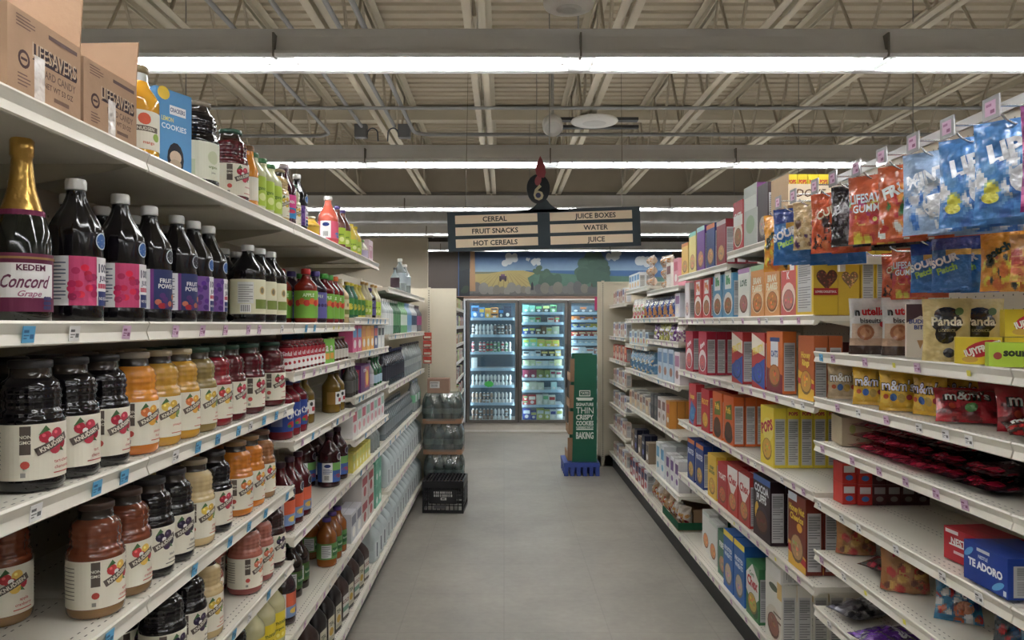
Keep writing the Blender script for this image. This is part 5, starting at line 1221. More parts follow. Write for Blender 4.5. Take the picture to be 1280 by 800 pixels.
db = kbox(0.21, 0.20, 0.135, prints=[('text', 'CHOCOLATE', 0, 0.07, 0.022, (120, 84, 60), 0.16)], col=(178, 148, 116))
put(db, 'lower brown candy carton on the topmost cereal shelf', S1, 1.43, 3.56, z, 0)
mb = MB(); CBX = (184, 156, 124); w, t, h = 0.21, 0.22, 0.15
mb.box(-w/2, w/2, -t/2, t/2, 0, 0.004, CBX, 'kraft'); mb.box(-w/2, -w/2+0.004, -t/2, t/2, 0.004, h, CBX, 'kraft'); mb.box(w/2-0.004, w/2, -t/2, t/2, 0.004, h, CBX, 'kraft'); mb.box(-w/2+0.004, w/2-0.004, t/2-0.004, t/2, 0.004, h, CBX, 'kraft'); mb.box(-w/2+0.004, w/2-0.004, -t/2, -t/2+0.004, 0.004, h*0.66, (226, 206, 176), 'kraft')
P = Paint(mb, plane((0, -t/2, 0), (1, 0, 0), (0, 0, 1), (0, -1, 0)), 'kraft', 9); P.rect(-w/2, 0, w/2, h*0.66, (226, 206, 176)); P.text('DOVE', 0.0, h*0.38, h*0.24, (96, 56, 40), maxw=w*0.7, bold=0.01, shear=0.25)
dv = ('carton', 'carton', mb.mesh('carton'), [])
put(dv, 'open display carton with cursive lettering holding small yellow boxes', S1, 1.43, 3.56, z+0.1355, 0)
sm = art_box(0.044, 0.03, 0.10, (240, 216, 40), [('text', 'POPS', 0, 0.065, 0.018, (206, 40, 60), 0.036, 0.05), ('ell', 0, 0.035, 0.014, 0.012, (240, 190, 90))], name='candy_box', nut=False)
for q in range(4): put(sm, 'small yellow box in the open display carton', S1, 1.353+q*0.0495, 3.475, z+0.1425+0.042 - 0.0, 0, cat='box')
# section C topmost z 2.135
z = 2.138; S1c = 'second topmost cereal shelf'
for dsc, c, c2, d, hh, n in (('yellow granola box', (232, 190, 90), (206, 120, 50), 5.35, 0.235, 2), ('pale yellow and teal box', (226, 210, 120), (120, 196, 180), 5.14, 0.29, 2), ('purple and teal box', (110, 60, 150), (150, 206, 200), 4.92, 0.30, 3), ('royal blue and orange box', (40, 66, 140), (226, 120, 70), 4.68, 0.285, 1), ('crimson cereal box with grey side', (150, 30, 46), (206, 190, 190), 4.44, 0.275, 3)):
    w = 0.19; cstack(cereal(w, 0.06, hh, c, '', WHITE, band=c2, bowl=(206, 150, 90)), dsc, S1c, 0, z, w, 0.06, n, d=d)
# S3 z 1.44
z = 1.443
krv = cereal(0.20, 0.062, 0.285, (190, 34, 60), 'krave', WHITE, cream=(232, 226, 226), bowl=(206, 90, 90), rot=0.3); frt = cereal(0.195, 0.062, 0.29, (200, 50, 50), 'FRUITY', (240, 220, 90), bowl=(60, 90, 180), extra=[('poly', [(-0.0975, 0.04), (0.0975, 0.0), (0.0975, 0.16), (-0.0975, 0.1)], (50, 90, 180)), ('poly', [(-0.0975, 0.2), (0.0975, 0.17), (0.0975, 0.24), (-0.0975, 0.29)], (236, 226, 210))], rot=0.2)
cct = cereal(0.215, 0.066, 0.30, (226, 110, 40), '', WHITE, band=(226, 110, 40), bowl=(190, 120, 60), extra=[('rect', -0.05, 0.13, 0.05, 0.26, (226, 230, 236)), ('rect', -0.06, 0.25, 0.07, 0.27, (50, 70, 140)), ('poly', [(-0.1075, 0.0), (0.1075, 0.0), (0.1075, 0.09), (-0.1075, 0.12)], (130, 30, 50)), ('text', 'OATS', 0, 0.19, 0.03, (60, 80, 150), 0.09, 0.04)])
chn = cereal(0.17, 0.06, 0.285, (190, 90, 40), 'Honey|Rings', (240, 206, 70), bowl=(206, 150, 60), th=0.09, extra=[('poly', [(-0.085, 0), (0.085, 0), (0.085, 0.09), (-0.085, 0.13)], (236, 186, 50)), ('poly', [(-0.085, 0.07), (0.085, 0.05), (0.085, 0.075), (-0.085, 0.095)], (206, 40, 50))])
cstack(krv, 'crimson and white chocolate cereal box', S3, 0, z, 0.20, 0.062, 2, d=5.22)
cstack(krv, 'crimson and white chocolate cereal box', S3, 0, z, 0.20, 0.062, 5, d=4.86)
cstack(frt, 'red fruity cereal box with blue swoosh', S3, 0, z, 0.195, 0.062, 2, d=4.13)
cstack(frt, 'red fruity cereal box with blue swoosh', S3, 0, z, 0.195, 0.062, 1, d=3.78)
cstack(cct, 'orange cereal box with white panel', S3, 0, z, 0.20, 0.066, 1, d=3.545)
cstack(chn, 'orange-brown honey ring cereal box', S3, 0, z, 0.155, 0.06, 2, x0=1.335, d=3.20)
cho = art_box(0.10, 0.17, 0.255, (110, 30, 34), [('rect', -0.05, 0.21, 0.05, 0.255, (90, 160, 200)), ('text', 'Chocolate', 0, 0.17, 0.012, (226, 190, 120), 0.08), ('text', 'Rings', 0, 0.14, 0.02, (236, 190, 60), 0.08, 0.04), ('ell', 0, 0.07, 0.04, 0.035, (90, 50, 30))], name='cereal_box', cat='cereal box')
put(cho, 'dark red chocolate cereal box above the candy', S3, 1.56, 3.19, z, 0)
put(cho, 'dark red chocolate cereal box above the candy', S3, 1.67, 3.19, z, 0)
# S4 z 1.065
z = 1.068
frl = cereal(0.19, 0.06, 0.29, (206, 50, 60), 'loops', (240, 220, 60), bowl=(60, 130, 190), extra=[('poly', [(-0.095, 0.03), (0.02, 0.0), (0.095, 0.12), (-0.03, 0.17)], (60, 110, 180))]); frl2 = cereal(0.19, 0.06, 0.28, (196, 30, 46), 'FROOT', (240, 214, 60), bowl=(226, 180, 60))
ree = cereal(0.20, 0.062, 0.285, (224, 96, 36), 'Puffs', (238, 206, 60), bowl=(80, 48, 36), extra=[('poly', [(-0.06, 0.14), (0.07, 0.15), (0.06, 0.24), (-0.05, 0.22)], (90, 120, 40)), ('ell', 0, 0.05, 0.08, 0.045, (60, 34, 28))])
pops = cereal(0.185, 0.0625, 0.295, (238, 212, 50), 'POPS', (200, 30, 70), bowl=(226, 170, 60), th=0.17, ty=0.66, rot=0.25, extra=[('ell', 0.01, 0.18, 0.075, 0.06, (240, 226, 110))])
pops_s = art_box(0.185, 0.0625, 0.295, (238, 212, 50), [('text', 'POPS', 0, 0.19, 0.05, (200, 30, 70), 0.16, 0.05)], name='cereal_box', sprints=[('text', 'POPS', 0, 0.268, 0.016, (200, 30, 70), 0.045, 0.05)])
def join(a, extra_side):  # adds a side title to an existing box recipe
    return a
cstack(frl, 'red and blue ring cereal box', S4, 0, z, 0.19, 0.06, 1, d=5.13)
cstack(frl2, 'red fruit ring cereal box with yellow lettering', S4, 0, z, 0.19, 0.06, 3, d=4.80)
cstack(ree, 'orange peanut butter puff cereal box', S4, 0, z, 0.20, 0.062, 1, d=4.52)
cstack(ree, 'orange peanut butter puff cereal box', S4, 0, z, 0.20, 0.062, 5, d=4.29)
put(pops, 'bright yellow puffed corn cereal box', S4, 1.33, 3.65+0.0925, z, rad(-90), cat='cereal box')
for q in range(1, 6): put(pops_s, 'rear yellow puffed corn box', S4, 1.33+q*0.066, 3.65+0.0925, z, rad(-90), cat='cereal box')
# S5 z 0.665
z = 0.668
ff = cereal(0.19, 0.062, 0.29, (36, 66, 150), 'FROSTED', (226, 232, 240), bowl=(220, 170, 80), band=(226, 120, 60)); hbo = cereal(0.19, 0.062, 0.275, (230, 186, 60), 'HONEY|BUNCHES', (60, 90, 60), bowl=(206, 150, 60), th=0.07)
redb = cereal(0.19, 0.06, 0.26, (190, 40, 46), 'TOAST', WHITE, bowl=(190, 110, 60)); chx = cereal(0.19, 0.06, 0.275, (196, 56, 50), '', WHITE, bowl=(206, 140, 80), extra=[('poly', [(-0.095, 0.20), (0, 0.10), (0.095, 0.20), (0.095, 0.275), (-0.095, 0.275)], (236, 230, 226)), ('text', 'Chex', 0, 0.20, 0.045, (196, 36, 46), 0.16, 0.04)])
coc = cereal(0.25, 0.075, 0.32, (46, 24, 34), 'COCOA|PUFFS', (236, 240, 244), bowl=(110, 60, 40), band=(70, 110, 190), th=0.12, ty=0.80, extra=[('ell', -0.07, 0.13, 0.03, 0.05, (236, 186, 50)), ('ell', 0.01, 0.10, 0.09, 0.07, (60, 40, 60))])
hnc = cereal(0.20, 0.075, 0.335, (130, 44, 30), 'Honey Nut|Cheerios', (240, 206, 60), bowl=(196, 150, 100), th=0.085, ty=0.80, extra=[('rect', -0.10, 0.30, 0.0, 0.335, (196, 206, 220)), ('poly', [(-0.1, 0), (0.1, 0), (0.1, 0.07), (-0.1, 0.11)], (236, 180, 50)), ('poly', [(-0.1, 0.06), (0.1, 0.03), (0.1, 0.06), (-0.1, 0.095)], (206, 36, 46)), ('ell', 0.03, 0.19, 0.03, 0.02, (240, 170, 50))])
cstack(ff, 'dark blue frosted flake cereal box', S5, 0, z, 0.19, 0.062, 4, d=5.18)
cstack(ff, 'dark blue frosted flake cereal box', S5, 0, z, 0.19, 0.062, 3, d=4.95)
cstack(hbo, 'yellow honey cereal box', S5, 0, z, 0.19, 0.062, 3, d=4.64)
cstack(redb, 'plain red cereal box', S5, 0, z, 0.19, 0.06, 3, d=4.42)
cstack(chx, 'red and white woven-square cereal box', S5, 0, z, 0.18, 0.06, 1, d=4.22); cstack(chx, 'red and white woven-square cereal box', S5, 0, z, 0.19, 0.06, 2, d=4.01)
cstack(coc, 'large dark brown cocoa cereal box', S5, 0, z, 0.25, 0.075, 4, d=3.70)
cstack(hnc, 'large brown-orange honey nut cereal box', S5, 0, z, 0.20, 0.075, 3, d=3.265)
# S6 bottom deck z 0.2
z = 0.203
wo = cereal(0.18, 0.06, 0.27, (226, 226, 222), '', WHITE, bowl=(226, 140, 80), band=(206, 214, 206)); grb = cereal(0.19, 0.07, 0.28, (60, 120, 84), 'FIBER', WHITE, bowl=(186, 140, 100)); fmw = cereal(0.185, 0.12, 0.34, (36, 100, 186), 'FROSTED|WHEATS', (232, 238, 246), bowl=(206, 180, 150), band=(240, 206, 40), th=0.07)
ccx = cereal(0.20, 0.075, 0.29, (60, 130, 76), '', WHITE, bowl=(206, 170, 70), extra=[('poly', [(-0.1, 0.13), (0, 0.06), (0.1, 0.13), (0.1, 0.22), (0, 0.29), (-0.1, 0.22)], (236, 234, 228)), ('text', 'Corn', -0.01, 0.235, 0.024, (60, 130, 76), 0.08, 0.03), ('text', 'Chex', 0, 0.19, 0.05, (200, 36, 46), 0.18, 0.05), ('ell', 0.04, 0.05, 0.05, 0.04, (36, 84, 50))])
wht = cereal(0.22, 0.072, 0.32, (226, 224, 214), '', WHITE, bowl=(150, 90, 70), extra=[('ell', 0.0, 0.275, 0.06, 0.018, (70, 84, 60)), ('rect', 0.0, 0.15, 0.10, 0.16, (120, 110, 96)), ('rect', 0.0, 0.12, 0.10, 0.13, (120, 80, 70)), ('rect', 0.05, 0.24, 0.11, 0.32, (226, 190, 110))], cream=(214, 206, 190))
cstack(wo, 'white box with orange bowl', S6, 0, z, 0.18, 0.06, 2, x0=1.40, d=5.05)
cstack(wo, 'white box with orange bowl', S6, 0, z, 0.18, 0.06, 1, x0=1.38, d=4.80) 
cstack(grb, 'dark green cereal box', S6, 0, z, 0.19, 0.07, 3, x0=1.36, d=4.52)
cstack(fmw, 'large blue frosted wheat box with yellow top stripe', S6, 0, z, 0.185, 0.12, 2, x0=1.33, d=4.30)
cstack(fmw, 'large blue frosted wheat box with yellow top stripe', S6, 0, z, 0.185, 0.12, 2, x0=1.33, d=4.10)
cstack(ccx, 'green and white corn cereal box', S6, 0, z, 0.20, 0.075, 2, x0=1.33, d=3.87)
cstack(wht, 'white granola cereal box', S6, 0, z, 0.22, 0.072, 5, x0=1.33, d=3.55)
lie = art_box(0.20, 0.07, 0.26, (228, 226, 220), [('rect', -0.09, 0.16, 0.09, 0.24, (170, 80, 60)), ('ell', 0.02, 0.09, 0.05, 0.05, (206, 180, 90)), ('rect', -0.08, 0.02, 0.08, 0.05, (90, 130, 60))], name='cereal_box', cat='cereal box', side=(206, 206, 204))
o = put(lie, 'white cereal box lying flat on top of the granola boxes', S6, 1.33, 3.66, z+0.322+0.07, rad(-90), rx=rad(-90))

# --- sections D-F, smaller packages
def pillow(w, h, t, colfn, texts=(), m='film', nu=28, nv=38, seed=1, wr=0.004, name='candy_bag', cat='bag', fin=0.012, lay=False, gusset=False):
    """a sealed pouch; u across, v up, z = v, front faces -Y"""
    rr = random.Random(seed); ph = [rr.uniform(0, 6.28) for _ in range(8)]
    def T(u, v, s_):
        a = 2*u/w; b = min(1.0, max(0.0, v/h))
        e_ = max(0.0, 1-abs(a)**2.6)**0.6*max(0.0, math.sin(PI*min(1, max(0, (b-fin/h)/(1-2*fin/h)))))**0.5 if fin/h < b < 1-fin/h else 0
        if gusset: e_ = max(0.0, 1-abs(a)**3)**0.6*max(0.0, min(1, (1-b)*2.2))**0.8
        n_ = noise.noise(Vector((u*28+ph[0], v*28+ph[1], s_*3.3+seed)))+0.5*noise.noise(Vector((u*70+ph[2], v*60, s_+seed)))
        fold = 0.5*wr*math.sin(u/w*26+ph[4]+2*math.sin(v/h*3+ph[5]))*(abs(2*b-1)**2.5)*(1-abs(a)**4)*e_
        return (t/2)*e_+1.35*wr*n_*(0.35+e_)+fold*1.6
    def pos(u, v, s_, k=0):
        x = u*(1-0.10*math.sin(PI*v/h)*(t/w)*2); z_ = v
        return (x, -s_*(T(u, v, s_)+0.0009+(0.0004*min(k, 12)+0.00012*k if k else 0)), z_)
    mb = MB()
    for s_ in (1, -1):
        rows = [[pos(-w/2+w*j/nu, h*i/nv, s_) for j in range(nu+1)] for i in range(nv+1)]
        mb.grid(rows, lambda i, j: colfn((j+0.5)/nu*2-1, (i+0.5)/nv) if s_ > 0 else colfn(-9, (i+0.5)/nv), m, smooth=True, flip=(s_ < 0))
    P = Paint(mb, lambda u, v, k: pos(u, v, 1, k+4), m, 0.01)
    for q in texts: getattr(P, q[0])(*q[1:])
    me = mb.mesh(name)
    if lay:     # stored lying down: thickness upwards
        for v in me.vertices: x, y, z_ = v.co; v.co = (x, z_-h/2, -y)
        zm = min(v.co.z for v in me.vertices)
        for v in me.vertices: v.co.z -= zm
    return (name, cat, me, [])
def two(c1, c2, cut=0.5, back=None):
    def f(u, v):
        if u < -5: return back or c1
        return c1 if v > cut else c2
    return f
def patch(base, spots, seed=2, band=None):
    rr = random.Random(seed); S_ = [(rr.uniform(-0.95, 0.95), rr.uniform(0.03, 0.62), rr.uniform(0.09, 0.24), rr.choice(spots)) for _ in range(26)]
    def f(u, v):
        if u < -5: return base
        k = 1+0.10*noise.noise(Vector((u*2.1, v*4, seed)))
        wu = u+0.16*noise.noise(Vector((u*3, v*5, seed+5))); wv = v+0.06*noise.noise(Vector((u*3+7, v*5, seed)))
        c = base
        for a, b, r, cc in S_:
            d = (wu-a)**2*0.5+(wv-b)**2*2
            if d < r*r*0.5:
                c = cc
                if d > r*r*0.28: c = tuple((x+y)/2 for x, y in zip(cc, base))
                break
        return tuple(min(255, int(x*k)) for x in c)
    return f
# --- D/E/F fill
DD = {'D8': ('second shelf from the top in the snack section', 2.073), 'D7': ('blue pouch snack shelf', 1.833), 'D6': ('violet pouch snack shelf', 1.643), 'D5': ('granola box shelf', 1.313), 'D4': ('slim box snack shelf', 0.933), 'D3': ('milk carton shelf', 0.483), 'D2': ('bottom snack deck', 0.203)}
def smallrow(ph, z, y0, y1, specs, x0=1.335, n=2):
    y = y0; i = 0
    while y < y1-0.05:
        s_ = specs[i % len(specs)]; dsc, w, t, h, c, c2, c3 = s_
        if y+w > y1: break
        tpl = SB.get((dsc, w)); 
        if tpl is None: tpl = SB[(dsc, w)] = sbox(w, t, h, c, c2, c3, nut=t > 0.05, name='snack_box')
        for q in range(n): put(tpl, dsc if q == 0 else 'back-row '+dsc, ph, x0+q*(t+0.004), y+w/2, z, rad(-90), cat='box')
        y += w+0.012; i += 1
SB = {}
don = pillow(0.24, 0.098, 0.085, patch((206, 176, 150), [(206, 130, 60), (196, 110, 50), (236, 226, 214)], 3), seed=5, name='bread_bag', cat='bag', wr=0.006)
z = 2.073; ph = 'top shelf of the snack section'
pk1 = sbox(0.15, 0.06, 0.215, (226, 150, 166), (206, 90, 110)); pk2 = sbox(0.17, 0.06, 0.20, (232, 224, 214), (120, 60, 60))
put(pk1, 'pink snack box with dark side', ph, 1.335, 5.75, z, rad(-90), cat='box'); put(pk1, 'pink snack box with dark side', ph, 1.40, 5.75, z, rad(-90), cat='box')
put(pk2, 'cream snack box beside the pink ones', ph, 1.335, 6.0, z, rad(-90), cat='box'); put(pk2, 'cream snack box beside the pink ones', ph, 1.40, 6.0, z, rad(-90), cat='box')
for q in range(3):
    put(don, 'clear bag of orange-brown bread rolls, stacked', ph, 1.41, 6.38, z+q*0.10, rad(-90)+0.1*q)
for q in range(3): put(don, 'clear bag of orange-brown bread rolls', 'far top snack shelf', 1.41, 7.05, 2.133+q*0.10, rad(-90))
smallrow('far top snack shelf', 2.133, 7.3, 7.95, [('white and blue snack box', 0.14, 0.06, 0.16, (226, 230, 234), (90, 150, 200), (226, 180, 120))])
bpo = pillow(0.20, 0.18, 0.09, patch((36, 60, 140), [(206, 120, 60), (226, 180, 90), (30, 50, 120)], 8), [('text', 'CHIPS', 0, 0.13, 0.025, WHITE, 0.14, 0.04), ('ell', 0, 0.06, 0.05, 0.035, (206, 130, 70))], seed=8, gusset=True)
wpo = pillow(0.17, 0.20, 0.08, patch((220, 214, 200), [(206, 60, 70), (160, 190, 90)], 9), [('text', 'RICE', 0, 0.13, 0.02, (206, 50, 60), 0.1)], seed=9, gusset=True)
ph, z = DD['D7']
put(sbox(0.15, 0.06, 0.185, (220, 220, 232), (150, 110, 170)), 'white and violet snack box', ph, 1.34, 5.72, z, rad(-90), cat='box')
y = 5.96
for q in range(6): put(bpo, 'round blue snack pouch', ph, 1.39, y, z, rad(-80)); y += 0.215
for q in range(3): put(wpo, 'white and red snack pouch', ph, 1.38, y, z, rad(-80)); y += 0.20
ph, z = DD['D6']
ypo = pillow(0.18, 0.138, 0.07, patch((150, 150, 60), [(110, 40, 120), (230, 214, 120), (236, 230, 226)], 12), [('text', 'dates', 0, 0.09, 0.02, WHITE, 0.12)], seed=12, gusset=True); vpo = pillow(0.18, 0.138, 0.07, patch((90, 40, 110), [(196, 206, 90), (230, 226, 226)], 14), seed=14, gusset=True); tpo = pillow(0.17, 0.138, 0.07, patch((186, 170, 156), [(120, 60, 110)], 15), seed=15, gusset=True)
for q, (t_, d_) in enumerate(((tpo, 'greyish tan snack pouch'), (vpo, 'violet snack pouch'), (ypo, 'olive and violet snack pouch'), (ypo, 'olive and violet snack pouch'), (vpo, 'violet snack pouch'))): put(t_, d_, ph, 1.38, 5.70+q*0.21, z, rad(-75))
smallrow('far chest-high snack shelf', 1.573, 6.85, 7.95, [('pale blue bar box', 0.14, 0.06, 0.13, (190, 210, 220), (90, 120, 170), (226, 190, 90)), ('grey and white bar box', 0.13, 0.06, 0.15, (206, 206, 200), (150, 150, 150), (190, 90, 80))])
ph, z = DD['D5']
blw = sbox(0.18, 0.07, 0.26, (190, 206, 222), (90, 130, 180), (176, 110, 80)); piw = sbox(0.17, 0.07, 0.25, (226, 214, 218), (176, 110, 150), (150, 90, 80))
for n_, (t_, d_) in enumerate(((piw, 'white and pink granola box'), (blw, 'blue and white granola box'), (blw, 'blue and white granola box'), (blw, 'blue and white granola box'))):
    for q in range(3): put(t_, d_ if q == 0 else 'box behind a '+d_, ph, 1.335+q*0.074, 5.71+n_*0.21, z, rad(-90), cat='box')
rb = pillow(0.22, 0.205, 0.10, patch((70, 130, 176), [(226, 180, 110), (206, 220, 226), (60, 110, 160)], 18), seed=18, gusset=True)
for q in range(5): put(rb, 'round sky blue snack pouch', 'far waist-high snack shelf', 1.40, 6.93+q*0.225, 1.313, rad(-80))
ph, z = DD['D4']
dks = sbox(0.13, 0.055, 0.22, (60, 60, 64), (96, 92, 92), (110, 100, 90)); whs = sbox(0.14, 0.06, 0.22, (216, 206, 200), (120, 70, 60), (150, 120, 100)); ors = sbox(0.12, 0.06, 0.22, (216, 140, 50), (200, 80, 50))
for n_, (t_, d_, y_) in enumerate(((ors, 'orange slim box', 6.03), (whs, 'white slim box with brown print', 6.19), (whs, 'white slim box with brown print', 6.36), (dks, 'dark grey slim box', 6.52), (dks, 'dark grey slim box', 6.67))):
    for q in range(3): put(t_, d_ if q == 0 else 'box behind a '+d_, ph, 1.335+q*0.064, y_, z, rad(-90), cat='box')
smallrow('far thigh-high snack shelf', 0.933, 6.85, 7.95, [('tan granola bar box', 0.14, 0.07, 0.15, (206, 186, 160), (150, 90, 70), (226, 200, 150)), ('grey granola bar box', 0.13, 0.07, 0.17, (190, 190, 186), (110, 90, 90), (196, 160, 120))])
ph, z = DD['D3']
lbc = sbox(0.14, 0.10, 0.27, (226, 230, 234), (90, 160, 206), (90, 170, 210)); wpc = sbox(0.12, 0.09, 0.24, (228, 226, 228), (110, 60, 140), (110, 60, 140)); nvy = sbox(0.14, 0.06, 0.23, (26, 32, 60), (44, 54, 84), (110, 110, 190), 'natural'); brn = sbox(0.14, 0.06, 0.19, (150, 130, 106), (90, 70, 60))
for n_, (t_, d_, y_) in enumerate(((wpc, 'white and purple milk carton', 5.72), (wpc, 'white and purple milk carton', 5.88), (wpc, 'white and purple milk carton', 6.04), (lbc, 'white and light blue milk carton', 6.24), (lbc, 'white and light blue milk carton', 6.42))):
    for q in range(2): put(t_, d_ if q == 0 else 'carton behind a '+d_, ph, 1.335+q*0.104, y_, z, rad(-90), cat='carton')
for n_, (t_, d_, y_) in enumerate(((brn, 'brown snack box beside the navy one', 6.90), (nvy, 'navy snack box reading natural', 7.10), (brn, 'brown snack box beside the navy one', 7.30), (nvy, 'navy snack box', 7.5), (brn, 'brown snack box', 7.7))):
    for q in range(2): put(t_, d_ if q == 0 else 'box behind a '+d_, ph, 1.335+q*0.064, y_, z, rad(-90), cat='box')
# bottom: display trays with bagged loaves and far small boxes
mb = MB(); KB = (150, 118, 88); GT = (28, 92, 62)
mb.box(0, 0.40, 0, 0.55, 0, 0.005, KB, 'kraft'); mb.box(0, 0.40, 0, 0.006, 0.005, 0.06, GT, 'kraft'); mb.box(0, 0.006, 0.006, 0.55, 0.005, 0.06, GT, 'kraft'); mb.box(0.12, 0.40, 0.006, 0.012, 0.06, 0.16, KB, 'kraft'); mb.box(0.394, 0.40, 0.012, 0.55, 0.005, 0.165, KB, 'kraft'); mb.box(0.12, 0.394, 0.544, 0.55, 0.005, 0.16, KB, 'kraft')
P = Paint(mb, plane((0, 0, 0), (1, 0, 0), (0, 0, 1), (0, -1, 0)), 'kraft', 9); P.text('RC', 0.35, 0.03, 0.02, (90, 150, 120))
o = new('display_tray', mb.mesh('display_tray')); o.location = (1.322, 5.62, 0.2080); tag(o, 'brown cardboard display tray with green front edge on the bottom deck', 'tray')
loaf = pillow(0.14, 0.17, 0.10, patch((190, 150, 110), [(206, 130, 60), (196, 60, 50), (226, 210, 196)], 24), seed=24, name='bread_bag', wr=0.007); loaf2 = pillow(0.14, 0.165, 0.10, patch((206, 190, 176), [(206, 140, 70), (170, 40, 50)], 25), seed=26, name='bread_bag', wr=0.007)
put(loaf2, 'clear bag with red tie in the display tray', 'bottom snack deck', 1.40, 5.72, 0.2140, rad(-60)); put(loaf2, 'clear bag with red print in the display tray', 'bottom snack deck', 1.40, 5.90, 0.2140, rad(-80)); put(loaf, 'clear bag of orange snacks in the display tray', 'bottom snack deck', 1.40, 6.06, 0.2140, rad(-70))
put(loaf, 'clear bag of orange snacks', 'bottom snack deck', 1.39, 6.3, 0.203, rad(-80)); put(loaf2, 'clear bag with red print', 'bottom snack deck', 1.39, 6.48, 0.203, rad(-80)); put(loaf, 'clear bag of orange snacks', 'bottom snack deck', 1.39, 6.66, 0.203, rad(-80))
smallrow('far bottom snack deck', 0.203, 6.9, 7.95, [('navy and white biscuit box', 0.15, 0.07, 0.19, (226, 226, 230), (40, 50, 110), (196, 60, 70)), ('red and navy biscuit box', 0.14, 0.07, 0.17, (170, 60, 60), (50, 56, 100), (226, 220, 210))])
fs = [('cream and red packet', 0.12, 0.06, 0.15, (216, 196, 180), (176, 90, 80), (200, 160, 130)), ('white and blue packet', 0.13, 0.06, 0.17, (220, 222, 224), (110, 120, 170), (196, 120, 120)), ('tan and brown packet', 0.12, 0.06, 0.16, (196, 176, 160), (150, 90, 90), (226, 210, 190))]
for zz, hs, pn in ((2.013, 0, 'top'), (1.633, 1, 'second'), (1.363, 2, 'third'), (1.093, 0, 'fourth'), (0.813, 1, 'fifth'), (0.533, 2, 'sixth'), (0.203, 0, 'bottom')):
    f2 = fs[hs:]+fs[:hs]
    if pn == 'third': f2 = [('red and orange packet', 0.13, 0.06, 0.17, (196, 60, 50), (226, 130, 70), (226, 210, 190)), f2[0]]
    smallrow('%s shelf by the slotted panel' % pn, zz, 8.08, 9.1, f2, n=1)
# slivers behind the left end panel
for zz, pn in ((2.003, 'top'), (1.753, 'second'), (1.503, 'third'), (1.253, 'fourth'), (1.003, 'fifth'), (0.753, 'sixth'), (0.503, 'seventh'), (0.273, 'bottom')):
    y = 9.75
    while y < 11.8:
        dsc, w, t, h, c, c2, c3 = [('dark bottled item', 0.1, 0.06, 0.15, (50, 46, 60), (110, 60, 90), (150, 140, 150)), ('red packet', 0.13, 0.06, 0.13, (190, 60, 60), (226, 206, 190), (206, 150, 90)), ('white and grey packet', 0.12, 0.06, 0.14, (214, 206, 200), (120, 110, 120), (170, 140, 120)), ('yellow-green packet', 0.12, 0.06, 0.14, (176, 190, 90), (206, 196, 150), (120, 140, 90))][R0.randrange(4)]
        if (dsc, w) not in SB: SB[(dsc, w)] = sbox(w, t, h, c, c2, c3, name='snack_box')
        put(SB[(dsc, w)], dsc, '%s shelf past the end panel' % pn, -0.66, y+w/2, zz, rad(90), cat='packet'); y += w+0.012

# ================================================================== CANDY SIDE
A = 'candy shelf just below the hanging bags'
# pegboard header with hooks
e = empty('pegboard_header', (1.39, 0.72, 0)); tag(e, 'long cream pegboard with white top rail holding the hanging candy bags', 'pegboard')
mb = MB(); L_ = 2.40
mb.box(0, 0.012, 0, L_, 2.12, 2.365, (222, 212, 194), 'shelf')
zz = 2.135
while zz < 2.35:
    yy = 0.02
    while yy < L_-0.02:
        mb.face([(-0.0004, yy, zz), (-0.0004, yy, zz+0.006), (-0.0004, yy+0.006, zz+0.006), (-0.0004, yy+0.006, zz)], (96, 84, 74), 'shelf'); yy += 0.0254
    zz += 0.0254
mb.build('board', e)
mb = MB(); mb.box(-0.010, 0.022, 0, L_+0.004, 2.365, 2.395, (214, 214, 214), 'steel'); mb.build('top_rail', e)
for yy in (0.02, 1.19, 2.38):
    mb = MB(); mb.box(0.012, 0.035, yy-0.012, yy+0.012, 2.0, 2.37, (206, 198, 178), 'shelf'); mb.box(0.035, 0.34, yy-0.006, yy+0.006, 2.03, 2.07, (206, 198, 178), 'shelf'); mb.build('bracket', e)
def hook(x_back, y, z, ln, label_on=True):
    e2 = empty('display_hook', (x_back, y, z)); 
    mb = MB(); mb.tube([(0.0, 0, 0), (-ln+0.03, 0, -0.004), (-ln+0.01, 0, 0.006), (-ln, 0, 0.018)], 0.0028, (196, 196, 198), 'wire', 6); mb.box(-0.002, 0.004, -0.014, 0.014, -0.012, 0.05, (206, 206, 206), 'steel'); mb.build('prong', e2)
    if label_on:
        mb = MB(); mb.tube([(0.0, 0, 0.040), (-ln-0.02, 0, 0.036)], 0.0024, (196, 196, 198), 'wire', 6); mb.build('scan_wire', e2)
        mb = MB(); mb.box(-ln-0.024, -ln-0.020, -0.028, 0.028, 0.005, 0.055, (226, 224, 228), 'tagholder')
        P = Paint(mb, plane((-ln-0.0245, 0, 0.03), (0, -1, 0), (0, 0, 1), (-1, 0, 0)), 'paper', 9)
        P.rect(-0.018, -0.016, 0.018, 0.016, (216, 176, 206)); P.rect(-0.014, 0.004, 0.004, 0.010, (170, 110, 150)); P.rect(0.0, -0.012, 0.014, -0.004, (150, 90, 130))
        # the holder faces slightly towards the aisle mouth
        o_ = mb.build('tag_holder', e2); 
    tag(e2, '', 'hook', 'display hooks on the pegboard')
    return e2
HY = [1.32, 1.47, 1.62, 1.78, 1.93, 2.09, 2.24, 2.40, 2.54, 2.73, 2.88]
HK = []
for i, y in enumerate(HY):
    h_ = hook(1.389, y, 2.222, 0.30); HK.append(h_); h_['label'] = 'silver display hook with pink price tag, %s along the pegboard' % ORD[i]
BG = 'hanging from the pegboard hooks'
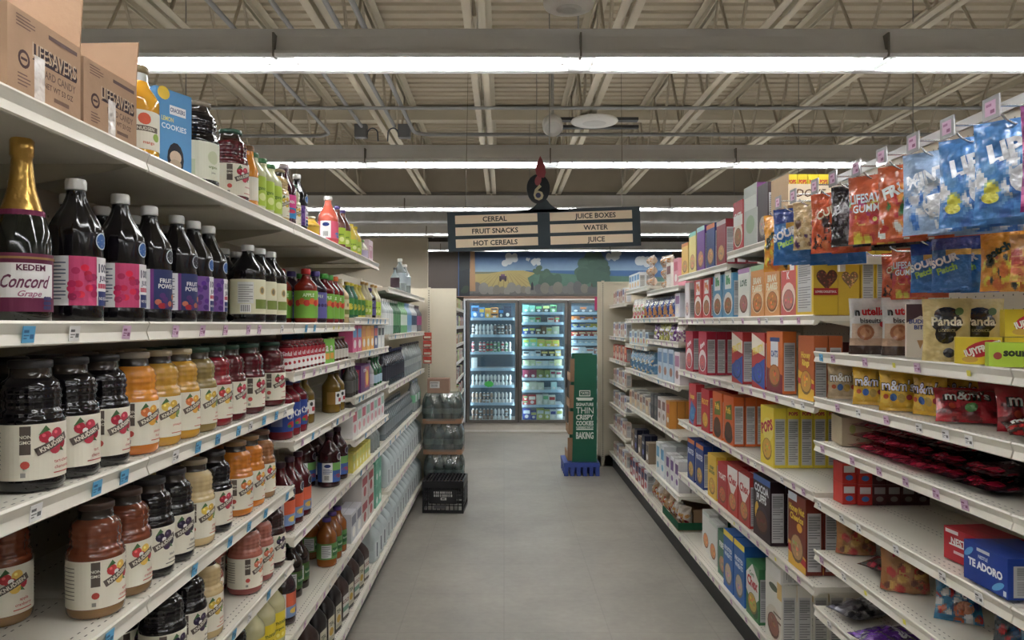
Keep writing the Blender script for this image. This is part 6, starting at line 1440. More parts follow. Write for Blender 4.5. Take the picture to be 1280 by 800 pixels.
gp = pillow(0.20, 0.25, 0.045, patch((140, 40, 120), [(206, 60, 140), (150, 40, 120), (226, 110, 170)], 31), [('ell', 0.0, 0.155, 0.055, 0.052, (226, 214, 226)), ('text', 'Good', 0.0, 0.175, 0.026, (20, 16, 30), 0.09, 0.04), ('text', 'Plenty', 0.0, 0.138, 0.026, (20, 16, 30), 0.095, 0.04), ('ell', -0.03, 0.06, 0.02, 0.014, (236, 220, 230)), ('ell', 0.02, 0.05, 0.02, 0.014, (206, 60, 120))], seed=31)
blu = pillow(0.18, 0.245, 0.037, patch((76, 140, 214), [(110, 170, 230), (60, 110, 190), (226, 230, 236), (206, 200, 60)], 32), [('text', 'LIPS', 0.0, 0.17, 0.045, (240, 244, 250), 0.14, 0.05, 0.0, 0.2), ('ell', 0.03, 0.09, 0.035, 0.035, (226, 230, 236)), ('ell', -0.05, 0.05, 0.02, 0.014, (206, 200, 70))], seed=32, wr=0.007)
sil = pillow(0.18, 0.245, 0.037, patch((150, 180, 220), [(226, 230, 236), (60, 120, 210), (190, 196, 206)], 33), [('text', 'MINTS', 0.0, 0.17, 0.04, (236, 240, 248), 0.15, 0.05, 0.0, 0.2), ('ell', 0.02, 0.08, 0.04, 0.035, (232, 234, 238))], seed=33, wr=0.008)
mix = pillow(0.17, 0.235, 0.037, patch((214, 90, 44), [(60, 130, 70), (226, 226, 220), (206, 50, 50), (240, 150, 60)], 34), [('text', 'FRUIT', 0, 0.16, 0.035, WHITE, 0.13, 0.05, 0, 0.3)], seed=34, wr=0.007)
gum = pillow(0.18, 0.235, 0.037, patch((214, 90, 50), [(226, 206, 60), (206, 60, 60), (90, 160, 60), (236, 226, 120), (190, 60, 110)], 35), [('text', 'LIFESAVERS', 0, 0.155, 0.030, (236, 240, 248), 0.16, 0.03), ('text', 'GUMMIES', 0, 0.12, 0.026, (236, 240, 248), 0.14, 0.02), ('ell', 0.01, 0.08, 0.02, 0.02, (206, 50, 60)), ('ell', 0.01, 0.08, 0.008, 0.008, (240, 220, 120))], seed=35)
blk = pillow(0.16, 0.225, 0.034, patch((34, 26, 34), [(50, 40, 50), (150, 146, 156), (70, 60, 70)], 36), [('text', 'BARK', 0, 0.15, 0.035, (206, 206, 214), 0.12, 0.03, 0, 0.3)], seed=36, wr=0.009)
org = pillow(0.15, 0.235, 0.034, patch((222, 84, 40), [(236, 120, 60), (60, 40, 40), (206, 60, 40)], 37), [('text', 'CUPS', 0, 0.16, 0.03, (250, 226, 190), 0.11, 0.04, 0, 0.4)], seed=37, wr=0.008)
tanb = pillow(0.15, 0.20, 0.034, patch((206, 176, 120), [(120, 80, 60), (226, 206, 160), (90, 60, 110)], 38), [], seed=38, wr=0.007)
oreo = pillow(0.15, 0.22, 0.037, lambda u, v: (214, 170, 80) if 0.62 < v < 0.74 and u > -0.2 else ((30, 60, 150) if v > 0.74 else ((40, 110, 190) if u > -5 else (40, 110, 190))), [('text', 'SOUR', -0.02, 0.12, 0.03, (236, 240, 244), 0.12, 0.05, 0, 0.3), ('text', 'Patch', -0.01, 0.085, 0.026, (150, 206, 90), 0.11, 0.05, 0, 0.3)], seed=39, wr=0.005)
yor = pillow(0.13, 0.235, 0.04, patch((236, 150, 40), [(236, 206, 50), (226, 110, 40), (60, 60, 40)], 40), [('text', 'patch', 0, 0.15, 0.03, (40, 60, 30), 0.11, 0.05, 0, 0.5)], seed=40, wr=0.006)
seq = [(0, gp, 'purple-magenta licorice candy bag', 2), (1, gp, 'purple-magenta licorice candy bag', 1), (2, blu, 'shiny blue candy bag', 3), (3, blu, 'shiny blue candy bag', 2), (4, sil, 'silvery blue mint candy bag', 3), (5, mix, 'orange and green fruit candy bag', 3), (6, gum, 'fruit-patterned gummy candy bag', 2), (7, blk, 'black crinkled candy bag', 4), (8, org, 'bright orange candy bag', 2), (9, tanb, 'tan and brown candy bag', 2), (10, oreo, 'blue sour candy bag with yellow corner', 4)]
for i, tpl, dsc, n in seq:
    hgt = {id(gp): .25, id(blu): .245, id(sil): .245, id(mix): .235, id(gum): .235, id(blk): .225, id(org): .235, id(tanb): .20, id(oreo): .22}[id(tpl)]
    for q in range(n):
        x = 1.12+q*0.071+(0.01 if i % 2 else 0); sc_ = 1.0 if tpl is oreo else 0.88; hgt_ = hgt*sc_
        put(tpl, dsc if q == 0 else 'rear '+dsc, BG, x, HY[i]+R0.uniform(-.004, .004), 2.222-0.003-hgt_+0.012, rad(-52 if i < 7 else -48)+R0.uniform(-.05, .05), sc=sc_)
h_ = hook(1.389, 3.04, 2.222, 0.30, False); h_['label'] = 'silver display hook without a tag at the far end of the pegboard'
put(yor, 'yellow-orange sour candy bag at the end of the pegboard', BG, 1.12, 3.04, 2.231-0.235, rad(-60))
# second tier of hooks, mounted on the rear panel
for i, (y, tpl, dsc, n, x, hh) in enumerate(((2.03, yor, 'yellow sour candy bag on the lower hooks', 3, 1.33, .235), (2.20, oreo, 'blue sour candy bag on the lower hooks', 4, 1.30, .22), (2.37, oreo, 'blue sour candy bag on the lower hooks', 4, 1.33, .22), (2.56, gum, 'gummy candy bag on the lower hooks', 2, 1.38, .235), (2.73, org, 'orange zero sugar candy bag on the lower hooks', 2, 1.42, .235))):
    h_ = hook(1.7512, y, 2.035, 0.42, False); h_['label'] = 'silver wire hook of the lower tier, %s from its near end' % ORD[i]; h_['group'] = 'lower tier display hooks'
    for q in range(n): put(tpl, dsc if q == 0 else 'rear '+dsc, 'under the pegboard', x+0.03+q*0.055, y, 2.035-hh*0.74+0.008, rad(-50)+R0.uniform(-.04, .04), sc=0.74)
ogb = pillow(0.20, 0.15, 0.06, patch((226, 150, 70), [(220, 110, 70), (230, 196, 90), (196, 70, 50)], 44), [('ell', 0, 0.08, 0.02, 0.02, (206, 90, 50))], seed=44)
for q in range(4): put(ogb, 'orange and yellow peach ring bag hanging low', 'under the pegboard', 1.22+q*0.08, 1.66+q*0.03, 1.875, rad(-30), sc=0.72)
for q in range(2):
    h_ = hook(1.7512, 1.66+q*0.22, 2.10-0.115, 0.42, False); h_['label'] = 'silver wire hook over the peach ring bags, %s' % ['near one', 'far one'][q]; h_['group'] = 'lower tier display hooks'

# candy shelf 1 (z 1.66)
z = 1.663; C1s = 'uppermost candy shelf'
nut = pillow(0.145, 0.215, 0.055, lambda u, v: (206, 206, 204) if v > 0.30 or u < -5 else ((190, 150, 120) if v > 0.17 else (70, 46, 40)), [('rect', -0.068, 0.062, 0.068, 0.118, (206, 176, 150)), ('text', 'n', -0.048, 0.163, 0.028, (20, 20, 20), 0.03, 0.04), ('text', 'utella', 0.012, 0.165, 0.028, (206, 30, 40), 0.09, 0.04), ('text', 'biscuits', 0.0, 0.130, 0.019, (40, 30, 30), 0.10, 0.02), ('ell', -0.02, 0.085, 0.032, 0.030, (170, 100, 60)), ('ell', -0.02, 0.085, 0.022, 0.020, (196, 130, 84)), ('ell', 0.045, 0.115, 0.013, 0.011, (200, 40, 50))], seed=51, gusset=True, wr=0.002, name='biscuit_pouch')
put(nut, 'silver hazelnut biscuit pouch standing behind the other', C1s, 1.40, 2.84, z, rad(-12)); put(nut, 'silver hazelnut biscuit pouch standing in front', C1s, 1.475, 2.74, z, rad(-14))
bud = art_box(0.085, 0.05, 0.185, (226, 216, 200), [('poly', [(-0.0425, 0.185), (0.0425, 0.185), (0.0425, 0.13), (0.0, 0.145), (-0.0425, 0.12)], (80, 50, 60)), ('text', 'BUDDY', 0, 0.125, 0.014, (40, 60, 150), 0.07, 0.03), ('text', 'BITS', 0, 0.105, 0.014, (40, 60, 150), 0.05, 0.03), ('poly', [(0.0, 0.03), (0.012, 0.06), (-0.010, 0.06)], (190, 140, 90))], name='snack_box', nut=False)
put(bud, 'cream snack box with blue lettering and a cone', C1s, 1.44, 2.56, z, rad(-24)); 
pan = pillow(0.135, 0.195, 0.05, lambda u, v: (214, 190, 120), [('ell', 0, 0.145, 0.036, 0.024, (30, 26, 24)), ('ell', 0, 0.12, 0.045, 0.032, (30, 26, 24)), ('ell', -0.004, 0.085, 0.030, 0.03, (30, 26, 24)), ('text', 'Panda', 0, 0.125, 0.026, (240, 226, 190), 0.095, 0.03), ('text', 'LICORICE', 0, 0.096, 0.008, (190, 170, 110), 0.06), ('ell', 0.005, 0.028, 0.016, 0.015, (44, 40, 40)), ('ell', 0.035, 0.155, 0.012, 0.012, (90, 120, 60))], seed=53, gusset=True, wr=0.003, name='licorice_pouch')
put(pan, 'tan and black licorice pouch', C1s, 1.375, 2.30, z, rad(-28)); put(pan, 'tan and black licorice pouch', C1s, 1.495, 2.33, z, rad(-24)); put(pan, 'tan and black licorice pouch', C1s, 1.56, 2.48, z, rad(-30))
juj = art_box(0.115, 0.085, 0.078, (236, 206, 40), [('ell', 0.01, 0.045, 0.048, 0.022, (206, 30, 50), 14, 0.35), ('text', 'JUJYFRUITS', 0.01, 0.046, 0.018, (250, 246, 236), 0.098, 0.05, 0.0, 0.35), ('ell', -0.02, 0.014, 0.02, 0.009, (206, 160, 60))], name='candy_box', nut=False)
put(juj, 'yellow fruit candy box, lower one of the pair', C1s, 1.365, 2.13, z, rad(-30)); put(juj, 'yellow fruit candy box further back', C1s, 1.468, 2.068, z, rad(-30)); put(juj, 'yellow fruit candy box stacked on top', C1s, 1.468, 2.068, z+0.080, rad(-26)); put(juj, 'yellow fruit candy box behind', C1s, 1.60, 2.03, z, rad(-26)) 
grs = art_box(0.12, 0.06, 0.066, (170, 206, 50), [('text', 'sour', 0, 0.04, 0.02, (40, 50, 30), 0.06, 0.05), ('ell', 0.035, 0.022, 0.012, 0.012, (206, 60, 50)), ('ell', -0.04, 0.03, 0.01, 0.01, (150, 60, 50))], name='candy_box', nut=False)
put(grs, 'lime green sour candy box', C1s, 1.375, 1.99, z, rad(-24)); put(juj, 'yellow fruit candy box cut by the picture edge', C1s, 1.42, 1.86, z, rad(-24)) 
# candy shelf 2 (z 1.47)
z = 1.473; C2s = 'second candy shelf down'
def mm(c, c2, tc=(30, 22, 20)):
    return pillow(0.122, 0.142, 0.05, patch(c, [c, c2], 61), [('text', 'm&m\'s', 0, 0.092, 0.036, tc, 0.112, 0.055), ('text', 'm&m\'s', 0.0, 0.092, 0.034, (240, 236, 230), 0.108, 0.02), ('ell', -0.015, 0.05, 0.012, 0.014, (60, 110, 190)), ('ell', 0.012, 0.048, 0.013, 0.016, (196, 160, 60)), ('ell', 0.038, 0.052, 0.010, 0.010, (176, 60, 50)), ('ell', -0.04, 0.052, 0.009, 0.009, (206, 90, 50))], seed=61+c[0], name='candy_bag', wr=0.005)
mt, my, mr_ = mm((196, 170, 130), (206, 180, 140)), mm((232, 176, 30), (240, 196, 60)), mm((176, 24, 36), (196, 40, 50))
put(mt, 'tan candy bag standing at the shelf end', C2s, 1.385, 3.02, z, rad(-20)); put(my, 'yellow candy bag with white lettering', C2s, 1.385, 2.80, z, rad(-28)); put(my, 'yellow candy bag with white lettering', C2s, 1.385, 2.60, z, rad(-30)); put(my, 'yellow candy bag with white lettering', C2s, 1.425, 2.475, z, rad(-62)); put(my, 'yellow candy bag with white lettering', C2s, 1.525, 2.47, z, rad(-50)); put(my, 'yellow candy bag with white lettering', C2s, 1.47, 2.86, z, rad(-30)); put(my, 'yellow candy bag with white lettering', C2s, 1.52, 2.70, z, rad(-30))
RM = pillow(0.20, 0.15, 0.06, patch((176, 24, 36), [(196, 40, 50), (120, 20, 30)], 71), [('text', 'm&m\'s', 0, 0.095, 0.04, (26, 18, 18), 0.155, 0.055), ('text', 'm&m\'s', 0, 0.095, 0.037, (236, 232, 228), 0.15, 0.02), ('ell', 0.01, 0.045, 0.02, 0.018, (70, 130, 60)), ('ell', -0.05, 0.05, 0.012, 0.012, (200, 60, 40))], seed=71, wr=0.006)
DM = pillow(0.18, 0.14, 0.055, patch((60, 34, 30), [(80, 50, 44), (190, 40, 40)], 72), [('text', 'm&m\'s', 0, 0.09, 0.036, (236, 232, 228), 0.14, 0.05), ('ell', 0.03, 0.04, 0.014, 0.01, (200, 60, 50))], seed=72, wr=0.006)
put(RM, 'red candy bag tipped backwards, first of the red ones', C2s, 1.425, 2.27, z+0.004, rad(-25), rx=rad(-42), sc=0.88); put(RM, 'big red candy bag with black lettering leaning back', C2s, 1.475, 2.055, z+0.004, rad(-18), rx=rad(-16), sc=0.92); put(DM, 'dark brown candy bag in front of red one', C2s, 1.400, 1.94, z+0.012, rad(-20), rx=rad(-75), sc=0.7); put(DM, 'dark brown candy bag cut by the picture edge', C2s, 1.50, 1.79, z+0.004, rad(-18), rx=rad(-18))
put(RM, 'red candy bag behind the tipped one', C2s, 1.60, 2.34, z, rad(-20), sc=0.9); put(RM, 'back-row red candy bag', C2s, 1.63, 2.20, z, rad(-10), sc=0.9)
# candy shelf 3 (z 1.285): flat bags
z = 1.288; C3s = 'third candy shelf down'
FB = pillow(0.15, 0.25, 0.030, patch((176, 30, 60), [(60, 24, 34), (196, 60, 80)], 81), [('rect', -0.06, 0.10, 0.06, 0.16, (44, 26, 32)), ('text', 'Twists', 0, 0.13, 0.032, (236, 230, 230), 0.11, 0.03)], seed=81, lay=True, wr=0.003); FD = pillow(0.15, 0.25, 0.032, patch((40, 26, 32), [(60, 40, 46), (150, 34, 50)], 82), [('rect', -0.06, 0.02, 0.06, 0.06, (186, 30, 60)), ('text', 'Bites', 0, 0.13, 0.028, (206, 200, 200), 0.1, 0.03)], seed=82, lay=True, wr=0.004)
for kcol in range(5):
    for q in range((3, 3, 3, 3, 2)[kcol]):
        tpl = FB if (kcol < 2 or (kcol == 2 and q == 0)) else FD
        put(tpl, ('red' if tpl is FB else 'dark')+' candy bag lying flat in a pile', C3s, 1.485+0.004*q, 2.86-kcol*0.172, z+q*0.041, rad(-84)+R0.uniform(-.05, .05))
put(kbox(0.12, 0.16, 0.115, name='carton', prints=[('ell', -0.02, 0.07, 0.012, 0.018, (150, 160, 90)), ('text', 'ab', 0.0, 0.03, 0.01, (120, 90, 70))], col=(176, 160, 130)), 'small beige carton at the shelf end', C3s, 1.43, 3.04, z, rad(-10))
orb = pillow(0.15, 0.145, 0.05, patch((200, 60, 36), [(220, 80, 50), (170, 40, 30)], 84), [('text', 'HOT', 0, 0.09, 0.03, (226, 180, 140), 0.1)], seed=84, wr=0.006)
put(orb, 'orange-red candy bag cut by the picture edge', C3s, 1.415, 1.83, z, rad(-24), sc=0.93); put(orb, 'back-row orange-red candy bag', C3s, 1.55, 1.82, z, rad(-24))
# candy shelf 4 (z 1.045): small red pouches, biscuit cartons
z = 1.048; C4s = 'fourth candy shelf down'
kk = sbox(0.055, 0.085, 0.082, (206, 44, 36), (226, 226, 230), (60, 110, 190)); kd = sbox(0.055, 0.085, 0.082, (70, 24, 30), (150, 146, 150), (120, 110, 110))
for lv in range(2):
    for q in range(6):
        put(kk if q < 2 else kd, ('bright red minis candy box' if q < 2 else 'dark red candy multipack box')+(', upper layer' if lv else ', lower layer'), C4s, 1.40+q*0.058, 3.0-0.015*(q > 0), z+lv*0.0835, rad(-8)*0, cat='box')
nes = art_box(0.17, 0.13, 0.100, (186, 26, 40), [('rect', -0.078, 0.083, -0.02, 0.094, (226, 226, 226)), ('text', 'NESTLE', -0.005, 0.062, 0.020, WHITE, 0.12, 0.04), ('rect', -0.06, 0.048, 0.05, 0.053, WHITE), ('rect', -0.04, 0.025, 0.05, 0.034, (226, 200, 200))], name='biscuit_carton', nut=False)
ado = art_box(0.185, 0.155, 0.108, (28, 62, 160), [('rect', -0.035, 0.092, 0.02, 0.101, (206, 206, 210)), ('text', 'NESTLE', -0.008, 0.078, 0.009, (226, 230, 236), 0.04), ('text', 'TE ADORO', 0.0, 0.054, 0.020, (240, 242, 246), 0.15, 0.05), ('ell', -0.070, 0.080, 0.024, 0.009, (90, 170, 226), 12, 0.6), ('ell', 0.055, 0.022, 0.028, 0.009, (90, 170, 226), 12, 0.5), ('rect', 0.076, 0.005, 0.088, 0.019, (226, 226, 230))], name='biscuit_carton', nut=True)
put(nes, 'red biscuit carton behind the blue one', C4s, 1.385, 2.235, z+0.002, rad(-86)); put(ado, 'blue biscuit carton on the shelf edge', C4s, 1.322, 2.035, z+0.006, rad(-90))
# candy shelf 5 (z .825)
z = 0.828; C5s = 'fifth candy shelf down'
bw = pillow(0.16, 0.16, 0.05, patch((170, 110, 60), [(120, 70, 50), (206, 150, 70), (190, 60, 50)], 91), [('text', 'KitKat', 0, 0.135, 0.022, (196, 40, 50), 0.12, 0.06)], seed=91, gusset=True, name='candy_pouch')
put(bw, 'gold and red wafer pouch standing alone', C5s, 1.43, 2.64, z, rad(-22))
put(bw, 'brown pouch at the shelf end', C5s, 1.46, 3.07, z, rad(-10)); bf = pillow(0.15, 0.20, 0.05, patch((50, 30, 40), [(34, 22, 30), (180, 40, 60)], 92), [('rect', -0.03, 0.1, 0.04, 0.15, (190, 190, 190))], seed=92, lay=True)
put(bf, 'dark candy bag lying flat with a grey panel', C5s, 1.48, 2.83, z, rad(-60))
bl2 = pillow(0.21, 0.26, 0.11, patch((36, 120, 170), [(190, 40, 50), (206, 206, 210), (40, 60, 120), (200, 90, 50)], 93), [('text', 'MIX', 0, 0.17, 0.035, (226, 226, 230), 0.12, 0.05), ('ell', 0.03, 0.07, 0.04, 0.03, (190, 120, 90))], seed=93, wr=0.012); bl3 = pillow(0.20, 0.22, 0.10, patch((60, 64, 76), [(190, 40, 50), (40, 90, 150), (120, 124, 134)], 94), seed=94, wr=0.012)
zz = 0.593; C6s = 'sixth candy shelf down'
put(bl2, 'large blue and red party mix bag', C5s, 1.45, 2.36, z-0.0, rad(-30), rx=rad(-20), sc=0.66); put(bl3, 'grey and blue party bag beside the party mix', C5s, 1.50, 2.14, z, rad(-30), rx=rad(-15), sc=0.74); put(bl2, 'large blue and red party mix bag, second one', C5s, 1.45, 1.96, z, rad(-30), rx=rad(-20), sc=0.66)
kis = pillow(0.15, 0.24, 0.05, patch((150, 150, 160), [(206, 206, 214), (90, 90, 104), (60, 60, 70)], 95), [('text', 'KISSES', 0, 0.15, 0.032, (240, 240, 244), 0.13, 0.06)], m='foil', seed=95, lay=True, wr=0.007); kpu = pillow(0.15, 0.24, 0.05, patch((90, 40, 140), [(120, 70, 170), (60, 30, 100)], 96), [('text', 'KISSES', 0, 0.15, 0.032, (226, 220, 236), 0.13, 0.06)], seed=96, lay=True, wr=0.006)
put(kis, 'silver foil candy bag lying flat', C6s, 1.45, 2.99, zz+0.002, rad(-70)); put(kpu, 'purple foil candy bag lying flat', C6s, 1.42, 2.73, zz, rad(-76)); put(kpu, 'purple foil candy bag lying flat, nearer one', C6s, 1.42, 2.45, zz, rad(-76))
put(sbox(0.10, 0.10, 0.08, (214, 190, 60), (60, 50, 40)), 'small yellow box deep on the shelf', C6s, 1.62, 3.02, zz, 0, cat='box')

# ================================================================== THINGS ON THE FLOOR
# shrink-wrapped packs of green bottles
wbt = bottle(0.285, 0.046, (44, 74, 60), (190, 190, 190), lcol=(96, 120, 110), lz=(0.3, 0.5), sh0=0.58, sh1=0.9, neck=0.3, capr=0.33)
def bottle_pack(x, y, z, rz, label):
    e = empty('bottled_water_pack', (x, y, z), rz); tag(e, label, 'bottle pack', 'shrink-wrapped green bottle packs')
    mb = MB(); mb.box(-0.195, 0.195, -0.145, 0.145, 0, 0.012, (176, 132, 100), 'kraft'); mb.box(-0.195, 0.195, -0.149, -0.145, 0, 0.05, (176, 132, 100), 'kraft'); mb.box(0.193, 0.197, -0.145, 0.145, 0, 0.05, (176, 132, 100), 'kraft'); mb.build('tray', e)
    for i in range(4):
        for j in range(3):
            b = new('bottle', wbt[2], e); b.location = (-0.1455+i*0.097, -0.097+j*0.097, 0.0125)
            for pn, me in wbt[3]: new(pn, me, b)
    mb = MB(); rows = []
    for r in range(9):
        t = r/8; zz_ = 0.03+0.275*t; inset = 0.0 if t < 0.6 else 0.03*((t-0.6)/0.4)**2
        row = []
        for j in range(40):
            a = 2*PI*j/40; c, s_ = math.cos(a), math.sin(a); p = 6; k = (abs(c)**p+abs(s_)**p)**(-1/p)
            wv = 0.004*math.sin(a*8+r)+0.003*noise.noise(Vector((a*3, t*6, z*5)))
            row.append(((0.205-inset+wv)*k*c, (0.155-inset+wv)*k*s_, zz_))
        rows.append(row)
    mb.grid(rows, (225, 235, 235), 'shrink', closed=True); mb.face(rows[-1], (225, 235, 235), 'shrink'); mb.build('shrink_film', e)
PZ = [0.145, 0.455, 0.765]
mb = MB()
mb.box(-0.20, 0.20, -0.15, 0.15, 0.10, 0.14, (60, 60, 64), 'plastic')
for sx in (-0.16, 0.0, 0.16): mb.box(sx-0.03, sx+0.03, -0.15, 0.15, 0.0, 0.10, (60, 60, 64), 'plastic')
o = new('plastic_pallet', mb.mesh('plastic_pallet')); o.location = (-0.615, 7.66, 0); tag(o, 'dark plastic base under the stacked green bottle packs', 'pallet')
bottle_pack(-0.615, 7.66, 0.142, 0.02, 'shrink-wrapped green bottle pack, lowest of the stack behind the black crate')
bottle_pack(-0.62, 7.66, 0.455, -0.03, 'shrink-wrapped green bottle pack in the middle of the stack'); bottle_pack(-0.63, 7.65, 0.768, 0.0, 'shrink-wrapped green bottle pack, topmost, under a small carton')
mb = MB(); mb.box(-0.11, 0.11, -0.09, 0.09, 0, 0.145, (168, 132, 112), 'kraft'); P = Paint(mb, plane((0, -0.09, 0), (1, 0, 0), (0, 0, 1), (0, -1, 0)), 'kraft', 9); P.rect(-0.085, 0.05, 0.015, 0.12, (222, 220, 214)); barcode(P, -0.075, 0.058, 0.08, 0.035); P.rect(-0.08, 0.100, 0.0, 0.106, (90, 90, 90))
o = new('carton', mb.mesh('carton')); o.location = (-0.67, 7.62, 1.077); tag(o, 'small brown carton with white shipping label on top of the bottle packs', 'carton')
# black milk crate, upside down
mb = MB(); BKC = (26, 26, 30); s_, h_ = 0.195, 0.30
for (x0, x1, y0, y1) in ((-s_, s_, -s_, -s_+0.008), (-s_, s_, s_-0.008, s_), (-s_, -s_+0.008, -s_+0.008, s_-0.008), (s_-0.008, s_, -s_+0.008, s_-0.008)):
    for za, zb in ((0.0, 0.03), (0.235, h_)): mb.box(x0, x1, y0, y1, za, zb, BKC, 'plastic')
for sd in (-1, 1):
    for k in range(10):
        u = -s_+0.01+k*(2*s_-0.02)/9.0; wv = 0.008 if 0 < k < 9 else 0.014
        mb.box(u-wv/2, u+wv/2, sd*s_-(0.006 if sd > 0 else 0), sd*s_+(0.006 if sd < 0 else 0), 0.03, 0.235, BKC, 'plastic')
        mb.box(sd*s_-(0.006 if sd > 0 else 0), sd*s_+(0.006 if sd < 0 else 0), u-wv/2, u+wv/2, 0.03, 0.235, BKC, 'plastic')
    for zc_ in (0.07, 0.11, 0.15, 0.19):
        mb.box(-s_, s_, sd*s_-(0.005 if sd > 0 else 0), sd*s_+(0.005 if sd < 0 else 0), zc_, zc_+0.008, BKC, 'plastic'); mb.box(sd*s_-(0.005 if sd > 0 else 0), sd*s_+(0.005 if sd < 0 else 0), -s_, s_, zc_, zc_+0.008, BKC, 'plastic')
for sd, ax in ((-1, 0), (1, 0)):
    mb.box(-0.13, 0.13, sd*(s_+0.001)-0.002, sd*(s_+0.001)+0.002, 0.09, 0.225, BKC, 'plastic'); mb.box(sd*(s_+0.001)-0.002, sd*(s_+0.001)+0.002, -0.13, 0.13, 0.09, 0.225, BKC, 'plastic')
for k in range(12):
    u = -s_+0.012+k*(2*s_-0.024)/11.0; mb.box(u-0.005, u+0.005, -s_+0.008, s_-0.008, h_-0.012, h_, BKC, 'plastic')
for k in range(4): u = -0.13+k*0.0867; mb.box(-s_+0.008, s_-0.008, u-0.004, u+0.004, h_-0.016, h_-0.006, BKC, 'plastic')
body = mb.mesh('milk_crate')
e = empty('milk_crate', (-0.565, 7.15, 0), rad(-3)); tag(e, 'black plastic milk crate standing upside down on the floor', 'crate')
new('basket', body, e)
mb = MB(); P = Paint(mb, plane((0, -s_-0.0035, 0), (1, 0, 0), (0, 0, 1), (0, -1, 0)), 'paper', 9); P.k = 3
rr = random.Random(4)
for r in range(2):
    for c in range(9): P.rect(-0.085+c*0.020, 0.185-r*0.028, -0.085+c*0.020+rr.choice((0.010, 0.014)), 0.205-r*0.028, (196, 196, 192)); P.rect(-0.081+c*0.02, 0.190-r*0.028, -0.078+c*0.02, 0.198-r*0.028, BKC)
P.rect(-0.02, 0.125, 0.035, 0.150, (196, 196, 192)); P.rect(-0.01, 0.132, 0.02, 0.142, BKC); P.rect(-0.085, 0.045, 0.03, 0.075, (90, 90, 92))
new('printed_mark', mb.mesh('printed_mark'), e)
# cookie display: green side panel, cardboard trays, blue base
e = empty('cookie_display', (0.93, 8.70, 0)); tag(e, 'tall green cardboard cookie display reading THIN CRISPY COOKIES', 'display stand')
mb = MB(); GNP = (26, 98, 72); zz0, zz1 = 0.16, 1.42
mb.face([(-0.13, 0, zz0), (0.16, 0, zz0), (0.16, 0, zz1), (-0.095, 0, zz1)], GNP, 'card'); mb.face([(-0.13, 0.008, zz0), (-0.095, 0.008, zz1), (0.16, 0.008, zz1), (0.16, 0.008, zz0)], (160, 126, 96), 'kraft')
for a, b in (((-0.13, zz0), (-0.095, zz1)), ((0.16, zz1), (0.16, zz0)), ((-0.095, zz1), (0.16, zz1))): mb.face([(a[0], 0, a[1]), (b[0], 0, b[1]), (b[0], 0.008, b[1]), (a[0], 0.008, a[1])], (160, 126, 96), 'kraft')
P = Paint(mb, plane((0.02, 0, 0), (1, 0, 0), (0, 0, 1), (0, -1, 0)), 'card', 9); IV = (226, 230, 222); DG = (18, 80, 58)
P.rect(-0.065, 0.93, 0.065, 1.0, IV); P.rect(-0.055, 0.94, 0.055, 0.99, DG); P.text('TATES', 0, 0.965, 0.03, IV, 0.09, 0.02); P.rect(-0.10, 0.895, 0.10, 0.915, IV); P.rect(-0.085, 0.88, 0.085, 0.897, IV)
for t_, zz_, hh_ in (('SIGNATURE', 0.835, 0.035), ('THIN', 0.765, 0.075), ('CRISPY', 0.685, 0.055), ('COOKIES', 0.615, 0.052), ('A DIFFERENT WAY OF', 0.565, 0.022), ('BAKING', 0.47, 0.075)):
    P.text(t_, 0, zz_, hh_, IV, 0.205, 0.03 if t_ != 'THIN' else 0.0)
P.rect(-0.1, 0.575, 0.1, 0.577, IV); P.rect(-0.1, 0.535, 0.1, 0.55, IV)
mb.build('side_panel', e)
mb = MB()
mb.face([(-0.13, 0.42, zz0), (0.16, 0.42, zz0), (0.16, 0.42, zz1), (-0.095, 0.42, zz1)], GNP, 'card'); mb.face([(-0.13, 0.428, zz0), (-0.095, 0.428, zz1), (0.16, 0.428, zz1), (0.16, 0.428, zz0)], GNP, 'card'); mb.build('side_panel', e)
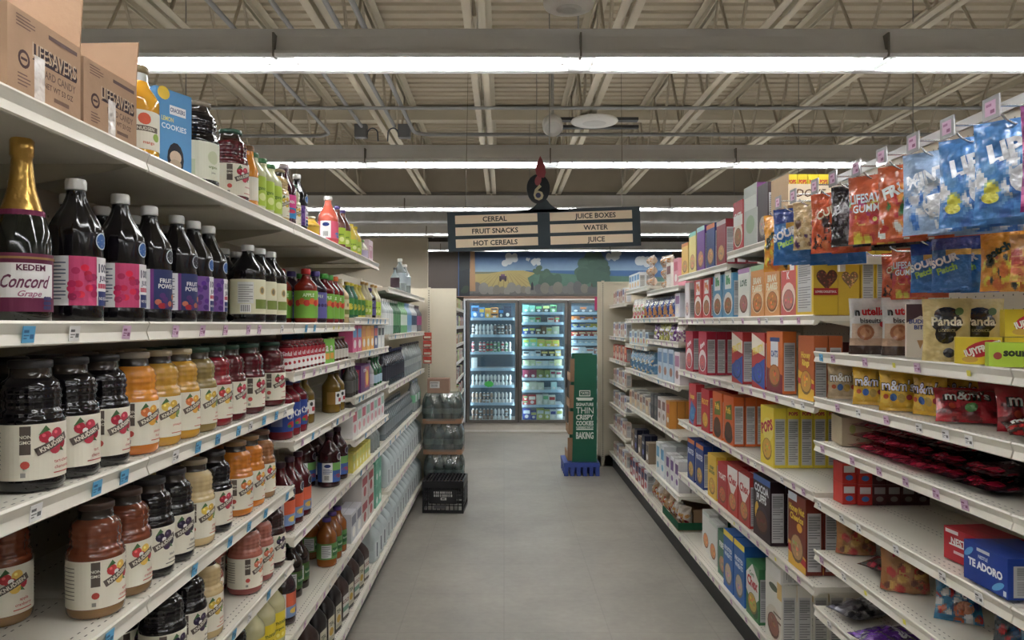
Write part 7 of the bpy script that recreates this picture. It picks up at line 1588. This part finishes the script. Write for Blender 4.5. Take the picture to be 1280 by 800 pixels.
for q in range(4):
    mb = MB(); z0 = 0.17+q*0.31; xf = -0.18+0.01*q
    mb.box(xf, 0.155, 0.012, 0.415, z0, z0+0.01, (150, 116, 88), 'kraft'); mb.box(xf, -0.10, 0.012, 0.018, z0+0.01, z0+0.27, (150, 116, 88), 'kraft'); mb.box(xf, xf+0.005, 0.018, 0.415, z0+0.01, z0+0.10, (168, 134, 104), 'kraft'); mb.box(0.15, 0.155, 0.018, 0.415, z0+0.01, z0+0.29, (150, 116, 88), 'kraft')
    mb.build('tray', e)
ck = pillow(0.12, 0.21, 0.07, patch((40, 110, 84), [(226, 226, 216), (60, 90, 70)], 77), seed=77, gusset=True, name='cookie_bag')
for q in range(4):
    for j in range(3): put(ck, 'green and cream cookie bag in the display, %s tray' % ['lowest', 'second', 'third', 'top'][q], 'the cookie stand', 0.93-0.115+0.01*q, 8.79+j*0.125, 0.182+q*0.31, rad(-90))
mb = MB(); BLP = (52, 78, 170)
mb.box(-0.23, 0.19, -0.05, 0.47, 0.105, 0.155, BLP, 'plastic')
for i in range(6):
    for j in (0, 1, 2, 3): mb.box(-0.225+i*0.0735, -0.225+i*0.0735+0.045, -0.045+j*0.155, -0.045+j*0.155+0.045, 0.0, 0.105, BLP, 'plastic')
mb.build('plastic_base', e)
# pink flag on the end panel beside the third cold case door
mb = MB(); mb.box(1.135, 1.165, 9.255, 9.258, 1.95, 2.12, (216, 60, 120), 'paper'); tag(mb.build('shelf_flag'), 'small pink paper flag sticking out from the slotted end panel', 'flag')

# ---------------- final labels
by = {}
for t_ in PLACED: by.setdefault((t_[1], t_[2]), []).append(t_)
for (dsc, ph), lst in by.items():
    lst.sort(key=lambda t: (round(t[3], 1), t[4], t[5]))
    for i, (o, *_r) in enumerate(lst):
        prep = '' if ph.startswith(('hanging', 'under')) else 'on the '
        ph2 = ph[4:] if ph.startswith('the ') else ph
        lab = '%s %s%s' % (dsc, prep, ph2)
        if len(lst) > 1:
            lab = '%s, %s along %s%s' % (dsc, ORD[i] if i < len(ORD) else str(i+1), '' if not prep else 'the ', ph2)
            if not prep: lab = '%s, %s of these %s' % (dsc, ORD[i], ph2)
            o['group'] = '%s on %s' % (dsc, ph)
        w_ = lab.split()
        if len(w_) > 16: lab = ' '.join(w_[:16])
        o['label'] = lab
